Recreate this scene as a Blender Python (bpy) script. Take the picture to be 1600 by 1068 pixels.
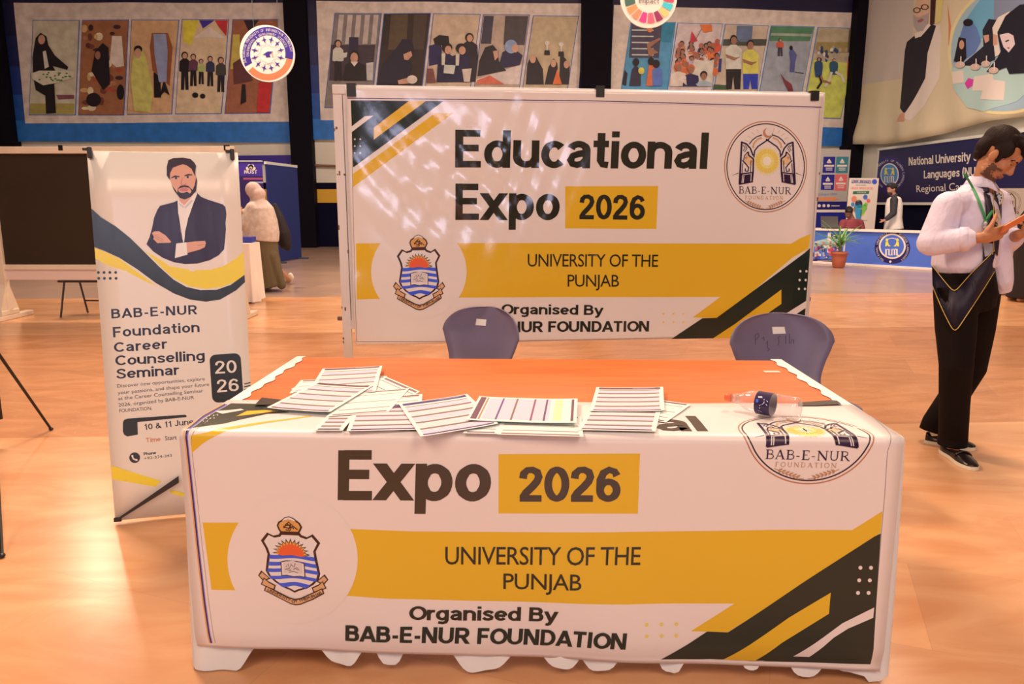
import bpy, bmesh, math, random
from mathutils import Vector, Matrix
from mathutils.geometry import tessellate_polygon

random.seed(7)
SC = bpy.context.scene
COL = SC.collection
for _o in list(bpy.data.objects):
    bpy.data.objects.remove(_o, do_unlink=True)

# ------------------------------------------------------------------ camera, world, lights, exposure
FPX, PITCH, CAM_H = 1170.0, math.radians(10.55), 1.39
cam_d = bpy.data.cameras.new('camera')
cam_d.sensor_width = 36.0
cam_d.lens = FPX / 1600.0 * 36.0
cam_d.clip_end = 200
cam = bpy.data.objects.new('camera', cam_d)
COL.objects.link(cam)
cam.location = (0, 0, CAM_H)
cam.rotation_euler = (math.pi / 2 - PITCH, 0, 0)
SC.camera = cam

world = bpy.data.worlds.new('hall_ambient')
SC.world = world
world.use_nodes = True
world.node_tree.nodes['Background'].inputs[0].default_value = (1.0, 0.72, 0.5, 1)
world.node_tree.nodes['Background'].inputs[1].default_value = 0.06

SC.view_settings.view_transform = 'Standard'
SC.view_settings.look = 'None'
SC.view_settings.gamma = 1.0
SC.view_settings.use_curve_mapping = False
SC.view_settings.exposure = 0.0

WARM = (1.0, 0.68, 0.49)


def lamp(name, loc, target, size, power, color=WARM, size_y=None):
    d = bpy.data.lights.new(name, 'AREA')
    d.shape = 'RECTANGLE'
    d.size = size
    d.size_y = size_y or size
    d.energy = power
    d.color = color
    o = bpy.data.objects.new(name, d)
    COL.objects.link(o)
    o.location = loc
    o.rotation_euler = (Vector(target) - Vector(loc)).to_track_quat('-Z', 'Y').to_euler()
    return o


lamp('hall_lamp_key', (-3.3, 5.4, 6.2), (-0.4, 3.2, 0), 1.1, 410)
lamp('hall_lamp_key', (2.7, 5.0, 6.6), (2.2, 4.0, 0), 1.1, 255)
lamp('hall_lamp_front', (-2.6, -2.6, 5.6), (-0.5, 3.5, 0.6), 2.4, 195)
lamp('hall_lamp_front', (2.6, -2.6, 5.6), (0.8, 3.5, 0.6), 2.4, 170)
lamp('hall_lamp_far', (-5.5, 12.5, 8.0), (-5.5, 13.5, 0), 2.0, 480)
lamp('hall_lamp_far', (-8.7, 14.7, 6.3), (-6.5, 11.0, 0), 0.4, 120)
lamp('hall_lamp_far', (6.0, 13.0, 8.0), (6.5, 15.0, 0), 2.0, 620)
lamp('hall_lamp_far', (0.5, 13.0, 8.0), (0.5, 15.0, 0), 2.0, 400)
lamp('doorway_daylight', (0.6, -11.5, 2.7), (0, 4.0, 1.3), 3.0, 210, (0.72, 0.72, 1.0), 0.9)

# ------------------------------------------------------------------ picture geometry -> world helpers
CP, SP = math.cos(PITCH), math.sin(PITCH)
EYE = Vector((0, 0, CAM_H))


def ray(px, py):
    x = (px - 800.0) / FPX
    y = -(py - 534.0) / FPX
    return Vector((x, CP + y * SP, -SP + y * CP))


def onz(px, py, z=0.0):
    d = ray(px, py)
    return EYE + d * ((z - CAM_H) / d.z)


def ony(px, py, Y):
    d = ray(px, py)
    return EYE + d * (Y / d.y)


def onplane(px, py, p0, n):
    d = ray(px, py)
    return EYE + d * ((p0 - EYE).dot(n) / d.dot(n))


TH = math.radians(3.1)                    # the hall is turned a little against the view
E1 = Vector((math.cos(TH), math.sin(TH), 0))
E2 = Vector((-math.sin(TH), math.cos(TH), 0))
ZUP = Vector((0, 0, 1))


def hall(a, b, z=0.0):
    return E1 * a + E2 * b + ZUP * z


WALL_B = 24.3
WALL_R = 12.45


# ------------------------------------------------------------------ materials
def s2l(c):
    c = c / 255.0
    return c / 12.92 if c <= 0.04045 else ((c + 0.055) / 1.055) ** 2.4


NEAR_WHITE = tuple(s2l(c) for c in (238, 200, 180))
FAR_WHITE = tuple(s2l(c) for c in (196, 158, 128))


def alb(rgb, ref=NEAR_WHITE, w=0.8):
    return tuple(max(0.004, min(0.95, s2l(c) / r * w)) for c, r in zip(rgb, ref))


def near(r, g, b):
    return alb((r, g, b), NEAR_WHITE)


def far(r, g, b):
    return alb((r, g, b), FAR_WHITE)


_M = {}


def mat(color, rough=0.5, bump=0.0, bscale=8.0, bdist=0.02, metal=0.0, spec=0.5, stretch=(1, 1, 1), var=0.0, vscale=3.0, coat=0.0, name=None):
    key = (tuple(round(c, 4) for c in color), rough, bump, bscale, bdist, metal, spec, stretch, var, vscale, coat)
    if key in _M:
        return _M[key]
    m = bpy.data.materials.new(name or 'surface')
    m.use_nodes = True
    nt = m.node_tree
    b = nt.nodes['Principled BSDF']
    b.inputs['Base Color'].default_value = (*color, 1)
    b.inputs['Roughness'].default_value = rough
    b.inputs['Metallic'].default_value = metal
    b.inputs['Specular IOR Level'].default_value = spec
    b.inputs['Coat Weight'].default_value = coat
    if bump or var:
        tc = nt.nodes.new('ShaderNodeTexCoord')
        mp = nt.nodes.new('ShaderNodeMapping')
        mp.inputs['Scale'].default_value = stretch
        nt.links.new(tc.outputs['Object'], mp.inputs[0])
        if bump:
            n = nt.nodes.new('ShaderNodeTexNoise')
            n.inputs['Scale'].default_value = bscale
            n.inputs['Detail'].default_value = 4
            nt.links.new(mp.outputs[0], n.inputs['Vector'])
            bp = nt.nodes.new('ShaderNodeBump')
            bp.inputs['Strength'].default_value = bump
            bp.inputs['Distance'].default_value = bdist
            nt.links.new(n.outputs['Fac'], bp.inputs['Height'])
            nt.links.new(bp.outputs[0], b.inputs['Normal'])
        if var:
            n2 = nt.nodes.new('ShaderNodeTexNoise')
            n2.inputs['Scale'].default_value = vscale
            n2.inputs['Detail'].default_value = 5
            nt.links.new(mp.outputs[0], n2.inputs['Vector'])
            cr = nt.nodes.new('ShaderNodeMapRange')
            cr.inputs[1].default_value = 0.3
            cr.inputs[2].default_value = 0.7
            cr.inputs[3].default_value = 1 - var
            cr.inputs[4].default_value = 1 + var * 0.4
            nt.links.new(n2.outputs['Fac'], cr.inputs[0])
            mx = nt.nodes.new('ShaderNodeVectorMath')
            mx.operation = 'SCALE'
            mx.inputs[0].default_value = color
            nt.links.new(cr.outputs[0], mx.inputs['Scale'])
            nt.links.new(mx.outputs[0], b.inputs['Base Color'])
    _M[key] = m
    return m


# ------------------------------------------------------------------ object helpers
def link(o, parent=None):
    COL.objects.link(o)
    if parent is not None:
        o.parent = parent
    return o


def tag(o, label=None, cat=None, group=None, kind=None):
    if label:
        o['label'] = label
    if cat:
        o['category'] = cat
    if group:
        o['group'] = group
    if kind:
        o['kind'] = kind
    return o


def thing(name, label, cat, loc=(0, 0, 0), rz=0.0, group=None):
    o = bpy.data.objects.new(name, None)
    o.empty_display_size = 0.1
    o.location = loc
    o.rotation_euler = (0, 0, rz)
    link(o)
    return tag(o, label, cat, group)


def obj(name, bm, m, parent=None, smooth=False, local=None):
    """one mesh object; world coordinates are turned into the parent's frame"""
    me = bpy.data.meshes.new(name)
    bm.normal_update()
    bm.to_mesh(me)
    bm.free()
    for x in (m if isinstance(m, (list, tuple)) else [m]):
        me.materials.append(x)
    if smooth:
        for p in me.polygons:
            p.use_smooth = True
    o = bpy.data.objects.new(name, me)
    link(o, parent)
    if local is not None:
        o.matrix_local = local
    elif parent is not None:
        o.matrix_parent_inverse = world_of(parent).inverted()
    return o


def world_of(o):
    m = Matrix.LocRotScale(o.location, o.rotation_euler, o.scale)
    if o.parent is not None:
        m = world_of(o.parent) @ o.matrix_parent_inverse @ m
    return m


def copy_tree(o, parent=None):
    c = o.copy()
    COL.objects.link(c)
    if parent is not None:
        c.parent = parent
        c.matrix_parent_inverse = o.matrix_parent_inverse.copy()
    for ch in list(o.children):
        copy_tree(ch, c)
    return c


def add_box(bm, lo, hi, mi=0, bev=0.0, M=None):
    lo, hi = Vector(lo), Vector(hi)
    r = bmesh.ops.create_cube(bm, size=1.0)
    vs = r['verts']
    c, s = (lo + hi) / 2, hi - lo
    for v in vs:
        v.co = Vector((v.co.x * s.x, v.co.y * s.y, v.co.z * s.z)) + c
    fs = set(f for v in vs for f in v.link_faces)
    if bev:
        es = list(set(e for v in vs for e in v.link_edges))
        rr = bmesh.ops.bevel(bm, geom=es, offset=bev, segments=2, affect='EDGES', profile=0.5)
        vs = list(set(v for f in rr['faces'] for v in f.verts) | set(v for v in vs if v.is_valid))
        fs = set(f for v in vs for f in v.link_faces)
    for f in fs:
        f.material_index = mi
    if M is not None:
        for v in vs:
            v.co = M @ v.co
    return vs


def add_tube(bm, pts, rad, seg=12, mi=0, flat=None, caps=True, up=None):
    """tapered tube through pts; rad number or list; flat=(list of) side ratio"""
    pts = [Vector(p) for p in pts]
    n = len(pts)
    rads = [rad] * n if isinstance(rad, (int, float)) else list(rad)
    rings = []
    prev = None
    for i, p in enumerate(pts):
        t = (pts[min(i + 1, n - 1)] - pts[max(i - 1, 0)]).normalized()
        ref = Vector(up) if up is not None else (prev if prev is not None else (Vector((0, 0, 1)) if abs(t.z) < 0.9 else Vector((0, 1, 0))))
        a = (ref - t * ref.dot(t))
        if a.length < 1e-6:
            a = t.orthogonal()
        a.normalize()
        prev = a
        b = t.cross(a)
        r = rads[i]
        ra, rb = r if isinstance(r, (tuple, list)) else (r, r)
        rings.append([bm.verts.new(p + a * (ra * math.cos(k * 2 * math.pi / seg)) + b * (rb * math.sin(k * 2 * math.pi / seg))) for k in range(seg)])
    for i in range(n - 1):
        for k in range(seg):
            f = bm.faces.new((rings[i][k], rings[i][(k + 1) % seg], rings[i + 1][(k + 1) % seg], rings[i + 1][k]))
            f.material_index = mi
    if caps:
        f = bm.faces.new(list(reversed(rings[0])))
        f.material_index = mi
        f = bm.faces.new(rings[-1])
        f.material_index = mi
    return rings


def add_ell(bm, c, r, R=None, sub=3, mi=0):
    q = bmesh.ops.create_icosphere(bm, subdivisions=sub, radius=1.0)
    r = Vector((r, r, r)) if isinstance(r, (int, float)) else Vector(r)
    for v in q['verts']:
        p = Vector((v.co.x * r.x, v.co.y * r.y, v.co.z * r.z))
        if R is not None:
            p = R @ p
        v.co = p + Vector(c)
    for f in set(f for v in q['verts'] for f in v.link_faces):
        f.material_index = mi
    return q['verts']


def add_cap(bm, p0, r0, p1, r1, seg=14):
    """tapered capsule, closed"""
    p0, p1 = Vector(p0), Vector(p1)
    d = (p1 - p0).normalized()
    pts, rr = [], []
    for a in (-80, -55, -25):
        a = math.radians(a)
        pts.append(p0 + d * (r0 * math.sin(a)))
        rr.append(r0 * math.cos(a))
    pts += [p0, p1]
    rr += [r0, r1]
    for a in (25, 55, 80):
        a = math.radians(a)
        pts.append(p1 + d * (r1 * math.sin(a)))
        rr.append(r1 * math.cos(a))
    add_tube(bm, pts, rr, seg)


def add_lathe(bm, prof, seg=24, M=None, mi=0):
    rings = []
    for r, z in prof:
        ring = []
        for k in range(seg):
            a = 2 * math.pi * k / seg
            p = Vector((r * math.cos(a), r * math.sin(a), z))
            ring.append(bm.verts.new(M @ p if M is not None else p))
        rings.append(ring)
    for i in range(len(rings) - 1):
        for k in range(seg):
            f = bm.faces.new((rings[i][k], rings[i][(k + 1) % seg], rings[i + 1][(k + 1) % seg], rings[i + 1][k]))
            f.material_index = mi
    for rg, rev in ((rings[0], True), (rings[-1], False)):
        f = bm.faces.new(list(reversed(rg)) if rev else rg)
        f.material_index = mi


def fused(name, bm, m, parent=None, voxel=0.008, smooth=6, factor=0.5, decide=None):
    """overlapping closed shapes in bm fused to one continuous skin"""
    me = bpy.data.meshes.new(name)
    bm.to_mesh(me)
    bm.free()
    t = bpy.data.objects.new(name, me)
    COL.objects.link(t)
    r = t.modifiers.new('fuse', 'REMESH')
    r.mode = 'VOXEL'
    r.voxel_size = voxel
    if smooth:
        s = t.modifiers.new('soften', 'SMOOTH')
        s.iterations = smooth
        s.factor = factor
    dg = bpy.context.evaluated_depsgraph_get()
    dg.update()
    new = bpy.data.meshes.new_from_object(t.evaluated_get(dg))
    bpy.data.objects.remove(t, do_unlink=True)
    bpy.data.meshes.remove(me)
    new.name = name
    new.materials.clear()
    for x in (m if isinstance(m, (list, tuple)) else [m]):
        new.materials.append(x)
    for p in new.polygons:
        p.use_smooth = True
        p.material_index = decide(p.center, p.normal) if decide else 0
    o = bpy.data.objects.new(name, new)
    link(o, parent)
    if parent is not None:
        o.matrix_parent_inverse = world_of(parent).inverted()
    return o


# ------------------------------------------------------------------ printed matter
def font_polys(body, bold=0.0, space=1.0):
    cu = bpy.data.curves.new('t', 'FONT')
    cu.body = body
    cu.size = 1.0
    cu.offset = bold
    cu.space_character = space
    cu.resolution_u = 3
    o = bpy.data.objects.new('t', cu)
    COL.objects.link(o)
    dg = bpy.context.evaluated_depsgraph_get()
    dg.update()
    me = bpy.data.meshes.new_from_object(o.evaluated_get(dg))
    vs = [(v.co.x, v.co.y) for v in me.vertices]
    fs = [tuple(p.vertices) for p in me.polygons]
    bpy.data.objects.remove(o, do_unlink=True)
    bpy.data.curves.remove(cu)
    bpy.data.meshes.remove(me)
    return vs, fs


# a heavy plain alphabet: centre lines of the strokes, capital height 1
def arc(cx, cy, rx, ry, a0, a1, n=18):
    return [(cx + rx * math.cos(math.radians(a0 + (a1 - a0) * i / n)), cy + ry * math.sin(math.radians(a0 + (a1 - a0) * i / n))) for i in range(n + 1)]


def bowl(cx, a0=0, a1=360):
    return arc(cx, .365, .235, .28, a0, a1, 26)


# each letter: advance, [strokes], [slanted bars cut level at top and bottom: x0, y0, x1, y1]
LETTER = {
    'a': (.68, [arc(.30, .47, .21, .18, -8, 160) [::-1] + [(.51, .0)], [(.51, .42), (.30, .385), (.15, .33), (.10, .22), (.15, .12), (.27, .09), (.40, .13), (.51, .24)]], []),
    'q': (.74, [bowl(.335), [(.57, 0), (.57, .74)]], []),
    'b': (.74, [bowl(.36), [(.10, 0), (.10, 1)]], []),
    'c': (.66, [bowl(.335, 42, 318)], []),
    'd': (.74, [bowl(.335), [(.57, 0), (.57, 1)]], []),
    'e': (.70, [[(.11, .365), (.57, .365)], bowl(.335, 0, 322)], []),
    'f': (.44, [[(.20, 0), (.20, .78), (.25, .89), (.40, .91)], [(0, .66), (.38, .66)]], []),
    'g': (.74, [bowl(.335), [(.57, .74), (.57, 0), (.52, -.13), (.36, -.19), (.13, -.15)]], []),
    'h': (.72, [[(.10, 0), (.10, 1)], arc(.335, .43, .235, .215, 180, 0) + [(.57, 0)]], []),
    'i': (.27, [[(.12, 0), (.12, .74)], [(.12, .84), (.12, 1)]], []),
    'k': (.68, [[(.10, 0), (.10, 1)]], [(.12, .25, .56, .74), (.24, .42, .60, 0)]),
    'l': (.27, [[(.12, 0), (.12, 1)]], []),
    'm': (1.06, [[(.10, 0), (.10, .74)], arc(.305, .45, .205, .20, 180, 0) + [(.51, 0)], arc(.715, .45, .205, .20, 180, 0) + [(.92, 0)]], []),
    'n': (.72, [[(.10, 0), (.10, .74)], arc(.335, .43, .235, .215, 180, 0) + [(.57, 0)]], []),
    'o': (.70, [bowl(.34)], []),
    'p': (.75, [bowl(.36), [(.10, -.27), (.10, .74)]], []),
    'r': (.47, [[(.10, 0), (.10, .74)], [(.10, .42), (.15, .56), (.27, .645), (.42, .64)]], []),
    's': (.64, [[(.53, .53), (.46, .62), (.31, .655), (.17, .62), (.12, .53), (.19, .44), (.41, .345), (.51, .25), (.48, .135), (.33, .085), (.17, .105), (.07, .21)]], []),
    't': (.45, [[(.20, .95), (.20, .20), (.25, .11), (.40, .09)], [(0, .66), (.40, .66)]], []),
    'u': (.72, [[(.10, .74), (.10, .31)] + arc(.335, .31, .235, .215, 180, 360), [(.57, 0), (.57, .74)]], []),
    'v': (.66, [], [(.06, .74, .33, 0), (.60, .74, .33, 0)]),
    'w': (.96, [], [(.06, .74, .27, 0), (.48, .74, .27, 0), (.48, .74, .70, 0), (.91, .74, .70, 0)]),
    'x': (.75, [], [(.06, .74, .60, 0), (.60, .74, .06, 0)]),
    'y': (.66, [[(.30, -.02), (.25, -.15), (.18, -.20), (.06, -.18)]], [(.06, .74, .34, .0), (.60, .74, .28, -.1)]),
    'A': (.86, [[(.22, .29), (.60, .29)]], [(.06, 0, .41, 1), (.76, 0, .41, 1)]),
    'B': (.83, [[(.12, 0), (.12, 1)], [(.12, .91), (.42, .91)] + arc(.44, .73, .17, .18, 85, -85) + [(.12, .55)], [(.12, .53), (.44, .53)] + arc(.47, .31, .19, .22, 85, -85) + [(.12, .09)]], []),
    'C': (.86, [arc(.45, .5, .34, .405, 40, 320, 26)], []),
    'D': (.87, [[(.12, 0), (.12, 1)], [(.12, .91), (.32, .91)] + arc(.36, .5, .34, .41, 85, -85) + [(.12, .09)]], []),
    'E': (.75, [[(.12, 0), (.12, 1)], [(.12, .91), (.65, .91)], [(.12, .52), (.61, .52)], [(.12, .09), (.67, .09)]], []),
    'F': (.70, [[(.12, 0), (.12, 1)], [(.12, .91), (.63, .91)], [(.12, .50), (.57, .50)]], []),
    'G': (.90, [arc(.46, .5, .35, .405, 42, 350, 26) + [(.80, .45), (.50, .45)]], []),
    'I': (.32, [[(.13, 0), (.13, 1)]], []),
    'J': (.62, [[(.46, 1), (.46, .28)] + arc(.28, .28, .18, .19, 0, -170)], []),
    'K': (.82, [[(.12, 0), (.12, 1)]], [(.14, .32, .66, 1), (.34, .58, .72, 0)]),
    'L': (.66, [[(.12, 1), (.12, 0)], [(.12, .09), (.62, .09)]], []),
    'M': (.98, [[(.11, 0), (.11, 1)], [(.85, 0), (.85, 1)]], [(.12, 1, .48, 0), (.84, 1, .48, 0)]),
    'N': (.89, [[(.11, 0), (.11, 1)], [(.71, 0), (.71, 1)]], [(.13, 1, .69, 0)]),
    'O': (.92, [arc(.46, .5, .36, .405, 0, 360, 30)], []),
    'P': (.77, [[(.12, 0), (.12, 1)], [(.12, .91), (.42, .91)] + arc(.44, .67, .21, .24, 85, -85) + [(.12, .43)]], []),
    'R': (.86, [[(.12, 0), (.12, 1)], [(.12, .91), (.44, .91)] + arc(.46, .69, .20, .22, 85, -85) + [(.12, .47)]], [(.40, .47, .70, 0)]),
    'S': (.80, [[(.66, .72), (.58, .86), (.40, .91), (.22, .86), (.15, .73), (.22, .60), (.52, .46), (.65, .34), (.63, .18), (.50, .10), (.34, .09), (.18, .15), (.10, .30)]], []),
    'T': (.78, [[(.36, 0), (.36, 1)], [(.02, .91), (.70, .91)]], []),
    'U': (.88, [[(.11, 1), (.11, .38)] + arc(.41, .38, .30, .29, 180, 360) + [(.71, 1)]], []),
    'V': (.80, [], [(.06, 1, .40, 0), (.74, 1, .40, 0)]),
    'W': (1.15, [], [(.06, 1, .30, 0), (.57, 1, .30, 0), (.57, 1, .84, 0), (1.08, 1, .84, 0)]),
    'Y': (.78, [[(.38, 0), (.38, .5)]], [(.06, 1, .38, .4), (.70, 1, .38, .4)]),
    '0': (.70, [arc(.34, .5, .235, .41, 0, 360, 30)], []),
    '1': (.56, [[(.34, 0), (.34, 1)], [(.34, .88), (.24, .80), (.10, .74)]], []),
    '2': (.70, [[(.12, .66), (.14, .80), (.24, .90), (.38, .91), (.51, .84), (.55, .71), (.50, .58), (.38, .43), (.20, .25), (.13, .13)], [(.03, .09), (.63, .09)]], []),
    '6': (.70, [arc(.34, .33, .225, .24, 0, 360, 24), [(.115, .36), (.12, .62), (.20, .82), (.35, .91), (.50, .86), (.56, .74)]], []),
    '-': (.44, [[(.05, .37), (.35, .37)]], []),
    '&': (.92, [[(.80, .0), (.26, .62), (.22, .76), (.30, .88), (.42, .88), (.50, .76), (.44, .64), (.20, .44), (.10, .28), (.16, .12), (.32, .08), (.52, .16), (.68, .42)]], []),
    '(': (.36, [[(.28, 1.05), (.14, .75), (.12, .35), (.26, -.2)]], []),
    ')': (.36, [[(.06, 1.05), (.20, .75), (.22, .35), (.08, -.2)]], []),
    ' ': (.34, [], []),
}


def line_polys(body, width, space=1.0):
    """bold line of letters as quads"""
    vs, fs, x = [], [], 0.0
    for ch in body:
        adv, strokes, bars = LETTER[ch]
        for pts in strokes:
            P = [Vector(p) for p in pts]
            closed = (P[0] - P[-1]).length < 1e-4 and len(P) > 4
            n0 = len(vs)
            for i, p in enumerate(P):
                a = P[i - 1] if i else (P[-2] if closed else P[0])
                b = P[i + 1] if i + 1 < len(P) else (P[1] if closed else P[-1])
                t = (b - a).normalized()
                h = width / 2 * (1.0 if abs(t.x) < .75 else .88)
                n = Vector((-t.y, t.x)) * h
                vs += [(x + p.x + n.x, p.y + n.y), (x + p.x - n.x, p.y - n.y)]
            fs += [(n0 + 2 * i, n0 + 2 * i + 1, n0 + 2 * i + 3, n0 + 2 * i + 2) for i in range(len(P) - 1)]
        for x0, y0, x1, y1 in bars:
            sl = abs(y1 - y0) / math.hypot(x1 - x0, y1 - y0)
            h = width / 2 / max(sl, .45)
            n0 = len(vs)
            vs += [(x + x0 - h, y0), (x + x0 + h, y0), (x + x1 + h, y1), (x + x1 - h, y1)]
            fs.append((n0, n0 + 1, n0 + 2, n0 + 3))
        x += adv + (space - 1) * .8
    return vs, fs


CAPH = {'G': max(y for _, y in font_polys('E')[0]), 'R': 1.0}

SERIF = {
    'B': (.62, [([(.13, 0), (.13, 1)], .13), ([(0, .97), (.4, .97), (.52, .88), (.54, .75), (.5, .62), (.38, .53), (.13, .53)], .07), ([(.36, .53), (.55, .46), (.62, .3), (.57, .12), (.42, .03), (0, .03)], .08)]),
    'A': (.8, [([(.1, 0), (.38, 1)], .06), ([(.38, 1), (.7, 0)], .14), ([(.18, .34), (.6, .34)], .06), ([(0, .02), (.22, .02)], .05), ([(.55, .02), (.84, .02)], .05)]),
    'E': (.6, [([(.13, 0), (.13, 1)], .13), ([(0, .97), (.54, .97), (.54, .8)], .07), ([(.13, .52), (.42, .52)], .07), ([(0, .03), (.56, .03), (.58, .22)], .07)]),
    'N': (.85, [([(.1, 0), (.1, 1)], .06), ([(.08, .98), (.72, .02)], .15), ([(.72, 0), (.72, 1)], .06), ([(0, .02), (.22, .02)], .05), ([(.6, .97), (.86, .97)], .05), ([(-.04, .97), (.14, .97)], .05)]),
    'U': (.76, [([(.12, 1), (.12, .32), (.2, .1), (.38, .03), (.56, .1), (.63, .32), (.63, 1)], .09), ([(0, .97), (.24, .97)], .05), ([(.52, .97), (.76, .97)], .05)]),
    'R': (.72, [([(.13, 0), (.13, 1)], .13), ([(0, .97), (.4, .97), (.54, .88), (.57, .74), (.52, .58), (.36, .5), (.13, .5)], .07), ([(.34, .5), (.66, .02), (.76, .02)], .12), ([(0, .02), (.26, .02)], .05)]),
    'F': (.56, [([(.13, 0), (.13, 1)], .13), ([(0, .97), (.52, .97), (.52, .8)], .07), ([(.13, .52), (.4, .52)], .07), ([(0, .02), (.28, .02)], .05)]),
    'O': (.86, [([(.43 + .36 * math.cos(a * math.pi / 9), .5 + .47 * math.sin(a * math.pi / 9)) for a in range(19)], .1)]),
    'D': (.8, [([(.13, 0), (.13, 1)], .13), ([(0, .97), (.34, .97), (.6, .84), (.69, .5), (.6, .16), (.34, .03), (0, .03)], .08)]),
    'T': (.7, [([(.34, 0), (.34, 1)], .13), ([(.02, .8), (.02, .97), (.66, .97), (.66, .8)], .07), ([(.2, .02), (.48, .02)], .05)]),
    'I': (.34, [([(.16, 0), (.16, 1)], .13), ([(.02, .97), (.3, .97)], .05), ([(.02, .03), (.3, .03)], .05)]),
    '-': (.4, [([(.06, .36), (.32, .36)], .08)]),
}


class Print:
    """flat printed shapes in sheet coordinates (u, v), one mesh in the end"""

    def __init__(s, pm, finish=None, dz=0.0006):
        s.pm = pm
        s.items = []
        s.mats = []
        s.L = 1
        s.T = None
        s.dz = dz
        s.finish = finish or dict(rough=0.45)

    def mi(s, color):
        m = color if isinstance(color, bpy.types.Material) else mat(color, **s.finish)
        if m not in s.mats:
            s.mats.append(m)
        return s.mats.index(m)

    def p(s, pt):
        if s.T is not None:
            return s.T(*pt)
        return s.pm(pt)

    def raw(s, color, vs, fs, L=None):
        s.items.append((L or s.L, s.mi(color), vs, fs))

    def poly_uv(s, color, uv, L=None):
        if len(uv) < 3:
            return
        tris = tessellate_polygon([[Vector((a, b, 0)) for a, b in uv]])
        s.raw(color, uv, [tuple(t) for t in tris], L)

    def poly(s, color, pts, L=None):
        s.poly_uv(color, [tuple(s.p(q)) for q in pts], L)

    def rect(s, color, x0, y0, x1, y1, L=None):
        s.poly(color, [(x0, y0), (x1, y0), (x1, y1), (x0, y1)], L)

    def disc(s, color, cx, cy, r, ry=None, n=28, L=None):
        ry = ry or r
        s.poly(color, [(cx + r * math.cos(2 * math.pi * k / n), cy + ry * math.sin(2 * math.pi * k / n)) for k in range(n)], L)

    def ring(s, color, cx, cy, r, w, ry=None, n=64, a0=0, a1=360, L=None):
        ry = ry or r
        k = ry / r
        vs, fs = [], []
        for i in range(n + 1):
            a = math.radians(a0 + (a1 - a0) * i / n)
            vs.append(tuple(s.p((cx + r * math.cos(a), cy + ry * math.sin(a)))))
            vs.append(tuple(s.p((cx + (r - w) * math.cos(a), cy + (ry - w * k) * math.sin(a)))))
        for i in range(n):
            fs.append((2 * i, 2 * i + 1, 2 * i + 3, 2 * i + 2))
        s.raw(color, vs, fs, L)

    def stroke(s, color, pts, w, L=None):
        """w in the units of pts"""
        P = [Vector((a, b)) for a, b in pts]
        n = len(P)
        ws = [w] * n if isinstance(w, (int, float)) else w
        vs, fs = [], []
        for i in range(n):
            t = (P[min(i + 1, n - 1)] - P[max(i - 1, 0)])
            t = t.normalized() if t.length > 1e-9 else Vector((1, 0))
            o = Vector((-t.y, t.x)) * ws[i] / 2
            vs += [tuple(s.p(tuple(P[i] + o))), tuple(s.p(tuple(P[i] - o)))]
        for i in range(n - 1):
            fs.append((2 * i, 2 * i + 1, 2 * i + 3, 2 * i + 2))
        s.raw(color, vs, fs, L)

    def text(s, color, body, a, b, cap, bold=0.0, L=None, space=1.0, slant=0.0, font=None):
        """baseline from a to b (drawing units), capital height cap (drawing units)"""
        font = font or ('R' if bold > .008 and all(c in LETTER for c in body) else 'G')
        vs, fs = font_polys(body, bold, space) if font == 'G' else line_polys(body, .06 + bold * 4.4, space)
        if not vs:
            return
        xs = [v[0] for v in vs]
        x0, x1 = min(xs), max(xs)
        U0, U1 = Vector(s.p(a)), Vector(s.p(b))
        ux, uy = b[0] - a[0], b[1] - a[1]
        ln = math.hypot(ux, uy)
        top = (a[0] + uy / ln * cap, a[1] - ux / ln * cap)
        V = Vector(s.p(top)) - U0
        U = (U1 - U0)
        out = []
        for x, y in vs:
            yy = y / CAPH[font]
            q = U0 + U * ((x - x0) / (x1 - x0)) + V * yy + U.normalized() * (slant * yy * V.length)
            out.append((q.x, q.y))
        s.raw(color, out, fs, L)

    def serif(s, color, body, a, b, cap, gap=0.12, L=None):
        tot = sum(SERIF[c][0] for c in body) + gap * (len(body) - 1)
        ux, uy = (b[0] - a[0]) / tot, (b[1] - a[1]) / tot
        ln = math.hypot(ux, uy)
        vx, vy = uy / ln * cap, -ux / ln * cap
        x = 0.0
        for c in body:
            w, st = SERIF[c]
            for pts, wd in st:
                s.stroke(color, [(a[0] + ux * (x + px) + vx * py, a[1] + uy * (x + px) + vy * py) for px, py in pts], wd * cap, L)
            x += w + gap

    def arctext(s, color, body, cx, cy, r, cap, a0, a1, bold=0.0, L=None, inward=False):
        n = len(body)
        for i, c in enumerate(body):
            if c == ' ':
                continue
            a = math.radians(a0 + (a1 - a0) * (i + 0.5) / n)
            st = abs(math.radians(a1 - a0)) / n * 0.82 * r
            if c in 'I.':
                st *= 0.35
            ct, sn = math.cos(a), math.sin(a)
            bx, by = cx + r * ct, cy + r * sn
            tx, ty = (-sn, ct) if not inward else (sn, -ct)
            s.text(color, c, (bx - tx * st / 2, by - ty * st / 2), (bx + tx * st / 2, by + ty * st / 2), cap, bold, L)

    def build(s, name, map3, u0, u1, v0, v1, base, parent=None, cu=(), cv=(), thick=0.002, smooth=False):
        bm = bmesh.new()
        bi = s.mi(base)
        add_box(bm, (u0, v0, -thick), (u1, v1, 0), bi)
        for L, m, vs, fs in s.items:
            bv = [bm.verts.new((x, y, L * s.dz)) for x, y in vs]
            for f in fs:
                if len(set(f)) < 3:
                    continue
                try:
                    g = bm.faces.new([bv[i] for i in f])
                    g.material_index = m
                    g.normal_update()
                    if g.normal.z < 0:
                        g.normal_flip()
                except ValueError:
                    pass
        for c, no in [((x, 0, 0), (1, 0, 0)) for x in cu] + [((0, y, 0), (0, 1, 0)) for y in cv]:
            bmesh.ops.bisect_plane(bm, geom=bm.verts[:] + bm.edges[:] + bm.faces[:], plane_co=c, plane_no=no, dist=1e-6)
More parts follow.
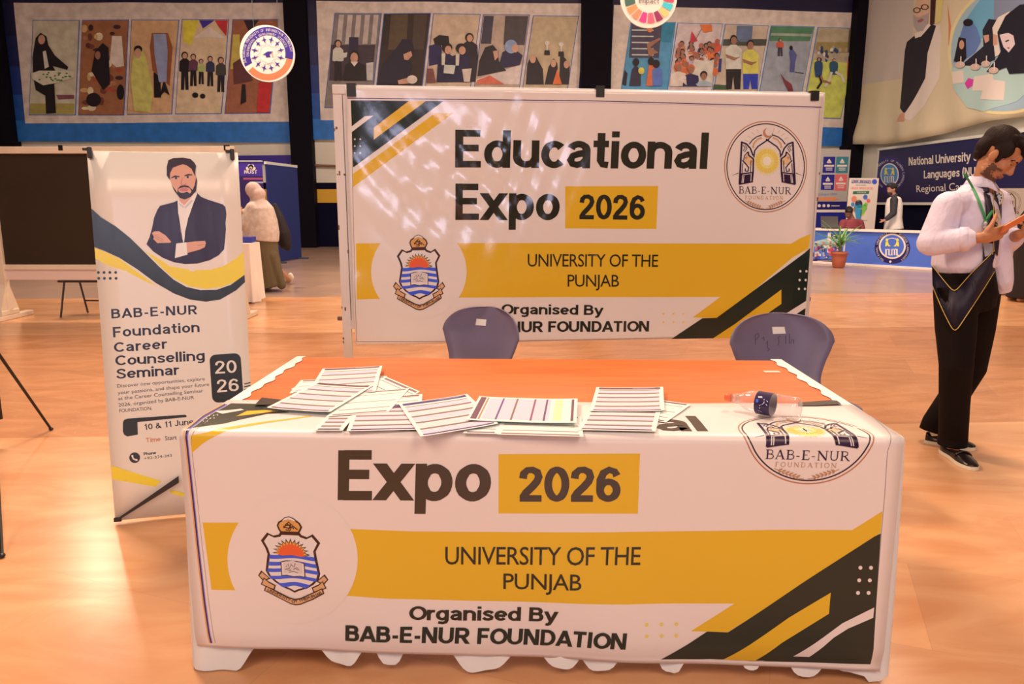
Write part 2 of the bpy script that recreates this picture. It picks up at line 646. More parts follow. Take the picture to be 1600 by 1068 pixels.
        # everything printed past the sheet's edge is cut off with it
        for c, no in (((u0, 0, 0), (-1, 0, 0)), ((u1, 0, 0), (1, 0, 0)), ((0, v0, 0), (0, -1, 0)), ((0, v1, 0), (0, 1, 0))):
            bmesh.ops.bisect_plane(bm, geom=bm.verts[:] + bm.edges[:] + bm.faces[:], plane_co=c, plane_no=no, dist=1e-6, clear_outer=True)
        for v in bm.verts:
            v.co = map3(v.co.x, v.co.y, v.co.z)
        return obj(name, bm, s.mats, parent, smooth)


def crop(x0, y0, k):
    """coordinates read in an enlarged view of the photograph"""
    return lambda x, y: (x0 + x / k, y0 + y / k)


class Sheet:
    """a flat standing sheet: origin, horizontal direction, upright direction"""

    def __init__(s, p0, e, up=ZUP):
        s.p0, s.e, s.up = Vector(p0), Vector(e).normalized(), Vector(up).normalized()
        s.n = s.e.cross(s.up).normalized()       # towards the viewer

    def uv(s, px, py):
        q = onplane(px, py, s.p0, s.n) - s.p0
        return (q.dot(s.e), q.dot(s.up))

    def map(s, u, v, w=0.0):
        return s.p0 + s.e * u + s.up * v + s.n * w


def seq(a, b, step):
    n = max(2, int(abs(b - a) / step) + 1)
    return [a + (b - a) * i / n for i in range(1, n)]

# ------------------------------------------------------------------ the hall
def floor_material():
    m = bpy.data.materials.new('polished_marble_floor')
    m.use_nodes = True
    nt = m.node_tree
    N, Lk = nt.nodes.new, nt.links.new
    b = nt.nodes['Principled BSDF']
    tc = N('ShaderNodeTexCoord')
    mp = N('ShaderNodeMapping')
    mp.inputs['Rotation'].default_value = (0, 0, -TH)
    Lk(tc.outputs['Object'], mp.inputs[0])
    sp = N('ShaderNodeSeparateXYZ')
    Lk(mp.outputs[0], sp.inputs[0])

    def math_(op, a, b_=None, clamp=False):
        n = N('ShaderNodeMath')
        n.operation = op
        n.use_clamp = clamp
        for i, x in enumerate((a, b_)):
            if x is None:
                continue
            if isinstance(x, (int, float)):
                n.inputs[i].default_value = x
            else:
                Lk(x, n.inputs[i])
        return n.outputs[0]
    # bands across the hall: 3.66 m dark, 3.66 m light
    t = math_('SUBTRACT', sp.outputs['Y'], 4.47)
    t = math_('FLOORED_MODULO', t, 7.32)
    dark = math_('LESS_THAN', t, 3.66)
    # slabs
    mp2 = N('ShaderNodeMapping')
    mp2.inputs['Rotation'].default_value = (0, 0, math.radians(24))
    Lk(mp.outputs[0], mp2.inputs[0])
    br = N('ShaderNodeTexBrick')
    br.inputs['Scale'].default_value = 1.0
    br.inputs['Brick Width'].default_value = 0.95
    br.inputs['Row Height'].default_value = 0.62
    br.inputs['Mortar Size'].default_value = 0.0012
    br.inputs['Mortar Smooth'].default_value = 0.6
    br.inputs['Color1'].default_value = (0.90, 0.90, 0.90, 1)
    br.inputs['Color2'].default_value = (1.06, 1.04, 1.0, 1)
    br.inputs['Mortar'].default_value = (0.80, 0.78, 0.74, 1)
    Lk(mp2.outputs[0], br.inputs['Vector'])
    no = N('ShaderNodeTexNoise')
    no.inputs['Scale'].default_value = 1.3
    no.inputs['Detail'].default_value = 8
    no.inputs['Distortion'].default_value = 1.6
    mp3 = N('ShaderNodeMapping')
    mp3.inputs['Scale'].default_value = (1.0, 2.6, 1)
    Lk(mp.outputs[0], mp3.inputs[0])
    Lk(mp3.outputs[0], no.inputs['Vector'])
    rl = N('ShaderNodeValToRGB')
    rl.color_ramp.elements[0].position = 0.32
    rl.color_ramp.elements[0].color = (0.66, 0.335, 0.165, 1)
    rl.color_ramp.elements[1].position = 0.62
    rl.color_ramp.elements[1].color = (0.76, 0.455, 0.25, 1)
    rd = N('ShaderNodeValToRGB')
    rd.color_ramp.elements[0].position = 0.3
    rd.color_ramp.elements[0].color = (0.47, 0.225, 0.105, 1)
    rd.color_ramp.elements[1].position = 0.7
    rd.color_ramp.elements[1].color = (0.62, 0.325, 0.165, 1)
    Lk(no.outputs['Fac'], rl.inputs[0])
    Lk(no.outputs['Fac'], rd.inputs[0])
    mx = N('ShaderNodeMix')
    mx.data_type = 'RGBA'
    Lk(dark, mx.inputs[0])
    Lk(rl.outputs[0], mx.inputs[6])
    Lk(rd.outputs[0], mx.inputs[7])
    # the far end of the hall is given a paler, pinkish colour
    farm = math_('GREATER_THAN', sp.outputs['Y'], 11.3)
    mf = N('ShaderNodeMix')
    mf.data_type = 'RGBA'
    Lk(farm, mf.inputs[0])
    Lk(mx.outputs[2], mf.inputs[6])
    mf.inputs[7].default_value = (0.47, 0.35, 0.29, 1)
    mx = mf
    # pale veins of the darker stone
    n2 = N('ShaderNodeTexNoise')
    n2.inputs['Scale'].default_value = 2.2
    n2.inputs['Detail'].default_value = 6
    n2.inputs['Distortion'].default_value = 2.2
    Lk(mp3.outputs[0], n2.inputs['Vector'])
    v = math_('ABSOLUTE', math_('SUBTRACT', n2.outputs['Fac'], 0.5))
    v = math_('SUBTRACT', 1.0, math_('MULTIPLY', v, 60), True)
    v = math_('MULTIPLY', math_('MULTIPLY', v, dark), 0.22)
    mv = N('ShaderNodeMix')
    mv.data_type = 'RGBA'
    Lk(v, mv.inputs[0])
    Lk(mx.outputs[2], mv.inputs[6])
    mv.inputs[7].default_value = (0.72, 0.48, 0.30, 1)
    mm = N('ShaderNodeMix')
    mm.data_type = 'RGBA'
    mm.blend_type = 'MULTIPLY'
    mm.inputs[0].default_value = 1.0
    Lk(mv.outputs[2], mm.inputs[6])
    Lk(br.outputs['Color'], mm.inputs[7])
    Lk(mm.outputs[2], b.inputs['Base Color'])
    b.inputs['Roughness'].default_value = 0.24
    b.inputs['Specular IOR Level'].default_value = 0.35
    return m


bm = bmesh.new()
add_box(bm, (-20, -13.5, -0.2), (20, 30, 0))
tag(obj('floor', bm, floor_material()), kind='structure')

M_BEIGE = mat(far(205, 172, 135), 0.8, var=0.12, vscale=0.8)
M_NAVY = mat(far(12, 9, 22), 0.8, spec=.08)
M_YEL = mat(far(190, 125, 30), 0.6)
M_PILLAR = mat(far(14, 8, 12), 0.7, spec=.1)
M_BLUEWALL = mat(far(30, 42, 110), 0.6)


def wall_slab(bm, a0, a1, b0, b1, z0, z1, mi=0):
    """box in the hall's own directions"""
    vs = add_box(bm, (a0, b0, z0), (a1, b1, z1), mi)
    for v in vs:
        v.co = hall(v.co.x, v.co.y, v.co.z)


def painted_wall(name, boxes):
    bm = bmesh.new()
    for (a0, a1, b0, b1, z0, z1, mi) in boxes:
        wall_slab(bm, a0, a1, b0, b1, z0, z1, mi)
    tag(obj(name, bm, [M_BEIGE, M_NAVY, M_YEL]), kind='structure')


B, R_ = WALL_B, WALL_R
painted_wall('wall_back', [(-19, R_ + .3, B, B + .3, 0, 1.38, 1), (-19, R_ + .3, B, B + .3, 1.38, 1.80, 2),
                           (-19, R_ + .3, B, B + .3, 1.80, 2.0, 1), (-19, R_ + .3, B, B + .3, 2.0, 9.2, 0)])
painted_wall('wall_right', [(R_, R_ + .3, -13, B, 0, 1.38, 1), (R_, R_ + .3, -13, B, 1.38, 1.72, 2),
                            (R_, R_ + .3, -13, B, 1.72, 1.9, 1), (R_, R_ + .3, -13, B, 1.9, 9.2, 0)])
painted_wall('wall_left', [(-19.3, -19, -13, B, 0, 1.38, 1), (-19.3, -19, -13, B, 1.38, 1.80, 2),
                           (-19.3, -19, -13, B, 1.80, 9.2, 0)])
painted_wall('wall_front', [(-19, R_, -13.3, -13, 0, 1.38, 1), (-19, R_, -13.3, -13, 1.38, 9.2, 0)])
bm = bmesh.new()
wall_slab(bm, -19.5, R_ + .5, -13.5, B + .5, 9.2, 9.4)
tag(obj('ceiling', bm, mat(far(150, 128, 108), 0.9)), kind='structure')


def wall_a(px, py=200):
    """hall coordinate along the back wall of a pixel"""
    q = onplane(px, py, hall(0, WALL_B - 0.45), -E2)
    return q.dot(E1)


for i, (x0, x1) in enumerate(((-30, 17), (452, 486), (907, 953))):
    bm = bmesh.new()
    wall_slab(bm, wall_a(x0), wall_a(x1), WALL_B - .45, WALL_B, 0, 9.2)
    tag(obj('pillar_%d' % (i + 1), bm, M_PILLAR), kind='structure')
bm = bmesh.new()
wall_slab(bm, R_ - 0.55, R_, WALL_B - .5, WALL_B, 0, 9.2)
tag(obj('pillar_4', bm, M_PILLAR), kind='structure')
# thin pipe along the back wall
bm = bmesh.new()
q0, q1 = onplane(470, 257, hall(0, WALL_B - .12), -E2), onplane(540, 260, hall(0, WALL_B - .12), -E2)
add_tube(bm, [q0, q1], 0.035, 8)
tag(obj('trim_1', bm, mat(far(120, 70, 45), .6)), kind='structure')

# ------------------------------------------------------------------ printed wall banners high on the back wall
F_FAR = dict(rough=0.5, bump=0.25, bscale=0.9, bdist=0.06, var=0.20, vscale=4.5)
WH = far(205, 165, 135)
BLK = far(22, 14, 18)
SK = far(190, 125, 90)
SK2 = far(150, 90, 62)


def mini(P, x, y, h, body, hair=BLK, skin=SK, w=None, legs=None, arms=0, L=4):
    """a small printed figure: x centre, y top of head, h height in drawing units"""
    w = w or h * 0.34
    hd = h * 0.085
    lg = h * 0.48 if legs is not None else 0
    if legs is not None:
        P.poly(legs, [(x - w * .30, y + h * .5), (x + w * .30, y + h * .5), (x + w * .34, y + h), (x + w * .06, y + h), (x, y + h * .62), (x - w * .06, y + h), (x - w * .34, y + h)], L)
    P.poly(body, [(x - w * .16, y + hd * 1.9), (x + w * .16, y + hd * 1.9), (x + w * .46, y + h * .24), (x + w * .5, y + h * .5), (x + w * .36, y + h - lg), (x - w * .36, y + h - lg), (x - w * .5, y + h * .5), (x - w * .46, y + h * .24)], L)
    P.disc(hair, x, y + hd * .95, hd * 1.05, hd * 1.15, 14, L + 1)
    P.disc(skin, x + hd * .1, y + hd * 1.15, hd * .72, hd * .9, 12, L + 2)


def photo(P, quad, bg, edge=far(70, 90, 130), e=4):
    c = (sum(q[0] for q in quad) / 4, sum(q[1] for q in quad) / 4)
    out = [(x + (e if x > c[0] else -e), y + (e if y > c[1] else -e)) for x, y in quad]
    P.poly(edge, out, 2)
    P.poly(bg, quad, 3)


def sheet_at_wall(px, py, off=0.12):
    return Sheet(onplane(px, py, hall(0, WALL_B - off), -E2), E1)


def wall_banner(label, outer, white, draw, k):
    """outer/white: pixel corners (x0,y0,x1,y1) of the sheet and of its white field"""
    S = sheet_at_wall(outer[0], outer[3])
    P = Print(lambda q: S.uv(*q), F_FAR, dz=0.013)
    cols = [far(17, 11, 36), far(18, 14, 42), far(18, 24, 58), far(22, 42, 86), far(28, 66, 112), far(38, 90, 134)]
    ua, vb = S.uv(outer[0], outer[3])
    ub, _ = S.uv(outer[2], outer[3])
    _, vt = S.uv(outer[0], outer[1])
    v0 = 0.0
    for i, c in enumerate(reversed(cols)):
        lo, hi = vb + (vt - vb) * (i / 6.0) ** 1.15, vb + (vt - vb) * ((i + 1) / 6.0) ** 1.15
        P.poly_uv(c, [(ua, lo), (ub, lo), (ub, hi), (ua, hi)], 1)
    wa = [S.uv(*q) for q in white]
    P.poly_uv(WH, wa, 1.5)
    P.L = 3
    P.pm = lambda q: S.uv(*k(*q))
    draw(P)

    def bend(u, v, w):
        return S.map(u, v, w + 0.03 * math.sin(u * 1.3 + v * .6) + 0.012 * math.sin(u * 2.1 - v * 1.6))
    o = P.build('wall_banner', bend, ua, ub, vb, vt, WH, cu=seq(ua, ub, .3), cv=seq(vb, vt, .3), thick=0.01, smooth=True)
    return tag(o, label, 'banner', 'printed picture banners high on the back wall')


def draw_left(P):
    q = [[(175, 108), (412, 108), (393, 597), (160, 597)], [(432, 108), (672, 108), (643, 597), (412, 597)],
         [(692, 108), (932, 108), (896, 592), (664, 594)], [(953, 105), (1190, 105), (1153, 590), (920, 592)],
         [(1215, 104), (1450, 104), (1405, 587), (1175, 590)]]
    bgs = [far(190, 158, 120), far(150, 84, 48), far(200, 140, 90), far(205, 158, 112), far(150, 80, 50)]
    for a, b in zip(q, bgs):
        photo(P, a, b)
    # woman in black holding a tray
    P.poly(far(160, 128, 60), [(166, 540), (392, 540), (390, 594), (163, 594)], 4)
    P.poly(far(120, 60, 60), [(300, 495), (390, 495), (390, 515), (310, 520)], 4)
    P.poly(BLK, [(190, 200), (215, 172), (245, 190), (255, 235), (290, 290), (360, 350), (355, 365), (280, 345), (300, 380), (290, 440), (300, 590), (250, 594), (245, 500), (195, 470), (180, 400), (175, 300)], 5)
    P.poly(far(200, 170, 140), [(228, 270), (244, 265), (262, 350), (240, 360)], 6)
    P.disc(SK, 222, 208, 18, 25, 14, 6)
    P.poly(far(205, 190, 130), [(172, 385), (215, 370), (390, 372), (392, 405), (300, 435), (235, 447), (180, 415)], 7)
    random.seed(3)
    for _ in range(26):
        P.disc(far(70, 100, 50), random.uniform(215, 375), random.uniform(380, 425), 6, 4, 6, 8)
    # stall of dresses
    random.seed(5)
    for _ in range(46):
        x, y = random.uniform(440, 630), random.uniform(130, 570)
        P.disc(random.choice([far(110, 50, 35), far(200, 140, 80), far(170, 100, 60), far(60, 30, 30), far(215, 175, 120), far(160, 60, 40)]), x, y, random.uniform(8, 24), random.uniform(8, 22), 9, 4)
    P.poly(far(215, 180, 140), [(590, 190), (640, 190), (650, 345), (610, 352), (575, 320)], 5)
    P.poly(BLK, [(500, 270), (540, 225), (570, 250), (575, 440), (540, 470), (480, 370)], 5)
    P.disc(SK2, 515, 290, 14, 22, 12, 6)
    P.disc(BLK, 490, 520, 38, 36, 18, 5)
    P.disc(BLK, 630, 480, 20, 40, 14, 5)
    # woman in yellow shawl by a dress on a stand
    P.poly(far(140, 70, 40), [(795, 175), (880, 175), (905, 250), (890, 450), (800, 370), (785, 250)], 4)
    P.poly(far(140, 130, 150), [(805, 180), (870, 180), (880, 270), (875, 430), (835, 430), (810, 280)], 5)
    P.poly(BLK, [(805, 380), (840, 375), (845, 510), (808, 510)], 4)
    P.poly(BLK, [(858, 430), (868, 430), (892, 500), (864, 480), (840, 505)], 6)
    P.poly(far(195, 165, 80), [(685, 420), (700, 290), (720, 245), (745, 245), (770, 310), (805, 480), (790, 585), (705, 580)], 6)
    P.disc(BLK, 727, 260, 22, 20, 14, 7)
    P.disc(SK, 727, 280, 18, 25, 14, 8)
    # group in a hall under hanging cloths
    P.poly(far(210, 175, 50), [(955, 108), (1040, 108), (1000, 240), (960, 215)], 4)
    P.poly(far(60, 40, 110), [(1040, 107), (1120, 107), (1060, 150)], 4)
    P.poly(far(190, 40, 40), [(1120, 107), (1188, 107), (1180, 190), (1140, 140)], 4)
    P.poly(far(215, 195, 160), [(1010, 200), (1090, 140), (1180, 200), (1100, 195)], 4)
    for x, y, h, c in ((968, 275, 195, BLK), (1012, 285, 165, far(90, 45, 55)), (1052, 310, 130, far(170, 160, 80)), (1098, 295, 155, far(40, 40, 60)), (1152, 300, 180, far(60, 50, 40))):
        mini(P, x, y, h, c, w=h * .3, legs=BLK)
    P.disc(BLK, 1022, 497, 16, 14, 12, 5)
    P.disc(BLK, 1060, 502, 14, 13, 12, 5)
    # stall with red cloth
    P.poly(far(190, 150, 60), [(1215, 180), (1250, 180), (1250, 360), (1200, 360)], 4)
    P.poly(far(40, 22, 30), [(1270, 106), (1350, 106), (1300, 170)], 4)
    P.poly(far(185, 35, 35), [(1350, 430), (1418, 430), (1402, 586), (1340, 586)], 5)
    P.poly(BLK, [(1262, 440), (1280, 440), (1285, 530), (1255, 545)], 5)
    P.poly(far(95, 45, 40), [(1215, 330), (1260, 300), (1320, 420), (1220, 440)], 5)


def draw_mid(P):
    q = [[(180, 72), (418, 72), (366, 560), (128, 560)], [(436, 74), (675, 74), (617, 560), (385, 560)],
         [(694, 76), (933, 78), (868, 560), (638, 560)], [(953, 79), (1190, 80), (1122, 560), (893, 560)],
         [(1213, 84), (1444, 88), (1372, 560), (1142, 560)]]
    bgs = [far(125, 100, 85), far(48, 32, 25), far(195, 150, 112), far(175, 135, 105), far(180, 140, 98)]
    for a, b in zip(q, bgs):
        photo(P, a, b)
    for x in (200, 245, 290, 335, 380):
        P.poly(far(185, 150, 125), [(x, 78), (x + 26, 78), (x + 12, 230), (x - 14, 230)], 4)
    P.poly(far(40, 30, 45), [(252, 195), (302, 195), (300, 285), (250, 285)], 5)
    P.poly(far(60, 42, 45), [(160, 235), (388, 235), (372, 420), (150, 420)], 4)
    mini(P, 196, 212, 210, far(200, 175, 155), w=58, legs=BLK, L=6)
    P.poly(far(200, 175, 155), [(205, 280), (245, 275), (240, 300), (208, 310)], 7)
    P.poly(BLK, [(222, 420), (235, 340), (262, 325), (300, 325), (335, 345), (345, 420)], 9)
    P.poly(far(210, 190, 175), [(262, 325), (282, 350), (302, 325)], 10)
    P.disc(BLK, 281, 295, 24, 30, 14, 9)
    P.disc(SK, 281, 305, 20, 28, 14, 10)
    P.poly(far(190, 160, 145), [(342, 330), (380, 325), (376, 420), (345, 420)], 6)
    # woman in black bending over a desk
    P.poly(far(85, 60, 38), [(470, 78), (560, 78), (550, 260), (455, 260)], 4)
    P.poly(far(70, 48, 35), [(590, 78), (660, 78), (640, 260), (580, 260)], 4)
    P.poly(far(26, 20, 34), [(400, 440), (430, 330), (500, 250), (530, 205), (580, 210), (590, 262), (560, 300), (580, 340), (560, 420), (500, 440)], 5)
    P.poly(SK, [(535, 285), (575, 268), (582, 292), (560, 315), (540, 312)], 6)
    P.poly(SK, [(505, 420), (560, 405), (570, 435), (510, 440)], 6)
    P.disc(far(210, 190, 175), 580, 415, 28, 22, 14, 6)
    # students with laptops
    P.poly(BLK, [(690, 205), (720, 185), (770, 190), (775, 235), (700, 240)], 4)
    P.poly(far(35, 28, 60), [(668, 240), (730, 225), (740, 330), (668, 345)], 4)
    mini(P, 878, 178, 250, far(32, 24, 30), w=90)
    for x, y in ((762, 232), (835, 235)):
        P.poly(far(28, 24, 48), [(x - 55, 430), (x - 45, y + 60), (x, y + 45), (x + 40, y + 70), (x + 50, 430)], 6)
        P.poly(far(205, 180, 165), [(x - 28, y + 50), (x - 8, y + 50), (x - 12, y + 110), (x - 28, y + 110)], 7)
        P.disc(BLK, x, y + 20, 28, 26, 14, 7)
        P.disc(SK, x + 6, y + 32, 18, 22, 14, 8)
    P.poly(far(195, 180, 165), [(748, 340), (806, 345), (798, 390), (744, 384)], 9)
    P.poly(far(200, 160, 130), [(840, 365), (890, 360), (880, 430), (850, 430)], 9)
    P.poly(far(120, 60, 50), [(660, 360), (690, 360), (705, 432), (655, 432)], 9)
    # two women writing
    P.poly(far(60, 50, 55), [(955, 85), (1005, 85), (990, 230), (938, 230)], 4)
    P.poly(far(70, 55, 50), [(1065, 85), (1185, 85), (1165, 235), (1055, 235)], 4)
    P.poly(far(205, 165, 140), [(912, 415), (1150, 335), (1138, 440), (910, 440)], 4)
    P.poly(far(205, 90, 60), [(920, 420), (985, 395), (1060, 440), (910, 440)], 5)
    P.poly(far(30, 22, 28), [(920, 400), (930, 320), (960, 250), (1000, 237), (1028, 270), (1030, 320), (1070, 370), (990, 385)], 6)
    P.poly(SK, [(1000, 270), (1025, 265), (1028, 300), (1010, 318)], 7)
    P.poly(far(32, 26, 50), [(1035, 330), (1050, 275), (1090, 250), (1130, 270), (1155, 290), (1140, 340), (1060, 355)], 6)
    P.disc(far(130, 130, 150), 1095, 245, 34, 36, 16, 7)
    P.disc(SK, 1115, 255, 18, 22, 14, 8)
    # team holding trophies
    P.poly(far(28, 22, 26), [(1172, 440), (1180, 330), (1205, 285), (1228, 300), (1260, 360), (1265, 440)], 5)
    P.disc(SK, 1208, 308, 16, 22, 14, 6)
    P.poly(far(28, 22, 26), [(1270, 440), (1290, 350), (1316, 305), (1335, 330), (1345, 440)], 5)
    P.disc(SK, 1315, 332, 14, 20, 14, 6)
    P.poly(far(215, 90, 40), [(1310, 440), (1335, 360), (1358, 440)], 7)
    P.poly(far(28, 22, 26), [(1345, 440), (1350, 290), (1362, 290), (1380, 310), (1400, 350), (1395, 440)], 5)
    P.disc(SK, 1382, 338, 14, 20, 14, 6)
    for x, y in ((1282, 225), (1355, 232)):
        P.disc(far(205, 195, 160), x, y, 13, 12, 12, 6)
        P.poly(far(205, 195, 160), [(x - 5, y), (x + 5, y), (x + 3, y + 40), (x - 3, y + 40)], 6)
        P.poly(BLK, [(x - 13, y + 38), (x + 13, y + 38), (x + 15, y + 62), (x - 15, y + 62)], 6)


def draw_right(P):
    def ex(a, b, c, d):
        return [a, b, (c[0] + (c[0] - b[0]) * .42, 668), (d[0] + (d[0] - a[0]) * .42, 668)]
    q = [ex((205, 125), (455, 130), (405, 490), (148, 490)), ex((472, 132), (718, 140), (660, 500), (412, 490)),
         ex((738, 142), (980, 150), (915, 510), (675, 505)), ex((1000, 150), (1243, 155), (1172, 515), (932, 512)),
         [(1267, 157), (1502, 165), (1390, 672), (1172, 668)]]
    bgs = [far(75, 125, 160), far(200, 160, 140), far(190, 150, 115), far(150, 135, 125), far(175, 140, 100)]
    for a, b in zip(q, bgs):
        photo(P, a, b, far(60, 110, 150))
    # ball game in a sports hall
    P.poly(far(70, 55, 65), [(205, 128), (380, 132), (360, 330), (190, 330)], 4)
    P.poly(far(40, 110, 120), [(380, 132), (452, 132), (430, 240), (370, 235)], 4)
    for y in (170, 205, 240, 275, 310):
        P.rect(far(190, 170, 150), 205, y, 330, y + 7, 5)
    P.disc(far(220, 110, 60), 308, 170, 17, 17, 12, 6)
    P.poly(SK2, [(300, 320), (290, 250), (365, 215), (370, 225), (310, 270), (360, 300)], 6)
    P.poly(far(40, 30, 45), [(190, 490), (205, 400), (225, 370), (255, 400), (255, 490)], 6)
    P.disc(BLK, 228, 355, 19, 22, 12, 7)
    P.disc(far(215, 200, 60), 258, 405, 18, 20, 12, 8)
    P.poly(far(200, 90, 50), [(285, 490), (300, 380), (325, 320), (345, 400), (330, 490)], 6)
    P.disc(BLK, 315, 350, 18, 24, 12, 7)
    P.poly(far(80, 95, 150), [(322, 490), (320, 400), (345, 385), (375, 395), (378, 490)], 7)
    P.disc(BLK, 343, 365, 21, 24, 12, 8)
    P.poly(BLK, [(150, 480), (165, 400), (180, 420), (172, 490)], 6)
    # cheering crowd with flags
    random.seed(11)
    for i in range(34):
        x, y = random.uniform(455, 680), 235 + 135 * random.random()
        x += (370 - y) * .16
        x = min(max(x, 465), 690)
        c = random.choice([far(215, 95, 45), far(200, 70, 40), far(205, 175, 160), far(185, 150, 135), far(220, 110, 60), far(70, 60, 70)])
        P.disc(c, x, y + 34, 22, 28, 10, 4)
        P.disc(random.choice([BLK, far(190, 70, 40)]), x, y, 14, 15, 10, 5)
        P.disc(SK2, x, y + 5, 10, 12, 10, 6)
    P.poly(far(205, 180, 165), [(535, 420), (560, 340), (640, 350), (672, 340), (655, 490), (530, 490)], 7)
    P.poly(far(190, 40, 50), [(535, 245), (545, 178), (578, 235)], 7)
    P.poly(far(225, 95, 35), [(592, 143), (655, 143), (660, 180), (610, 188)], 7)
    P.stroke(far(90, 60, 50), [(560, 240), (600, 165)], 3, 7)
    for x, y, c in ((468, 365, far(215, 195, 175)), (540, 378, far(35, 30, 60)), (612, 415, far(160, 150, 165))):
        P.poly(c, [(x - 48, 492), (x - 42, y + 55), (x, y + 42), (x + 42, y + 55), (x + 48, 492)], 8)
        P.disc(far(200, 80, 45) if x < 600 else BLK, x, y + 12, 21, 22, 12, 9)
        P.disc(SK2, x, y + 22, 16, 20, 12, 10)
    # two sportsmen
    P.poly(far(95, 95, 105), [(800, 150), (890, 150), (885, 240), (795, 240)], 4)
    P.poly(far(70, 62, 48), [(725, 225), (970, 225), (965, 262), (720, 262)], 4)
    P.poly(far(55, 75, 45), [(672, 480), (760, 485), (755, 510), (668, 508)], 4)
    for x, y, top, bot in ((780, 205, far(200, 190, 185), BLK), (875, 232, far(205, 205, 70), far(35, 50, 130))):
        P.poly(bot, [(x - 40, y + 180), (x + 45, y + 180), (x + 40, 508), (x + 8, 508), (x, y + 220), (x - 8, 508), (x - 38, 508)], 5)
        P.poly(top, [(x - 42, y + 190), (x - 45, y + 75), (x - 15, y + 52), (x + 15, y + 52), (x + 48, y + 80), (x + 45, y + 190)], 6)
        P.poly(SK2, [(x - 45, y + 105), (x + 10, y + 125), (x + 40, y + 120), (x + 5, y + 142), (x - 40, y + 125)], 7)
        P.disc(BLK, x, y + 22, 20, 25, 12, 7)
        P.disc(SK2, x, y + 30, 17, 22, 12, 8)
    P.poly(far(40, 45, 90), [(700, 335), (716, 335), (712, 410), (695, 410)], 5)
    # cricket on grass
    P.poly(far(80, 110, 70), [(998, 152), (1240, 157), (1215, 235), (985, 235)], 4)
    P.poly(far(150, 140, 110), [(995, 190), (1228, 195), (1226, 210), (992, 205)], 5)
    mini(P, 1045, 222, 100, far(190, 75, 50), w=44, legs=far(60, 50, 55))
    P.poly(far(80, 75, 105), [(1095, 300), (1110, 270), (1140, 315), (1130, 360), (1125, 412), (1098, 412), (1102, 350)], 5)
    P.disc(BLK, 1106, 275, 10, 13, 12, 6)
    P.stroke(BLK, [(1128, 412), (1180, 418)], 4, 5)
    P.poly(far(120, 45, 45), [(1045, 420), (1072, 455), (1110, 480), (1120, 520), (1090, 520), (1068, 478)], 5)
    # football match
    P.poly(far(190, 180, 70), [(1238, 340), (1462, 360), (1390, 670), (1175, 666)], 4)
    P.poly(far(150, 115, 60), [(1255, 240), (1490, 240), (1475, 300), (1245, 300)], 4)
    random.seed(4)
    for i in range(26):
        P.disc(random.choice([far(205, 180, 160), far(60, 45, 50), far(170, 130, 110), far(40, 60, 80)]), random.uniform(1250, 1470), random.uniform(270, 345), 9, 13, 8, 5)
    P.poly(far(90, 70, 45), [(1440, 168), (1482, 170), (1460, 300), (1430, 300)], 5)
    mini(P, 1265, 330, 110, far(40, 60, 85), w=50, L=6)
    P.stroke(SK2, [(1275, 430), (1290, 460), (1335, 475)], 12, 7)
    P.stroke(BLK, [(1270, 430), (1280, 470), (1256, 505)], 12, 7)
    mini(P, 1352, 335, 90, far(40, 70, 80), w=50, L=6)
    P.stroke(far(205, 190, 180), [(1340, 410), (1325, 455), (1300, 495)], 14, 7)
    P.stroke(far(205, 190, 180), [(1360, 410), (1395, 430), (1410, 470)], 14, 7)
    P.poly(far(170, 45, 45), [(1430, 350), (1458, 350), (1445, 450), (1425, 440)], 6)


KL = crop(0, 0, 3.3333)
KM = crop(470, 0, 3.3333)
KR = crop(930, 0, 3.6364)
wall_banner('wide printed banner with women students at stalls, left of the first dark pillar', (8, -45, 463, 221),
            [(22, 4.5), (444.5, 4.5), (452, 190), (41, 193)], draw_left, KL)
wall_banner('wide printed banner with students reading and writing, above left half of stand', (474, -45, 912, 218),
            [(494.5, 1.5), (914, 6), (900, 190), (501.5, 188)], draw_mid, KM)
wall_banner('wide printed banner with cheering sports photos, above right half of the stand', (944, -45, 1346, 227),
            [(959, 8), (1348, 20.5), (1337, 200), (950, 190)], draw_right, KR)


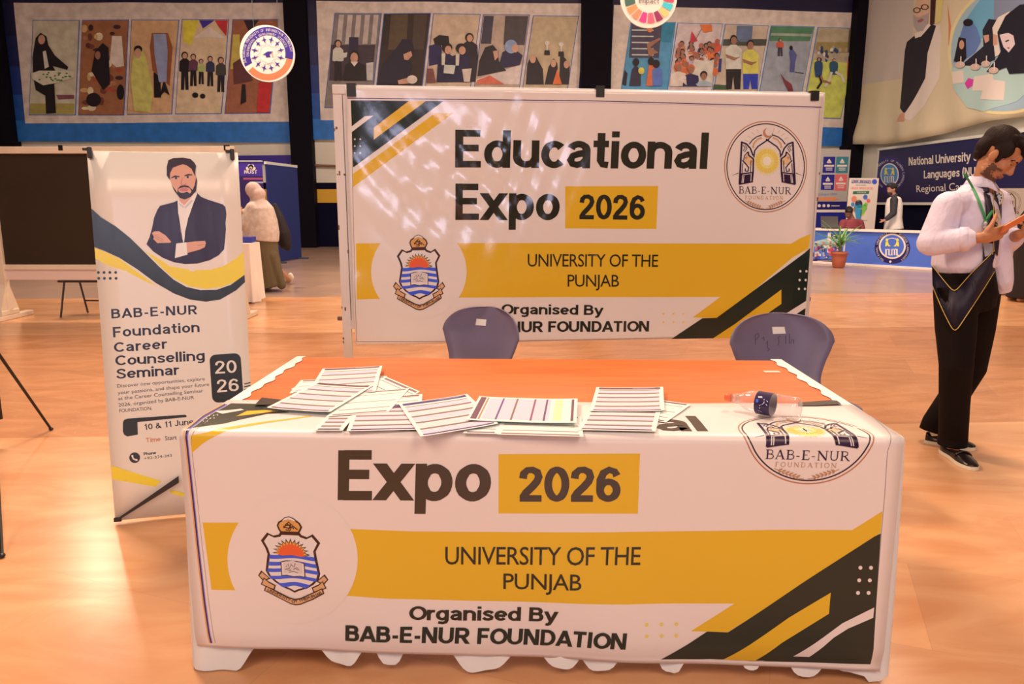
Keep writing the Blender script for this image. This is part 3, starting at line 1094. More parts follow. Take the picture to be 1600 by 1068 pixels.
# ------------------------------------------------------------------ banner on the right-hand wall
def right_wall_banner():
    p0 = onplane(1338, 228, hall(WALL_R - .15, 0), -E1)
    S = Sheet(p0, -E2)
    k = crop(1260, 0, 4.644)
    P = Print(lambda q: S.uv(*k(*q)), dict(rough=.5, bump=.35, bscale=1.1, bdist=.08), dz=0.004)
    sheet = far(200, 160, 115)
    # portrait of a bearded man in glasses, white shirt and dark waistcoat
    sh = far(215, 180, 152)
    P.poly(far(186, 150, 122), [(410, -60), (800, -60), (790, 300), (730, 560), (400, 620)], 1)
    P.poly(sh, [(808, 260), (900, 170), (985, 180), (1000, 260), (985, 560), (890, 750), (790, 860), (740, 840), (735, 800), (800, 640), (760, 300)], 2)
    P.poly(far(24, 14, 22), [(750, 300), (808, 255), (850, 262), (925, 170), (962, 185), (900, 380), (885, 560), (740, 812), (705, 770), (720, 560), (735, 360)], 3)
    P.poly(sh, [(808, 245), (905, 170), (925, 180), (855, 262), (812, 275)], 4)
    P.poly(far(190, 120, 85), [(683, 862), (712, 810), (742, 800), (752, 860)], 4)
    sk = far(205, 145, 105)
    P.poly(sk, [(800, 90), (830, -40), (910, -40), (915, 60), (905, 150), (870, 215), (830, 225), (805, 180)], 5)
    P.poly(far(165, 130, 110), [(800, 105), (815, 120), (845, 128), (885, 105), (910, 90), (905, 160), (870, 220), (830, 228), (803, 185)], 6)
    P.poly(far(150, 80, 65), [(830, 148), (862, 132), (880, 140), (862, 158), (838, 162)], 7)
    P.poly(sk, [(838, 60), (858, 58), (872, 110), (850, 122), (836, 112)], 7)
    for x, y in ((828, 72), (886, 50)):
        P.ring(far(18, 12, 14), x, y, 28, 7, 20, 20, L=8)
    P.stroke(far(18, 12, 14), [(852, 62), (864, 58)], 6, 8)
    P.poly(far(60, 20, 18), [(925, -60), (965, -60), (950, 172), (918, 178)], 4)
    P.poly(far(205, 165, 90), [(965, -60), (1020, -60), (1000, 150), (955, 172)], 3)
    P.stroke(far(195, 105, 60), [(1048, 40), (1062, 190), (1052, 330)], [2, 16, 3], 2)
    # round picture of women writing at a long table
    P.disc(far(225, 185, 110), 1480, 380, 435, 480, 48, 1)
    P.disc(far(150, 150, 160), 1480, 380, 412, 455, 48, 2)
    P.poly(far(100, 135, 165), [(1180, 140), (1285, 0), (1385, -30), (1375, 250), (1250, 300)], 3)
    P.poly(far(120, 112, 112), [(1385, -40), (1700, -60), (1700, 200), (1380, 180)], 3)
    P.poly(far(165, 165, 172), [(1075, 490), (1200, 480), (1400, 470), (1700, 520), (1720, 600), (1560, 760), (1360, 832), (1200, 790), (1090, 640)], 4)
    P.poly(far(90, 100, 125), [(1130, 290), (1165, 180), (1215, 140), (1260, 200), (1290, 300), (1250, 380), (1160, 450), (1090, 450)], 5)
    P.disc(BLK, 1200, 165, 38, 28, 14, 6)
    P.poly(BLK, [(1095, 440), (1130, 270), (1185, 280), (1190, 420), (1150, 470)], 6)
    P.disc(SK, 1155, 325, 20, 34, 12, 7)
    P.poly(far(30, 24, 30), [(1160, 470), (1240, 400), (1310, 340), (1305, 220), (1350, 140), (1405, 150), (1410, 250), (1400, 440), (1260, 490)], 7)
    P.poly(SK, [(1310, 262), (1352, 255), (1356, 300), (1325, 318)], 8)
    P.poly(far(210, 200, 195), [(1378, 205), (1420, 130), (1510, 85), (1480, 150), (1420, 260), (1440, 400), (1402, 420)], 8)
    P.poly(SK, [(1385, 250), (1420, 262), (1420, 330), (1388, 340)], 9)
    P.poly(far(26, 20, 26), [(1340, 530), (1420, 430), (1445, 380), (1420, 240), (1480, 120), (1580, 40), (1700, 20), (1700, 540), (1500, 550), (1480, 500), (1400, 530)], 10)
    P.poly(far(205, 160, 140), [(1438, 258), (1500, 245), (1535, 265), (1545, 330), (1500, 390), (1465, 350)], 11)
    P.stroke(BLK, [(1480, 310), (1505, 298)], 9, 12)
    P.poly(far(140, 60, 55), [(1488, 355), (1508, 350), (1505, 365)], 12)
    for x, y in ((1255, 490), (1335, 470), (1395, 520), (1150, 470)):
        P.disc(far(195, 145, 115), x, y, 36, 24, 12, 12)
        P.stroke(far(225, 215, 210), [(x + 8, y - 60), (x + 8, y + 5)], 8, 13)
    sh2 = far(215, 195, 140)
    P.poly(sh2, [(1080, 520), (1165, 510), (1172, 600), (1090, 610)], 6)
    P.poly(sh2, [(1240, 560), (1385, 545), (1390, 590), (1470, 605), (1478, 750), (1300, 735), (1310, 670), (1225, 665)], 6)
    P.poly(far(190, 50, 110), [(1175, 610), (1200, 570), (1240, 585), (1235, 625), (1195, 650)], 6)
    u1 = S.uv(1604, 100)[0] + 1.2
    v1 = S.uv(1338, 0)[1] + 1.2

    def bend(u, v, w):
        lift = 0.30 * math.exp(-((v - .15) / .5) ** 2) * (0.5 + 0.5 * math.sin(u * 2.1 + .8))
        fold = 0.03 * math.sin(u * 5 + 1.5 * math.sin(v * 1.3)) * math.exp(-v / 1.6)
        vv = v + 0.10 * math.sin(u * 0.75 + 2.6) * math.exp(-v / 1.2)
        return S.map(u, vv, w + 0.05 + lift * .5 + fold + .02)
    o = P.build('wall_banner', bend, 0, u1, 0, v1, sheet, cu=seq(0, u1, .16), cv=seq(0, v1, .25), thick=.01, smooth=True)
    tag(o, 'cream banner with bearded man and round photo of women writing, on the right wall', 'banner')


right_wall_banner()

# ------------------------------------------------------------------ navy name board of the language university, right wall
F_BRD = dict(rough=.4)


def name_board():
    p0 = onplane(1367, 316, hall(WALL_R - .12, 0), -E1)
    S = Sheet(p0, -E2)
    k = crop(1250, 210, 4.856)
    k2 = crop(1400, 180, 3.56)
    t = thing('name_board', 'navy board lettered National University of Languages, behind the lilac-shirted student', 'sign', p0)
    P = Print(lambda q: S.uv(*k(*q)), F_BRD, dz=.004)
    navy, wht = far(20, 15, 48), far(230, 210, 200)
    logo_blue(P, 682, 305, 70, 120, 98)
    P.pm = lambda q: S.uv(*k2(*q))
    P.text(wht, 'National University', (72, 280), (418, 255), 46, .03, 2, slant=.12)
    P.text(wht, 'of Modern', (432, 254), (640, 240), 46, .03, 2, slant=.12)
    P.text(wht, 'Languages (NUML)', (156, 352), (520, 332), 44, .03, 2, slant=.12)
    P.text(wht, 'Regional Campus', (116, 428), (480, 410), 38, 0, 2)
    u1, v1 = S.uv(1602, 100)[0] + .8, S.uv(1367, 236)[1]
    P.build('board_panel', S.map, 0, u1, 0, v1, navy, t, thick=.03)
    bm = bmesh.new()
    for lo, hi in (((-.05, -.07, -.03), (u1, 0, .03)), ((-.05, v1, -.03), (u1, v1 + .07, .03)), ((-.05, 0, -.03), (0, v1, .03))):
        for v in add_box(bm, lo, hi):
            v.co = S.map(*v.co)
    obj('board_frame', bm, mat(far(200, 180, 165), .5), t)


def logo_blue(P, x, y, r, ro, ri, full=True):
    """round emblem: navy ring, pale ring, blue field, two yellow figures and the letters"""
    navy, wht, blue, yel = far(30, 18, 70), far(230, 205, 190), far(60, 110, 185), far(225, 210, 60)
    ro = ro * 1.0
    ky = 1.25
    P.disc(navy, x, y, ro, ro * 1.22, 40, 1)
    P.arctext(far(205, 175, 175), 'NATIONAL UNIVERSITY OF MODERN LANGUAGES', x, y, ro * .82, ro * .13, 120, 420, 0, 2)
    P.disc(wht, x, y, r, r * ky, 40, 2)
    P.disc(blue, x, y, r * .88, r * ky * .9, 40, 3)
    for s in (-1, 1):
        P.disc(yel, x + s * r * .38, y - r * .62, r * .12, r * .14, 12, 4)
        P.poly(yel, [(x + s * r * .5, y - r * .5), (x + s * r * .28, y - r * .45), (x + s * r * .2, y - r * .1), (x + s * r * .05, y), (x + s * r * .2, y + r * .02), (x + s * r * .36, y - r * .12), (x + s * r * .42, y + r * .02), (x + s * r * .56, y + r * .02)], 4)
    P.stroke(wht, [(x - r * .36, y - r * .6), (x, y - r * .7), (x + r * .36, y - r * .6)], r * .06, 5)
    w = r * .13
    yb, yt = y + r * .82, y + r * .2
    P.stroke(wht, [(x - r * .5, yb), (x - r * .5, yt), (x - r * .22, yt), (x - r * .22, yb), (x, yb), (x, yt)], w, 4)
    P.stroke(wht, [(x, yb), (x, yt), (x + r * .22, yt), (x + r * .22, yb)], w, 4)
    P.stroke(wht, [(x + r * .22, yt), (x + r * .44, yt), (x + r * .44, yb * .5 + yt * .5), (x + r * .44, yb), (x + r * .62, yb)], w, 4)


name_board()

# ------------------------------------------------------------------ far right: stall of the language university
def counter():
    A, Bp = onz(1262, 410.6), onz(1475, 423.5)
    e = (Bp - A).normalized()
    t = thing('stall_counter', 'long blue stall counter with white top and round language university emblem', 'counter', A)
    S = Sheet(A, e)
    L = (Bp - A).length
    hgt = S.uv(1275, 357)[1]
    k = crop(1270, 340, 8.0)
    P = Print(lambda q: S.uv(*k(*q)), dict(rough=.45), dz=.003)
    x, y = 995, 375
    navy, wht, blue, yel = far(30, 18, 62), far(235, 205, 190), far(66, 84, 146), far(225, 210, 50)
    P.disc(navy, x, y, 222, 200, 48, 1)
    P.arctext(far(200, 165, 160), 'NATIONAL UNIVERSITY OF MODERN LANGUAGES', x, y, 182, 26, 125, 415, .01, 2)
    P.disc(wht, 970, 548, 15, 15, 12, 2)
    P.disc(wht, x, y - 20, 168, 158, 40, 2)
    P.disc(blue, x, y - 20, 146, 138, 40, 3)
    for s in (-1, 1):
        cx = x + s * 62
        P.disc(yel, cx + s * 4, y - 98, 17, 20, 12, 4)
        P.poly(yel, [(cx + s * 18, y - 75), (cx - s * 8, y - 78), (cx - s * 20, y - 40), (cx - s * 48, y - 18), (cx - s * 12, y - 18), (cx, y - 38), (cx + s * 6, y - 18), (cx + s * 26, y - 18)], 4)
    P.stroke(wht, [(x - 60, y - 108), (x, y - 120), (x + 60, y - 108)], 8, 4)
    P.stroke(wht, [(918, 470), (918, 395), (955, 395), (955, 465), (990, 465), (990, 395)], 20, 4)
    P.stroke(wht, [(990, 465), (990, 395), (1025, 395), (1025, 465)], 20, 4)
    P.stroke(wht, [(1025, 395), (1055, 395), (1055, 468), (1082, 470)], 20, 4)
    u0 = S.uv(*k(410, 300))[0]
    P.build('front_panel', S.map, u0, L, .055, hgt - .04, far(70, 86, 146), t, thick=.03)
    # picture panel of a campus with people and a flag
    Q = Print(lambda q: S.uv(*k(*q)), dict(rough=.45), dz=.003)
    random.seed(9)
    Q.poly(far(150, 155, 185), [(0, 150), (375, 165), (375, 360), (0, 360)], 1)
    Q.poly(far(60, 85, 160), [(0, 150), (375, 160), (375, 205), (0, 300)], 2)
    Q.poly(far(205, 175, 175), [(190, 185), (228, 185), (228, 300), (186, 300)], 3)
    Q.poly(far(25, 60, 45), [(232, 205), (322, 205), (318, 265), (240, 255)], 3)
    Q.ring(wht, 270, 235, 20, 8, 20, 20, 50, 330, L=4)
    for _ in range(70):
        Q.rect(random.choice([far(195, 50, 60), far(215, 170, 165), far(60, 50, 80), far(205, 90, 90), far(225, 195, 170), far(45, 60, 130)]),
               *(lambda a, b: (a, b, a + random.uniform(14, 44), b + random.uniform(14, 50)))(random.uniform(25, 340), random.uniform(300, 490)), 4)
    Q.poly(navy, [(0, 520), (375, 525), (375, 590), (0, 590)], 5)
    Q.rect(wht, 60, 535, 240, 541, 6)
    Q.build('picture_panel', S.map, -.1, u0 - .03, .055, hgt - .04, far(80, 95, 160), t, thick=.03)

    def bx(name, lo, hi, m):
        b = bmesh.new()
        for v in add_box(b, lo, hi, 0, .006):
            v.co = S.map(*v.co)
        return obj(name, b, m, t)
    W = mat(far(230, 205, 185), .4)
    bx('worktop', (-.15, hgt - .04, -.62), (L + .3, hgt, .05), W)
    bx('plinth', (-.12, 0, -.06), (L + .3, .055, .02), W)
    bx('post', (u0 - .03, .055, -.03), (u0, hgt - .04, .02), W)
    bx('side_panel', (-.15, 0, -.6), (-.11, hgt - .04, -.035), W)
    bx('side_panel', (L, 0, -.6), (L + .04, hgt - .04, -.035), mat(far(66, 84, 146), .45))
    return S, hgt


CS, CH = counter()


def plant():
    g = onz(1310, 418)
    t = thing('potted_plant', 'spiky green plant in terracotta pot before the blue counter', 'plant', g)
    bm = bmesh.new()
    add_lathe(bm, [(.10, 0), (.125, .03), (.15, .2), (.16, .29), (.175, .30), (.175, .34), (.155, .34), (.15, .31), (.02, .30)], 20, Matrix.Translation(g))
    obj('pot', bm, mat(far(165, 75, 45), .7), t, True)
    bm = bmesh.new()
    add_tube(bm, [g + Vector((0, 0, .28)), g + Vector((.01, 0, .45)), g + Vector((0, .01, .56))], [.035, .03, .02], 8)
    obj('stem', bm, mat(far(90, 75, 45), .8), t)
    bm = bmesh.new()
    random.seed(21)
    for i in range(40):
        a = random.uniform(0, 2 * math.pi)
        up = random.uniform(.05, 1.25)
        ln = random.uniform(.45, .75)
        c = g + Vector((0, 0, random.uniform(.42, .56)))
        d = Vector((math.cos(a), math.sin(a) * .7, 0))
        sd = Vector((-math.sin(a), math.cos(a), 0))
        prev = None
        for j in range(6):
            s_ = j / 5
            run = ln * s_ * math.cos(up * (1 - .3 * s_))
            if d.y > .1:
                run = min(run, .17 / d.y)          # the counter is behind it
            p = c + d * run + Vector((0, 0, ln * s_ * math.sin(up) - .25 * s_ * s_ * ln))
            w = .02 * (1 - s_) ** .6 + .002
            nx = (bm.verts.new(p + sd * w), bm.verts.new(p + Vector((0, 0, -.008))), bm.verts.new(p - sd * w))
            if prev:
                bm.faces.new((prev[0], prev[1], nx[1], nx[0]))
                bm.faces.new((prev[1], prev[2], nx[2], nx[1]))
            prev = nx
    obj('leaves', bm, mat(far(120, 145, 70), .5, var=.4, vscale=6), t)


plant()


def poster_stand():
    """leaning white poster about learning languages"""
    k = crop(1250, 210, 4.856)
    Y = 19.4
    a, b = ony(*k(345, 715), Y), ony(*k(540, 715), Y + .1)
    e = (b - a)
    e.z = 0
    S0 = Sheet(a, e, ZUP)
    t = thing('poster_board', 'white poster board headed LEARN LANGUAGES behind the seated man', 'poster', (a.x, a.y, 0))
    P = Print(lambda q: S0.uv(*k(*q)), dict(rough=.45), dz=.003)
    W = far(218, 190, 165)
    P.poly(W, [(340, 715), (372, 330), (594, 336), (537, 790), (335, 790)], 1)
    P.text(far(60, 45, 100), 'LEARN LANGUAGES', (390, 368), (538, 372), 26, .03, 2)
    P.disc(far(60, 70, 140), 564, 358, 19, 19, 16, 2)
    P.rect(far(150, 130, 120), 420, 381, 500, 386, 2)
    P.text(far(215, 100, 80), 'UNLOCK OPPORTUNITIES', (385, 414), (553, 418), 18, .02, 2)
    P.poly(far(45, 90, 60), [(402, 430), (524, 428), (522, 450), (400, 452)], 2)
    P.text(far(200, 210, 190), 'JOIN NOW', (430, 446), (500, 445), 11, .02, 3)
    random.seed(2)
    for x, y, r, c in ((410, 490, 22, far(215, 110, 80)), (495, 475, 17, far(70, 90, 170)), (518, 502, 14, far(220, 90, 70)), (445, 525, 28, far(45, 40, 50)), (440, 560, 34, far(60, 130, 190)), (400, 530, 14, far(70, 110, 170)), (485, 555, 24, far(110, 150, 60)), (465, 590, 26, far(225, 190, 60)), (415, 570, 16, far(200, 120, 60)), (440, 490, 16, far(225, 170, 120)), (500, 530, 14, far(130, 160, 60))):
        P.disc(c, x, y, r, r * 1.1, 14, 2)
    P.poly(far(60, 120, 185), [(412, 560), (470, 570), (462, 640), (425, 640)], 3)
    P.poly(far(120, 155, 60), [(460, 560), (510, 540), (490, 590), (455, 625)], 3)
    P.text(far(90, 80, 90), 'Numl', (470, 656), (508, 656), 10, 0, 2)
    us = [S0.uv(*k(*q))[0] for q in ((335, 790), (594, 336))]
    vs = [S0.uv(*k(*q))[1] for q in ((335, 790), (594, 336))]
    # the sheet is a slanted board: cut to its outline
    sl = (S0.uv(*k(372, 330))[0] - S0.uv(*k(340, 715))[0]) / (S0.uv(*k(372, 330))[1] - S0.uv(*k(340, 715))[1])
    w = S0.uv(*k(594, 336))[0] - S0.uv(*k(372, 330))[0]
    vt = S0.uv(*k(372, 330))[1]
    zb = -a.z + .02
    P2 = Print(P.pm, dict(rough=.45), dz=.003)
    P2.mats, P2.items = P.mats, []
    for L, m, vv, ff in P.items[1:]:
        P2.items.append((L, m, [(x - sl * y, y) for x, y in vv], ff))
    P2.build('poster', lambda u, v, w_: S0.map(u + sl * v, v, w_), 0, w, zb, vt, W, t, thick=.02)
    bm = bmesh.new()
    add_tube(bm, [S0.map(w * .5, vt * .6, -.03), S0.map(w * .5, zb, -.5)], .018, 8)
    obj('prop_leg', bm, mat(far(90, 70, 60), .5), t)


poster_stand()


def four_square_panel():
    k = crop(1250, 210, 4.856)
    Y = 21.5
    a, b = ony(*k(110, 640), Y), ony(*k(352, 640), Y + .15)
    e = b - a
    e.z = 0
    S = Sheet(Vector((a.x, a.y, 0)), e)
    t = thing('info_board', 'pale blue display board with four coloured icon squares over navy footer', 'display panel', (a.x, a.y, 0))
    P = Print(lambda q: S.uv(*k(*q)), dict(rough=.45), dz=.003)
    W = far(225, 215, 215)
    for x0, y0, x1, y1, c in ((178, 168, 268, 290, far(34, 28, 92)), (276, 168, 368, 292, far(50, 100, 95)), (164, 305, 262, 420, far(34, 28, 92)), (267, 303, 358, 425, far(200, 80, 70))):
        P.poly(c, [(x0, y0), (x1, y0), (x1 - 8, y1), (x0 - 8, y1)], 2)
        xm = (x0 + x1) / 2 - 3
        P.poly(W, [(xm - 20, y0 + 45), (xm, y0 + 14), (xm + 20, y0 + 45)], 3)
        P.rect(W, xm - 14, y0 + 38, xm + 14, y0 + 50, 3)
        P.rect(W, xm - 38, y0 + 62, xm + 36, y0 + 76, 3)
        P.rect(W, xm - 26, y0 + 84, xm + 24, y0 + 90, 3)
        P.rect(W, xm - 26, y0 + 98, xm + 24, y0 + 104, 3)
    P.text(far(110, 100, 120), 'Campus Open', (140, 462), (280, 458), 18, 0, 2, slant=.3)
    P.poly(far(205, 110, 60), [(118, 480), (262, 474), (290, 488), (258, 502), (118, 500)], 2)
    P.poly(far(28, 22, 70), [(100, 508), (356, 508), (352, 570), (95, 570)], 2)
    for x in (145, 180, 214):
        P.disc(W, x, 540, 12, 12, 12, 3)
    P.rect(W, 236, 538, 300, 544, 3)
    P.poly(W, [(95, 570), (352, 570), (350, 590), (90, 590)], 2)
    P.poly(far(26, 28, 90), [(90, 590), (350, 590), (340, 900), (80, 900)], 2)
    u0, u1 = S.uv(*k(90, 640))[0], S.uv(*k(372, 300))[0]
    P.build('panel', S.map, u0, u1, .02, S.uv(*k(250, 115))[1], (0.52, 0.56, 0.60), t, thick=.05)
    for u in (u0 + .15, u1 - .15):
        bm = bmesh.new()
        for v in add_box(bm, (u - .03, 0, -.35), (u + .03, .05, .2)):
            v.co = S.map(*v.co)
        obj('foot', bm, mat(far(120, 110, 110), .4), t)


four_square_panel()


def laptop():
    p = CS.map(.55, CH + .003, -.36)
    t = thing('laptop', 'dark laptop open on the blue counter beside the seated man', 'laptop', p)
    bm = bmesh.new()
    for v in add_box(bm, (.16, CH + .003, -.5), (.56, CH + .022, -.22), 0, .004):
        v.co = CS.map(*v.co)
    obj('keyboard', bm, mat(far(70, 55, 50), .4), t)
    bm = bmesh.new()
    for v in add_box(bm, (.16, CH + .022, -.03), (.56, CH + .28, -.01), 0, .004):
        c = v.co
        v.co = CS.map(c.x, c.y, c.z - .2 + (c.y - CH) * .25)
    obj('screen', bm, mat(far(75, 62, 52), .4), t)


laptop()


# ------------------------------------------------------------------ far left: purple roll-up, blue partition, small table
def rollup():
    Y = 15.5
    a, b = ony(368, 400, Y), ony(418, 400, Y)
    S = Sheet(Vector((a.x, a.y, 0)), Vector((1, 0, 0)))
    t = thing('roll_up_banner', 'purple roll-up banner with white NUST tree emblem behind bent woman', 'banner', (a.x, a.y, 0))
    k = crop(360, 230, 3.956)
    P = Print(lambda q: S.uv(*k(*q)), dict(rough=.5), dz=.003)
    wht = far(215, 195, 210)
    P.text(wht, 'NUST', (86, 163), (166, 163), 24, .03, 2)
    for x, y, r in ((126, 122, 17), (108, 130, 12), (145, 130, 12), (118, 113, 10), (137, 114, 10)):
        P.disc(wht, x, y, r, r * .85, 14, 2)
    P.rect(wht, 123, 125, 130, 142, 2)
    P.poly(far(40, 24, 60), [(20, 178), (235, 178), (235, 700), (20, 700)], 1)
    P.rect(far(150, 60, 80), 80, 188, 215, 200, 2)
    P.rect(far(150, 120, 150), 120, 212, 205, 222, 2)
    P.ring(far(120, 100, 150), 150, 220, 78, 10, 60, 40, 0, 100, L=2)
    P.build('banner_sheet', S.map, 0, (b - a).length, .06, S.uv(418, 253)[1], far(62, 36, 104), t, thick=.004)
    bm = bmesh.new()
    L = (b - a).length
    for v in add_box(bm, (-.02, 0, -.1), (L + .02, .06, .08), 0, .01):
        v.co = S.map(*v.co)
    obj('cassette', bm, mat(far(150, 140, 145), .35, metal=.6), t)
    bm = bmesh.new()
    vt = S.uv(418, 253)[1]
    for v in add_box(bm, (-.01, vt, -.02), (L + .01, vt + .03, .015), 0, .005):
        v.co = S.map(*v.co)
    obj('top_bar', bm, mat(far(190, 175, 180), .35, metal=.6), t)


rollup()


def partition():
    Y0 = 17.0
    a = onz(426, 400)
    a = ony(425, 400, 17.2)
    b = ony(471, 395, 19.0)
    e = b - a
    e.z = 0
    L = e.length
    S = Sheet(Vector((a.x, a.y, 0)), e)
    t = thing('partition_panel', 'plain blue fabric partition panel with pale top edge by the dark pillar', 'partition', (a.x, a.y, 0))
    vt = S.uv(422, 257)[1]
    bm = bmesh.new()
    for v in add_box(bm, (0, .02, -.04), (L, vt, 0)):
        v.co = S.map(v.co.x, v.co.y, v.co.z)
    obj('panel', bm, mat(far(24, 34, 74), .7, bump=.3, bscale=2, bdist=.05), t)
    bm = bmesh.new()
    for v in add_box(bm, (-.03, vt, -.05), (L, vt + .06, .01)):
        v.co = S.map(v.co.x, v.co.y, v.co.z)
    obj('top_rail', bm, mat(far(190, 165, 150), .5), t)
    for u in (.2, L - .2):
        bm = bmesh.new()
        for v in add_box(bm, (u - .03, 0, -.3), (u + .03, .04, .25)):
            v.co = S.map(*v.co)
        obj('foot', bm, mat(far(60, 55, 60), .5), t)
    # purple fascia board high above it
    a2, b2 = onplane(372, 256, hall(0, WALL_B - .1), -E2), onplane(466, 255, hall(0, WALL_B - .1), -E2)
    S2 = Sheet(a2, b2 - a2)
    P = Print(lambda q: S2.uv(*q), dict(rough=.5))
    o = P.build('fascia_board', S2.map, -1.0, (b2 - a2).length, 0, S2.uv(400, 243)[1], far(50, 30, 96), thick=.06)
    tag(o, 'plain purple fascia board along the back wall above the roll-up', 'board')


partition()


def cloth_folds(bm, pts, ztop, zbot, amp, n=4, per=.09, seed=0):
    """hanging cloth along a polyline (list of x, y), outward folds growing to the hem"""
    random.seed(seed)
    path = []
    for i in range(len(pts) - 1):
        a, b = Vector(pts[i]), Vector(pts[i + 1])
        m = max(2, int((b - a).length / .025))
        for j in range(m):
            path.append((a.lerp(b, j / m), (b - a).normalized()))
    path.append((Vector(pts[-1]), (Vector(pts[-1]) - Vector(pts[-2])).normalized()))
    ph = [random.uniform(0, 6) for _ in range(3)]
    cols = []
    d = 0
    last = path[0][0]
    for q, t in path:
        d += (q - last).length
        last = q
        nrm = Vector((t.y, -t.x))
        f = math.sin(d / per * 2 + ph[0] + 1.3 * math.sin(d / per * .7 + ph[1])) + .5 * math.sin(d / per * 3.7 + ph[2])
        col = []
        for j in range(n + 1):
            s_ = j / n
            o = nrm * (amp * (s_ ** 1.2) * f + amp * .8 * s_)
            z = ztop + (zbot + .012 * math.sin(d * 9 + ph[1]) * s_ - ztop) * s_
            col.append(bm.verts.new((q.x + o.x, q.y + o.y, z)))
        cols.append(col)
    for a, b in zip(cols, cols[1:]):
        for j in range(n):
            bm.faces.new((a[j], b[j], b[j + 1], a[j + 1]))


def far_table():
    g = onz(399, 474)
    t = thing('display_table', 'small table hidden under a pale draped cloth beside the bent woman', 'table', (g.x - .9, g.y + .3, 0))
    bm = bmesh.new()
    ztop = ony(403, 381, g.y).z
    x1, x0, y0, y1 = g.x - .04, g.x - 1.7, g.y, g.y + .42
    add_box(bm, (x0, y0, ztop - .03), (x1, y1, ztop), 0, .01)
    obj('tabletop', bm, mat(far(200, 170, 140), .6), t)
    bm = bmesh.new()
    cloth_folds(bm, [(x0 - .01, y1), (x0 - .01, y0 - .01), (x1 + .01, y0 - .01), (x1 + .01, y1)], ztop + .006, .02, .025, 5, .08, 3)
    f = [bm.verts.new(p) for p in ((x0 - .01, y0 - .01, ztop + .006), (x1 + .01, y0 - .01, ztop + .006), (x1 + .01, y1, ztop + .006), (x0 - .01, y1, ztop + .006))]
    bm.faces.new(f)
    obj('draped_cloth', bm, mat(far(232, 205, 180), .8, bump=.2, bscale=6), t, True)
    for x in (x0 + .06, x1 - .06):
        for y in (y0 + .06, y1 - .06):
            bm = bmesh.new()
            add_box(bm, (x - .02, y - .02, 0), (x + .02, y + .02, ztop - .03))
            obj('leg', bm, mat(far(60, 45, 40), .5), t)
    # a small purple box on it
    bm = bmesh.new()
    q = ony(386, 380, g.y + .25)
    add_box(bm, (q.x - .14, q.y - .1, ztop + .012), (q.x + .10, q.y + .1, ztop + .09), 0, .01)
    tag(obj('gift_box', bm, mat(far(50, 45, 100), .5)), 'small dark purple box on the pale draped table', 'box')


far_table()


# ------------------------------------------------------------------ chalkboard on its white trestle, left edge
M_FRAME = mat(near(236, 190, 158), .5, var=.08, vscale=6)
M_FRAME2 = mat(near(232, 196, 178), .45, bump=.15, bscale=20, bdist=.004)
M_CHIP = mat(near(120, 75, 55), .7)
M_TAPE = mat(near(22, 20, 18), .45)


def chalkboard():
    Yb = 8.95
    foot = onz(22, 498)
    foot = Vector((foot.x, 8.95, 0))
    c = ony(20, 470, Yb)
    S = Sheet(Vector((c.x, Yb, 0)), Vector((1, -.01, 0)))
    t = thing('chalkboard_stand', 'freestanding blank dark chalkboard in pale frame at the left edge', 'chalkboard', (c.x, Yb, 0))
    top = S.uv(100, 229)[1]
    bt = S.uv(100, 240)[1]
    bb = S.uv(100, 413)[1]
    rb = S.uv(100, 421)[1]
    wl = S.uv(100, 437)[1]
    w = S.uv(372, 300)[0] - .1
    r0 = w - .085

    def bx(name, lo, hi, m, bev=.006):
        b = bmesh.new()
        for v in add_box(b, lo, hi, 0, bev):
            v.co = S.map(*v.co)
        return obj(name, b, m, t)
    bx('board', (-.10, bb - .02, -.02), (w + .0, bt + .02, .0), mat(near(46, 27, 12), .75, var=.15, vscale=1.5))
    bx('top_rail', (-.14, bt, -.03), (w + .1, top, .03), M_FRAME)
    bx('bottom_rail', (-.14, rb - .0, -.03), (w + .1, bb, .03), M_FRAME)
    bx('apron_board', (-.05, wl, -.015), (w, rb, .015), mat(near(236, 186, 165), .5))
    for u in (-.08, w):
        u0 = u - .055 if u < 0 else u
        bx('post', (u0, .10, -.04), (u0 + .10, top, .04), M_FRAME)
        b = bmesh.new()
        uc = u0 + .05
        for z0, z1, hw in ((0, .06, .05), (.06, .12, .05)):
            ln = .42 if z0 == 0 else .16
            for v in add_box(b, (uc - hw, z0, -ln), (uc + hw, z1, ln), 0, .01):
                v.co = S.map(*v.co)
        for s in (-1, 1):
            q = [b.verts.new(S.map(uc + dx, zz, s * yy)) for dx in (-.04, .04) for yy, zz in ((.04, .12), (.16, .12), (.04, .42))]
            for f in ((0, 1, 2), (5, 4, 3), (0, 3, 4, 1), (1, 4, 5, 2), (2, 5, 3, 0)):
                b.faces.new([q[i] for i in f])
        obj('foot', b, M_FRAME, t)
    p = S.uv(97, 231)
    for x, y, a in ((97, 231, .05), (356, 231, .07)):
        q = S.uv(x, y)
        bx('tape_patch', (q[0] - a * .5, q[1] - .03, .03), (q[0] + a * .5, q[1] + .03, .034), M_TAPE, 0)


chalkboard()


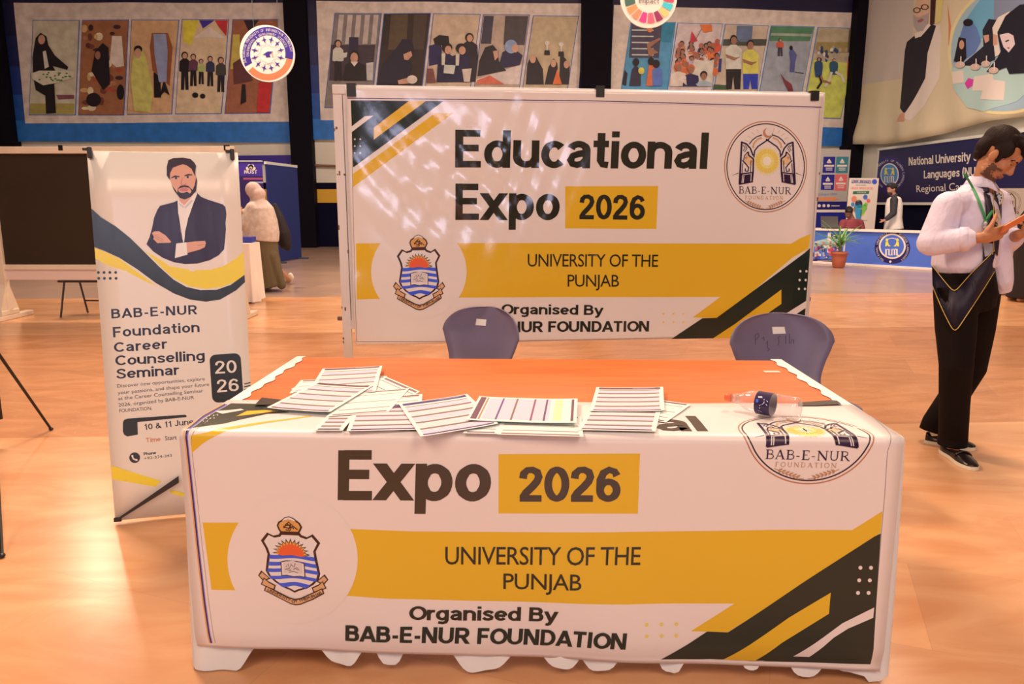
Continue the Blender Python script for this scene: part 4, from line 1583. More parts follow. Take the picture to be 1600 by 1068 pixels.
def folding_chair():
    g = onz(113, 491)
    t = thing('folding_chair', 'dark metal legged chair seen beneath the chalkboard', 'chair', g)
    A = onz(95, 496)
    Bq = onz(131, 485)
    zs = .43
    M = mat(near(52, 34, 28), .4)
    tops = [ony(103, 437, A.y + .03), ony(117, 437, A.y + .1)]
    x0, x1 = A.x, A.x + .52
    y0 = A.y
    for (xa, xb) in ((x0, .06), (x1, -.02)):
        for ya, yb in ((y0, .05), (y0 + .42, -.05)):
            b = bmesh.new()
            add_tube(b, [(xa + (0 if ya == y0 else .1 * (1 if xa == x0 else -1)), ya, 0), (xa + xb, ya + yb, zs)], .012, 8)
            obj('leg', b, M, t)
    b = bmesh.new()
    add_tube(b, [(x0 + .10, y0 + .40, .16), (x1 - .06, y0 + .40, .16)], .011, 8)
    obj('stretcher', b, M, t)
    b = bmesh.new()
    add_box(b, (x0 - .0, y0, zs), (x1 + .02, y0 + .46, zs + .03), 0, .012)
    obj('seat', b, mat(near(60, 45, 40), .5), t)
    b = bmesh.new()
    add_box(b, (x0 + .04, y0 + .46, zs + .2), (x1 - .02, y0 + .49, zs + .42), 0, .012)
    obj('backrest', b, mat(near(60, 45, 40), .5), t)
    for x in (x0 + .05, x1 - .03):
        b = bmesh.new()
        add_tube(b, [(x, y0 + .44, zs), (x, y0 + .5, zs + .4)], .011, 8)
        obj('back_post', b, M, t)


folding_chair()


def tripod():
    """black light stand just outside the left edge: one leg reaches into the picture"""
    f1, f2 = onz(80, 672), onz(3, 871)
    hub = Vector((-3.32, 3.35, .62))
    d = onplane(0, 556, f1, (f1 - hub).cross(Vector((0, 0, 1))).cross(f1 - hub).normalized() if False else Vector((0, -1, .0)).normalized())
    # the leg runs from its foot up through the frame's left border
    p = ony(0, 556, f1.y - .28)
    leg_dir = (p - f1).normalized()
    hub = f1 + leg_dir * ((.62) / leg_dir.z)
    t = thing('tripod_stand', 'thin black tripod stand at the left edge, one leg on the brown band', 'tripod', (hub.x, hub.y, 0))
    M = mat(near(24, 16, 14), .4)
    third = Vector((hub.x - .75, hub.y + .2, 0))
    for f in (f1, f2, third):
        b = bmesh.new()
        add_tube(b, [f + Vector((0, 0, .008)), hub], [.0075, .0095], 8)
        l = obj('leg', b, M, t)
        b = bmesh.new()
        add_ell(b, f + Vector((0, 0, .010)), (.014, .014, .010), sub=2)
        obj('rubber_foot', b, M, l)
    b = bmesh.new()
    add_tube(b, [hub + Vector((0, 0, -.45)), hub + Vector((0, 0, 1.3))], [.014, .012], 10)
    obj('pole', b, M, t)
    b = bmesh.new()
    add_tube(b, [hub + Vector((0, 0, -.04)), hub + Vector((0, 0, .04))], .024, 12)
    obj('collar', b, M, t)


tripod()


# ------------------------------------------------------------------ X-banner of the career seminar
def standee():
    a = onz(180, 813, .012)
    yaw = math.radians(12.5)
    e = Vector((math.cos(yaw), math.sin(yaw), 0))
    lean = math.radians(4.5)
    back = Vector((-math.sin(yaw), math.cos(yaw), 0))
    up = (ZUP * math.cos(lean) + back * math.sin(lean)).normalized()
    S = Sheet(a, e, up)
    t = thing('x_banner_stand', 'standing seminar banner with a suited man, left of the table', 'banner stand', (a.x, a.y, 0), 0)
    k = crop(130, 220, 3.559)
    k2 = crop(140, 450, 2.886)
    k3 = crop(220, 240, 5.936)
    fin = dict(rough=.27, bump=.06, bscale=3.0, bdist=.02, stretch=(2.2, 2.2, .45))
    P = Print(lambda q: S.uv(*k(*q)), fin, dz=.0005)
    W, D, Y = near(244, 208, 184), near(44, 43, 36), near(250, 200, 48)
    # sweeping bands
    P.poly(Y, [(55, 592), (110, 612), (200, 655), (300, 730), (405, 808), (330, 775), (230, 722), (130, 690), (58, 648)], 1)
    P.poly(Y, [(340, 610), (400, 645), (480, 695), (600, 718), (700, 716), (780, 695), (850, 652), (900, 605), (906, 735), (850, 780), (770, 812), (680, 822), (590, 810), (500, 765), (420, 700)], 1)
    P.poly(W, [(330, 600), (420, 690), (500, 768), (590, 818), (690, 832), (780, 822), (850, 790), (906, 735), (908, 760), (850, 800), (780, 835), (690, 842), (590, 838), (480, 780), (380, 690)], 2)
    P.poly(D, [(34, 365), (100, 425), (180, 475), (260, 540), (340, 620), (420, 700), (500, 772), (570, 812), (650, 830), (740, 828), (820, 800), (906, 738), (910, 775), (850, 830), (760, 882), (680, 894), (590, 882), (500, 848), (400, 790), (300, 715), (200, 650), (120, 612), (50, 585)], 3)
    # dots
    for y in (731, 764):
        for x in (83, 114, 146, 178):
            P.disc(D, x + (2 if y > 740 else 0), y, 8, 8, 12, 2)
    # portrait
    P.pm = lambda q: S.uv(*k3(*q))
    suit, shirt, skin, hair = near(44, 20, 40), near(248, 222, 205), near(232, 155, 120), near(52, 26, 26)
    P.poly(suit, [(340, 432), (300, 450), (175, 482), (150, 520), (120, 590), (100, 690), (78, 770), (48, 838), (110, 905), (200, 965), (300, 1005), (400, 1022), (520, 1018), (640, 985), (720, 940), (770, 885), (782, 780), (788, 700), (785, 640), (793, 560), (785, 495), (760, 470), (620, 425), (560, 400), (522, 365), (470, 440), (420, 470)], 4)
    P.poly(shirt, [(338, 425), (345, 560), (365, 720), (390, 822), (400, 822), (408, 720), (440, 590), (490, 450), (522, 372), (500, 360), (430, 430), (370, 420)], 5)
    P.poly(near(215, 185, 175), [(352, 450), (400, 490), (392, 505), (356, 470)], 6)
    P.poly(near(215, 185, 175), [(404, 490), (470, 425), (480, 440), (410, 510)], 6)
    P.poly(skin, [(350, 360), (358, 440), (400, 478), (445, 430), (490, 370), (480, 330)], 6)
    P.poly(skin, [(268, 215), (262, 180), (290, 120), (380, 90), (470, 110), (505, 180), (515, 250), (508, 330), (470, 385), (410, 422), (360, 405), (310, 345), (285, 290)], 7)
    P.poly(near(48, 24, 24), [(285, 290), (310, 345), (360, 408), (405, 424), (460, 400), (510, 345), (520, 250), (512, 215), (500, 290), (480, 335), (462, 320), (440, 298), (400, 290), (365, 298), (342, 325), (338, 360), (312, 325)], 8)
    P.poly(skin, [(345, 330), (368, 310), (400, 303), (440, 310), (458, 326), (470, 350), (455, 370), (430, 352), (395, 362), (365, 360), (350, 350)], 9)
    P.poly(near(205, 110, 105), [(355, 335), (385, 318), (420, 318), (450, 330), (425, 346), (385, 350)], 10)
    P.poly(near(60, 30, 28), [(340, 328), (365, 306), (400, 296), (440, 302), (462, 322), (440, 314), (400, 308), (368, 318)], 11)
    P.poly(hair, [(240, 200), (240, 120), (255, 60), (300, 40), (390, 36), (460, 48), (495, 80), (512, 110), (505, 160), (505, 215), (495, 190), (470, 140), (430, 110), (390, 96), (340, 112), (295, 130), (270, 180), (268, 240), (255, 225)], 9)
    for x, y in ((325, 226), (435, 216)):
        P.disc(near(215, 180, 165), x, y + 2, 22, 9, 14, 9)
        P.disc(near(50, 25, 22), x, y, 11, 10, 12, 10)
    P.stroke(near(52, 26, 26), [(282, 224), (315, 208), (358, 212)], [6, 14, 8], 10)
    P.stroke(near(52, 26, 26), [(405, 205), (440, 194), (478, 196)], [8, 14, 6], 10)
    P.stroke(near(200, 118, 90), [(385, 220), (372, 275), (385, 292), (415, 286), (418, 270)], [4, 8, 9, 8, 4], 9)
    P.poly(skin, [(100, 735), (120, 720), (165, 718), (225, 755), (278, 815), (270, 825), (150, 828), (112, 790), (118, 770)], 7)
    for a_, b_ in (((118, 752), (210, 800)), ((125, 775), (200, 815))):
        P.stroke(near(195, 118, 92), [a_, b_], 4, 8)
    P.poly(shirt, [(325, 832), (420, 820), (430, 935), (312, 968)], 7)
    P.poly(skin, [(420, 822), (500, 812), (595, 808), (602, 830), (590, 868), (540, 890), (430, 920)], 7)
    P.stroke(near(195, 118, 92), [(520, 850), (590, 838)], 4, 8)
    P.stroke(near(30, 10, 28), [(345, 560), (385, 822)], 5, 6)
    P.stroke(near(30, 10, 28), [(440, 590), (400, 822)], 5, 6)
    P.stroke(near(64, 36, 62), [(120, 640), (150, 760), (300, 830)], 5, 6)
    # lettering
    P.pm = lambda q: S.uv(*k2(*q))
    T = near(40, 34, 42)
    P.text(T, 'BAB-E-NUR', (97, 137), (484, 118), 43, .027, 2, 1.08)
    P.text(T, 'Foundation', (105, 222), (494, 198), 46, .025, 2, 1.05)
    P.text(T, 'Career', (110, 290), (348, 273), 45, .025, 2, 1.05)
    P.text(T, 'Counselling', (116, 350), (518, 326), 46, .025, 2)
    P.text(T, 'Seminar', (120, 410), (403, 391), 46, .025, 2)
    T2 = near(96, 76, 70)
    for s_, p_, q_ in (('Discover new opportunities, explore', (124, 449), (518, 416)), ('your passions, and shape your future', (127, 479), (538, 441)),
                       ('at the Career Counselling Seminar', (129, 505), (511, 470)), ('2026, organized by BAB-E-NUR', (131, 534), (470, 500)), ('FOUNDATION.', (134, 560), (281, 549))):
        P.text(T2, s_, p_, q_, 15, 0, 2)
    # 20 26 badge
    def rr(x0, y0, x1, y1, r, sk=0):
        out = []
        for cx, cy, a0 in ((x1 - r, y0 + r, -90), (x1 - r, y1 - r, 0), (x0 + r, y1 - r, 90), (x0 + r, y0 + r, 180)):
            for i in range(6):
                a_ = math.radians(a0 + 18 * i)
                x_, y_ = cx + r * math.cos(a_), cy + r * math.sin(a_)
                out.append((x_ + (y_ - y0) * .07, y_ - (x_ - x0) * .07))
        return out
    P.poly(D, rr(538, 302, 680, 518, 28), 2)
    P.text(W, '20', (566, 388), (664, 382), 60, .02, 3)
    P.text(W, '26', (575, 472), (674, 464), 60, .02, 3)
    for i in range(4):
        P.stroke(D, [(697, 432 + i * 13), (745, 420 + i * 13)], 4.5, 2)
    P.poly(D, [(150, 606), (155, 594), (170, 588), (430, 571), (436, 576), (435, 582), (215, 604), (217, 660), (170, 668), (156, 660), (150, 645)], 2)
    P.text(T, '10 & 11 June', (248, 640), (468, 614), 27, .02, 2)
    P.text(near(225, 130, 90), 'Time', (254, 696), (320, 690), 20, .025, 2)
    P.text(T, 'Start', (340, 687), (392, 682), 19, 0, 2)
    P.disc(D, 203, 764, 24, 24, 24, 2)
    P.stroke(W, [(192, 755), (197, 768), (212, 776)], [6, 7, 6], 3)
    P.disc(W, 193, 756, 5, 5, 8, 4)
    P.disc(W, 212, 774, 5, 5, 8, 4)
    P.text(T, 'Phone', (244, 754), (299, 748), 13, .03, 2)
    P.text(T2, '+92-334-343', (246, 774), (370, 760), 12, 0, 2)
    P.poly(Y, [(98, 798), (325, 872), (310, 880), (296, 896), (104, 860)], 2)
    P.poly(Y, [(360, 912), (480, 935), (480, 960), (365, 925)], 2)
    w, h = .63, 1.63
    w = S.uv(386, 500)[0]
    h = S.uv(250, 237)[1]
    left0 = S.uv(180, 813)[0]

    def bend(u, v, w_):
        s_ = u / w - .5
        return S.map(u, v, w_ - .02 * (1 - 4 * s_ * s_) * .5 + .004 * math.sin(v * 5))
    P.build('banner_sheet', bend, 0, w, 0, h, W, t, cu=seq(0, w, .09), cv=seq(0, h, .2), thick=.002, smooth=True)
    # crossed poles behind it, clips at the corners
    bm = bmesh.new()
    M = mat(near(34, 26, 24), .4)
    hub = S.map(w / 2, h * .48, -.09)
    for p_ in ((.02, .02), (w - .02, .02), (.02, h - .01), (w - .02, h - .01)):
        b = bmesh.new()
        add_tube(b, [hub, S.map(p_[0], p_[1], -.014)], [.009, .006], 8)
        obj('pole', b, M, t)
    b = bmesh.new()
    add_tube(b, [hub, Vector((hub.x - .07, hub.y + .42, .01))], [.009, .008], 8)
    obj('rear_leg', b, M, t)
    b = bmesh.new()
    add_ell(b, hub, (.04, .02, .04), sub=2)
    obj('hub', b, M, t)
    # black corner prop in front of the lower left corner
    b = bmesh.new()
    for v in add_box(b, (0, -.0, .010), (.03, .018, .02)):
        v.co = S.map(*v.co)
    obj('corner_clip', b, M, t)
    for p_ in ((.012, h - .02), (w - .022, h - .02)):
        b = bmesh.new()
        for v in add_box(b, (p_[0] - .009, p_[1] - .012, .004), (p_[0] + .009, p_[1] + .035, .016), 0, .004):
            v.co = S.map(*v.co)
        for v in add_box(b, (p_[0] - .028, p_[1] + .02, .0), (p_[0] - .004, p_[1] + .032, .010), 0, .003):
            v.co = S.map(*v.co)
        obj('corner_clip', b, M, t)
    b = bmesh.new()
    p0, p1 = S.uv(*k2(120, 1046)), S.uv(*k2(388, 868))
    vv = [b.verts.new(S.map(u_, v_, z_)) for z_ in (.012, .018) for u_, v_ in ((p0[0], p0[1] + .006), (p0[0] + .012, p0[1] - .006 + .01), (S.uv(*k2(405, 860))[0], S.uv(*k2(405, 872))[1]), (S.uv(*k2(405, 855))[0], S.uv(*k2(405, 842))[1]))]
    for f in ((0, 1, 2, 3), (7, 6, 5, 4), (0, 4, 5, 1), (1, 5, 6, 2), (2, 6, 7, 3), (3, 7, 4, 0)):
        b.faces.new([vv[i] for i in f])
    bmesh.ops.recalc_face_normals(b, faces=b.faces[:])
    obj('tension_strap', b, mat(near(48, 34, 28), .5), t)


standee()

# ------------------------------------------------------------------ emblems printed on both exhibition banners
DK = near(46, 40, 30)
GRN = near(38, 42, 34)
YB = near(236, 170, 40)
PUR = near(52, 26, 52)
GOLD = near(196, 128, 82)


def crest(P):
    """university crest; drawing units of an enlarged view, P.T set by the caller"""
    org, brn, blu, pale, red = near(226, 150, 82), near(66, 30, 22), near(66, 88, 196), near(238, 205, 190), near(238, 90, 48)
    out = [(340, 278), (285, 355), (318, 425), (332, 480), (308, 640), (330, 690), (380, 745), (440, 790), (500, 815), (537, 838), (575, 815), (640, 790), (700, 745), (745, 690), (758, 640), (735, 480), (730, 430), (770, 350), (712, 272), (665, 302), (620, 285), (605, 260), (448, 265), (435, 290), (390, 303)]
    P.poly(brn, out, 1)
    cx, cy = 530, 560
    inn = [(345, 295), (303, 356), (334, 425), (348, 485), (320, 640), (340, 684), (390, 738), (448, 780), (505, 803), (537, 822), (570, 803), (632, 780), (690, 738), (732, 684), (744, 640), (722, 485), (716, 428), (752, 352), (708, 292), (662, 318), (610, 300), (600, 285), (455, 288), (445, 305), (392, 318)]
    inn = [(533 + (x - 533) * .965, 560 + (y - 560) * .985) for x, y in inn]
    P.poly(pale, inn, 2)
    # river stripes

    def xl(y):
        if y < 640:
            return 348 - (y - 485) / 155 * 28
        return 320 + (y - 640) / 182 * 60 + max(0, (y - 700)) * .9

    def wave(y, amp=10):
        a, b = xl(y), 1066 - xl(y)
        return [(a + (b - a) * i / 24, y + amp * math.sin(i / 24 * 2 * math.pi * 1.0 + 1.2) * (1 if True else 0)) for i in range(25)]
    for y0, y1 in ((476, 514), (542, 578), (606, 640), (676, 706), (742, 778)):
        P.poly(blu, wave(y0) + list(reversed(wave(y1))), 3)
    # rising sun
    pts = []
    for i in range(13):
        a = math.pi * (1 + i / 12)
        for rr, da in ((1.0, 0), (.70, math.pi / 24)):
            aa = a + da
            if aa > 2 * math.pi + .01:
                continue
            pts.append((528 + 150 * rr * math.cos(aa), 462 + 142 * rr * math.sin(aa)))
    P.poly(brn, pts + [(680, 470), (600, 482), (530, 470), (460, 482), (378, 465)], 4)
    pt2 = [(528 + (x - 528) * .88, 464 + (y - 464) * .86) for x, y in pts]
    P.poly(near(240, 170, 70), pt2 + [(655, 470), (600, 478), (530, 466), (460, 478), (400, 468)], 5)
    P.poly(red, [(528 + (118 if i % 2 else 98) * math.cos(math.pi * (1 + i / 24)), 466 + (112 if i % 2 else 86) * math.sin(math.pi * (1 + i / 24))) for i in range(25)] + [(640, 482), (600, 486), (530, 474), (460, 484), (420, 478)], 6)
    # open book
    P.poly(brn, [(436, 545), (480, 530), (535, 528), (590, 532), (634, 548), (636, 682), (590, 676), (536, 684), (482, 674), (436, 680)], 4)
    P.poly(pale, [(444, 550), (482, 538), (535, 534), (588, 538), (627, 552), (628, 674), (590, 668), (536, 676), (482, 666), (444, 672)], 5)
    P.poly(near(225, 190, 178), [(458, 548), (535, 526), (612, 548), (612, 650), (535, 640), (458, 650)], 6)
    for pts in ([(480, 590), (500, 560), (505, 600), (525, 570)], [(520, 560), (545, 590), (560, 550)], [(470, 615), (510, 600), (520, 622), (490, 618)], [(540, 610), (570, 590), (590, 612), (560, 605)], [(500, 640), (540, 628), (575, 640)]):
        P.stroke(brn, pts, 5, 7)
    # head piece with calligraphy
    hd = [(448, 268), (434, 240), (424, 205), (438, 170), (468, 150), (490, 128), (525, 116), (562, 130), (585, 150), (612, 172), (630, 210), (618, 240), (604, 266)]
    P.poly(brn, hd, 3)
    P.poly(org, [(525 + (x - 525) * .86, 205 + (y - 205) * .80) for x, y in hd], 4)
    P.poly(near(238, 205, 185), [(470, 158), (492, 134), (525, 122), (560, 136), (580, 158), (552, 150), (525, 142), (498, 150)], 5)
    for pts in ([(480, 225), (500, 190), (525, 165), (540, 190), (520, 235)], [(475, 210), (520, 225), (560, 205), (592, 235)], [(510, 180), (545, 215), (530, 245), (495, 240)], [(500, 200), (550, 190), (560, 230)]):
        P.stroke(brn, pts, 9, 6)
    # ribbon
    rb = near(222, 156, 110)
    for s in (1, -1):
        X = (lambda x: x) if s == 1 else (lambda x: 1066 - x)
        P.poly(brn, [(X(272), 640), (X(243), 690), (X(285), 745), (X(345), 715), (X(320), 690)], 1)
        P.poly(rb, [(X(278), 658), (X(254), 690), (X(288), 730), (X(330), 710)], 2)
        P.poly(brn, [(X(290), 705), (X(262), 772), (X(310), 800), (X(372), 822), (X(385), 775), (X(325), 740)], 3)
        P.poly(rb, [(X(294), 716), (X(273), 768), (X(312), 790), (X(364), 810), (X(374), 780), (X(325), 752)], 4)
    P.poly(brn, [(305, 782), (285, 828), (395, 890), (500, 948), (540, 955), (580, 948), (690, 888), (785, 822), (768, 772), (690, 820), (580, 885), (537, 895), (490, 882), (390, 828)], 5)
    P.poly(rb, [(308, 793), (297, 824), (400, 882), (502, 938), (540, 944), (578, 938), (686, 878), (773, 818), (763, 785), (690, 831), (582, 896), (537, 905), (486, 892), (388, 838)], 6)
    P.text(brn, 'UNIVERSITY', (312, 830), (495, 922), 26, .03, 7)
    P.text(brn, 'OF THE', (512, 934), (640, 896), 26, .03, 7)
    P.text(brn, 'PUNJAB', (645, 892), (768, 826), 26, .03, 7)


def logo(P):
    """arched double door with sun and crescent inside two rings"""
    cx, cy = 642, 536
    pale = near(238, 202, 184)
    P.ring(near(190, 112, 78), cx, cy, 435, 9, 477, 96, L=1)
    P.ring(near(60, 34, 44), cx, cy, 412, 10, 452, 96, L=1)
    # sun with rays
    P.disc(near(238, 205, 150), 655, 478, 132, 138, 40, 1)
    P.disc(near(240, 190, 84), 655, 478, 118, 124, 40, 2)
    for i in range(24):
        a = i * math.pi / 12
        P.stroke(near(242, 200, 100), [(655 + 60 * math.cos(a), 478 + 60 * math.sin(a)), (655 + 150 * math.cos(a), 478 + 155 * math.sin(a))], [9, 2], 3)
    P.disc(near(244, 205, 110), 655, 478, 74, 78, 30, 4)
    P.disc(near(248, 226, 190), 655, 478, 44, 48, 30, 5)
    for a, b in (((655, 350), (655, 600)), ((560, 478), (760, 478))):
        P.stroke(near(250, 225, 170), [a, ((a[0] + b[0]) / 2, (a[1] + b[1]) / 2), b], [2, 12, 2], 5)
    for k in range(10):
        a = math.radians(200 + k * 14.5)
        if 255 < math.degrees(a) < 285:
            continue
        P.stroke(near(200, 150, 105), [(660 + 205 * math.cos(a), 330 + 165 * math.sin(a)), (660 + 250 * math.cos(a), 330 + 205 * math.sin(a))], 4, 1)
    # crescent
    P.disc(near(200, 122, 80), 660, 184, 46, 50, 30, 2)
    P.disc(pale, 674, 172, 38, 42, 30, 3)
    P.stroke(PUR, [(712, 178), (708, 215), (680, 240), (660, 262)], [3, 7, 9, 12], 4)
    # arch
    for s in (1, -1):
        X = (lambda x: x) if s == 1 else (lambda x: 1316 - x)
        P.stroke(PUR, [(X(672), 250), (X(620), 285), (X(560), 325), (X(525), 370), (X(516), 440)], 13, 4)
        P.stroke(PUR, [(X(602), 205), (X(545), 225), (X(500), 260), (X(468), 302)], 10, 4)
        P.stroke(near(216, 150, 100), [(X(600), 235), (X(555), 255), (X(520), 295), (X(508), 340)], 22, 2)
        P.stroke(pale, [(X(595), 248), (X(560), 262), (X(532), 296), (X(520), 330)], 8, 3)
        # door leaf
        P.stroke(PUR, [(X(390), 275), (X(378), 490), (X(365), 720)], 18, 4)
        P.stroke(PUR, [(X(388), 280), (X(440), 300), (X(480), 345), (X(508), 420)], 15, 4)
        P.stroke(PUR, [(X(455), 380), (X(465), 420), (X(512), 455), (X(508), 600), (X(498), 700)], 16, 4)
        P.stroke(PUR, [(X(395), 470), (X(430), 505), (X(462), 545), (X(455), 585), (X(425), 580), (X(428), 555)], 12, 4)
        P.stroke(PUR, [(X(455), 380), (X(420), 420), (X(408), 470)], 9, 4)
        P.stroke(PUR, [(X(402), 310), (X(425), 340), (X(405), 370)], 7, 4)
        P.stroke(PUR, [(X(425), 310), (X(445), 345), (X(418), 385)], 7, 4)
        P.poly(near(236, 178, 130), [(X(450), 400), (X(502), 460), (X(495), 520), (X(440), 510), (X(415), 470)], 2)
        P.poly(near(206, 130, 80), [(X(437), 420), (X(445), 437), (X(460), 440), (X(445), 446), (X(437), 465), (X(430), 446), (X(416), 440), (X(430), 437)], 3)
        P.stroke(PUR, [(X(486), 470), (X(480), 595)], 8, 4)
        P.stroke(PUR, [(X(400), 500), (X(392), 600)], 8, 4)
        P.poly(PUR, [(X(372), 605), (X(510), 590), (X(506), 698), (X(363), 727)], 4)
        for xa, xb in ((398, 390), (412, 404), (488, 484)):
            P.stroke(pale, [(X(xa), 628 if xa < 450 else 612), (X(xb), 706 if xa < 450 else 690)], 7, 5)
        P.stroke(pale, [(X(395), 622), (X(495), 608)], 6, 5)
        P.stroke(PUR, [(X(292), 628), (X(355), 602)], [2, 8], 2)
    P.serif(PUR, 'BAB-E-NUR', (360, 815), (905, 824), 74, .12, 3)
    P.serif(near(200, 138, 100), 'FOUNDATION', (426, 876), (826, 880), 38, .28, 3)
    for s in (1, -1):
        X = (lambda x: x) if s == 1 else (lambda x: 1266 - x)
        P.stroke(GOLD, [(X(420), 890), (X(500), 930), (X(590), 966), (X(620), 970)], 5, 2)
        for i in range(6):
            x, y = 448 + i * 24, 905 + i * 10
            for dx, dy in ((30, -16), (16, 22)):
                P.poly(GOLD, [(X(x), y), (X(x + dx * .7), y + dy * .1), (X(x + dx), y + dy), (X(x + dx * .2), y + dy * .7)], 3)


# ------------------------------------------------------------------ white board stand carrying the exhibition banner
ST_L = Vector((ony(552, 340, 4.36).x, 4.36, 0))
ST_R = Vector((ony(1284, 340, 4.66).x, 4.66, 0))
ST_E = (ST_R - ST_L).normalized()


def board_stand():
    S = Sheet(ST_L, ST_E)
    t = thing('board_stand', 'white painted board stand carrying the Educational Expo banner', 'display stand', ST_L)
    top = S.uv(700, 133.5)[1]
    uL0, uL1 = S.uv(520.5, 200)[0], S.uv(544, 200)[0]
    uR0, uR1 = S.uv(1262, 345)[0], S.uv(1275.5, 345)[0]

    def bx(name, lo, hi, m, bev=.004, par=t):
        b = bmesh.new()
        for v in add_box(b, lo, hi, 0, bev):
            v.co = S.map(*v.co)
        return obj(name, b, m, par)
    zb = S.uv(545, 516)[1]
    back = bx('board', (uL1 - .02, zb + .04, -.075), (uR0 + .01, top - .03, -.055), mat(near(34, 36, 30), .6))
    bx('top_rail', (uL0, top - .05, -.085), (uR1, top, -.03), M_FRAME2)
    bx('bottom_rail', (uL0, zb, -.085), (uR1, zb + .055, -.045), M_FRAME2)
    for u0, u1 in ((uL0, uL0 + (uL1 - uL0) * .62), (uR0, uR1 + .02)):
        p = bx('post', (u0, .08, -.10), (u1, top, -.04), M_FRAME2)
        uc = (u0 + u1) / 2
        bx('foot', (uc - .04, 0, -.45), (uc + .04, .08, .30), M_FRAME2, .01)
        random.seed(int(u0 * 100) + 50)
        for _ in range(11):
            z = random.uniform(.55, top - .05)
            w = random.uniform(.004, .012)
            x = random.choice([u0 - .0006, u1 - w * .7, random.uniform(u0, u1 - w)])
            bx('paint_chip', (x, z, -.041), (x + w, z + random.uniform(.006, .03), -.0392), M_CHIP, 0, p)
    bx('inner_post', (uL0 + (uL1 - uL0) * .66, zb, -.085), (uL1 - .004, top - .045, -.042), M_FRAME2)
    b = bmesh.new()
    q = S.uv(528, 500)
    for v in add_box(b, (uL0 - .03, q[1] - .012, -.08), (uL0 + .005, q[1] + .012, -.06), 0, .004):
        v.co = S.map(*v.co)
    obj('hinge_peg', b, M_CHIP, t)
    # black tape over the top edge, holding the banner
    for x, y0, y1 in ((549, 130.5, 151), (937.5, 134, 152), (1272.5, 145, 157.5)):
        ua, va = S.uv(x - 6.8, y1)
        ub, vb = S.uv(x + 6.8, y0)
        bb = bmesh.new()
        for v in add_box(bb, (ua, va, .006), (ub, max(vb, top + .002), .009)):
            v.co = S.map(*v.co)
        for v in add_box(bb, (ua, top + .0015, -.087), (ub, top + .0035, .009)):
            v.co = S.map(*v.co)
        obj('dark_strip', bb, M_TAPE, t)
    return S, top


BS, BTOP = board_stand()


def vinyl_wave(u, v):
    """slack in the hung sheet: fine creases around the upper left, soft buckling elsewhere"""
    a = math.exp(-(((u - .62) / .55) ** 2 + ((v - 1.50) / .38) ** 2))
    b = math.exp(-(((u - 1.05) / .25) ** 2 + ((v - 1.6) / .35) ** 2))
    w = a * (.0058 * math.sin(15 * u + 22 * v + 1.5 * math.sin(6 * u)) + .0026 * math.sin(36 * u - 15 * v + 1) + .0014 * math.sin(70 * u + 52 * v))
    w += b * .0038 * math.sin(48 * (u - .35 * v))
    w += .004 * math.sin(3.1 * u + 1.4 * v) + .002 * math.sin(7 * u - 5 * v)
    edge = math.exp(-u / .05)
    w += edge * .010 * math.sin(9 * v + .6)
    return w


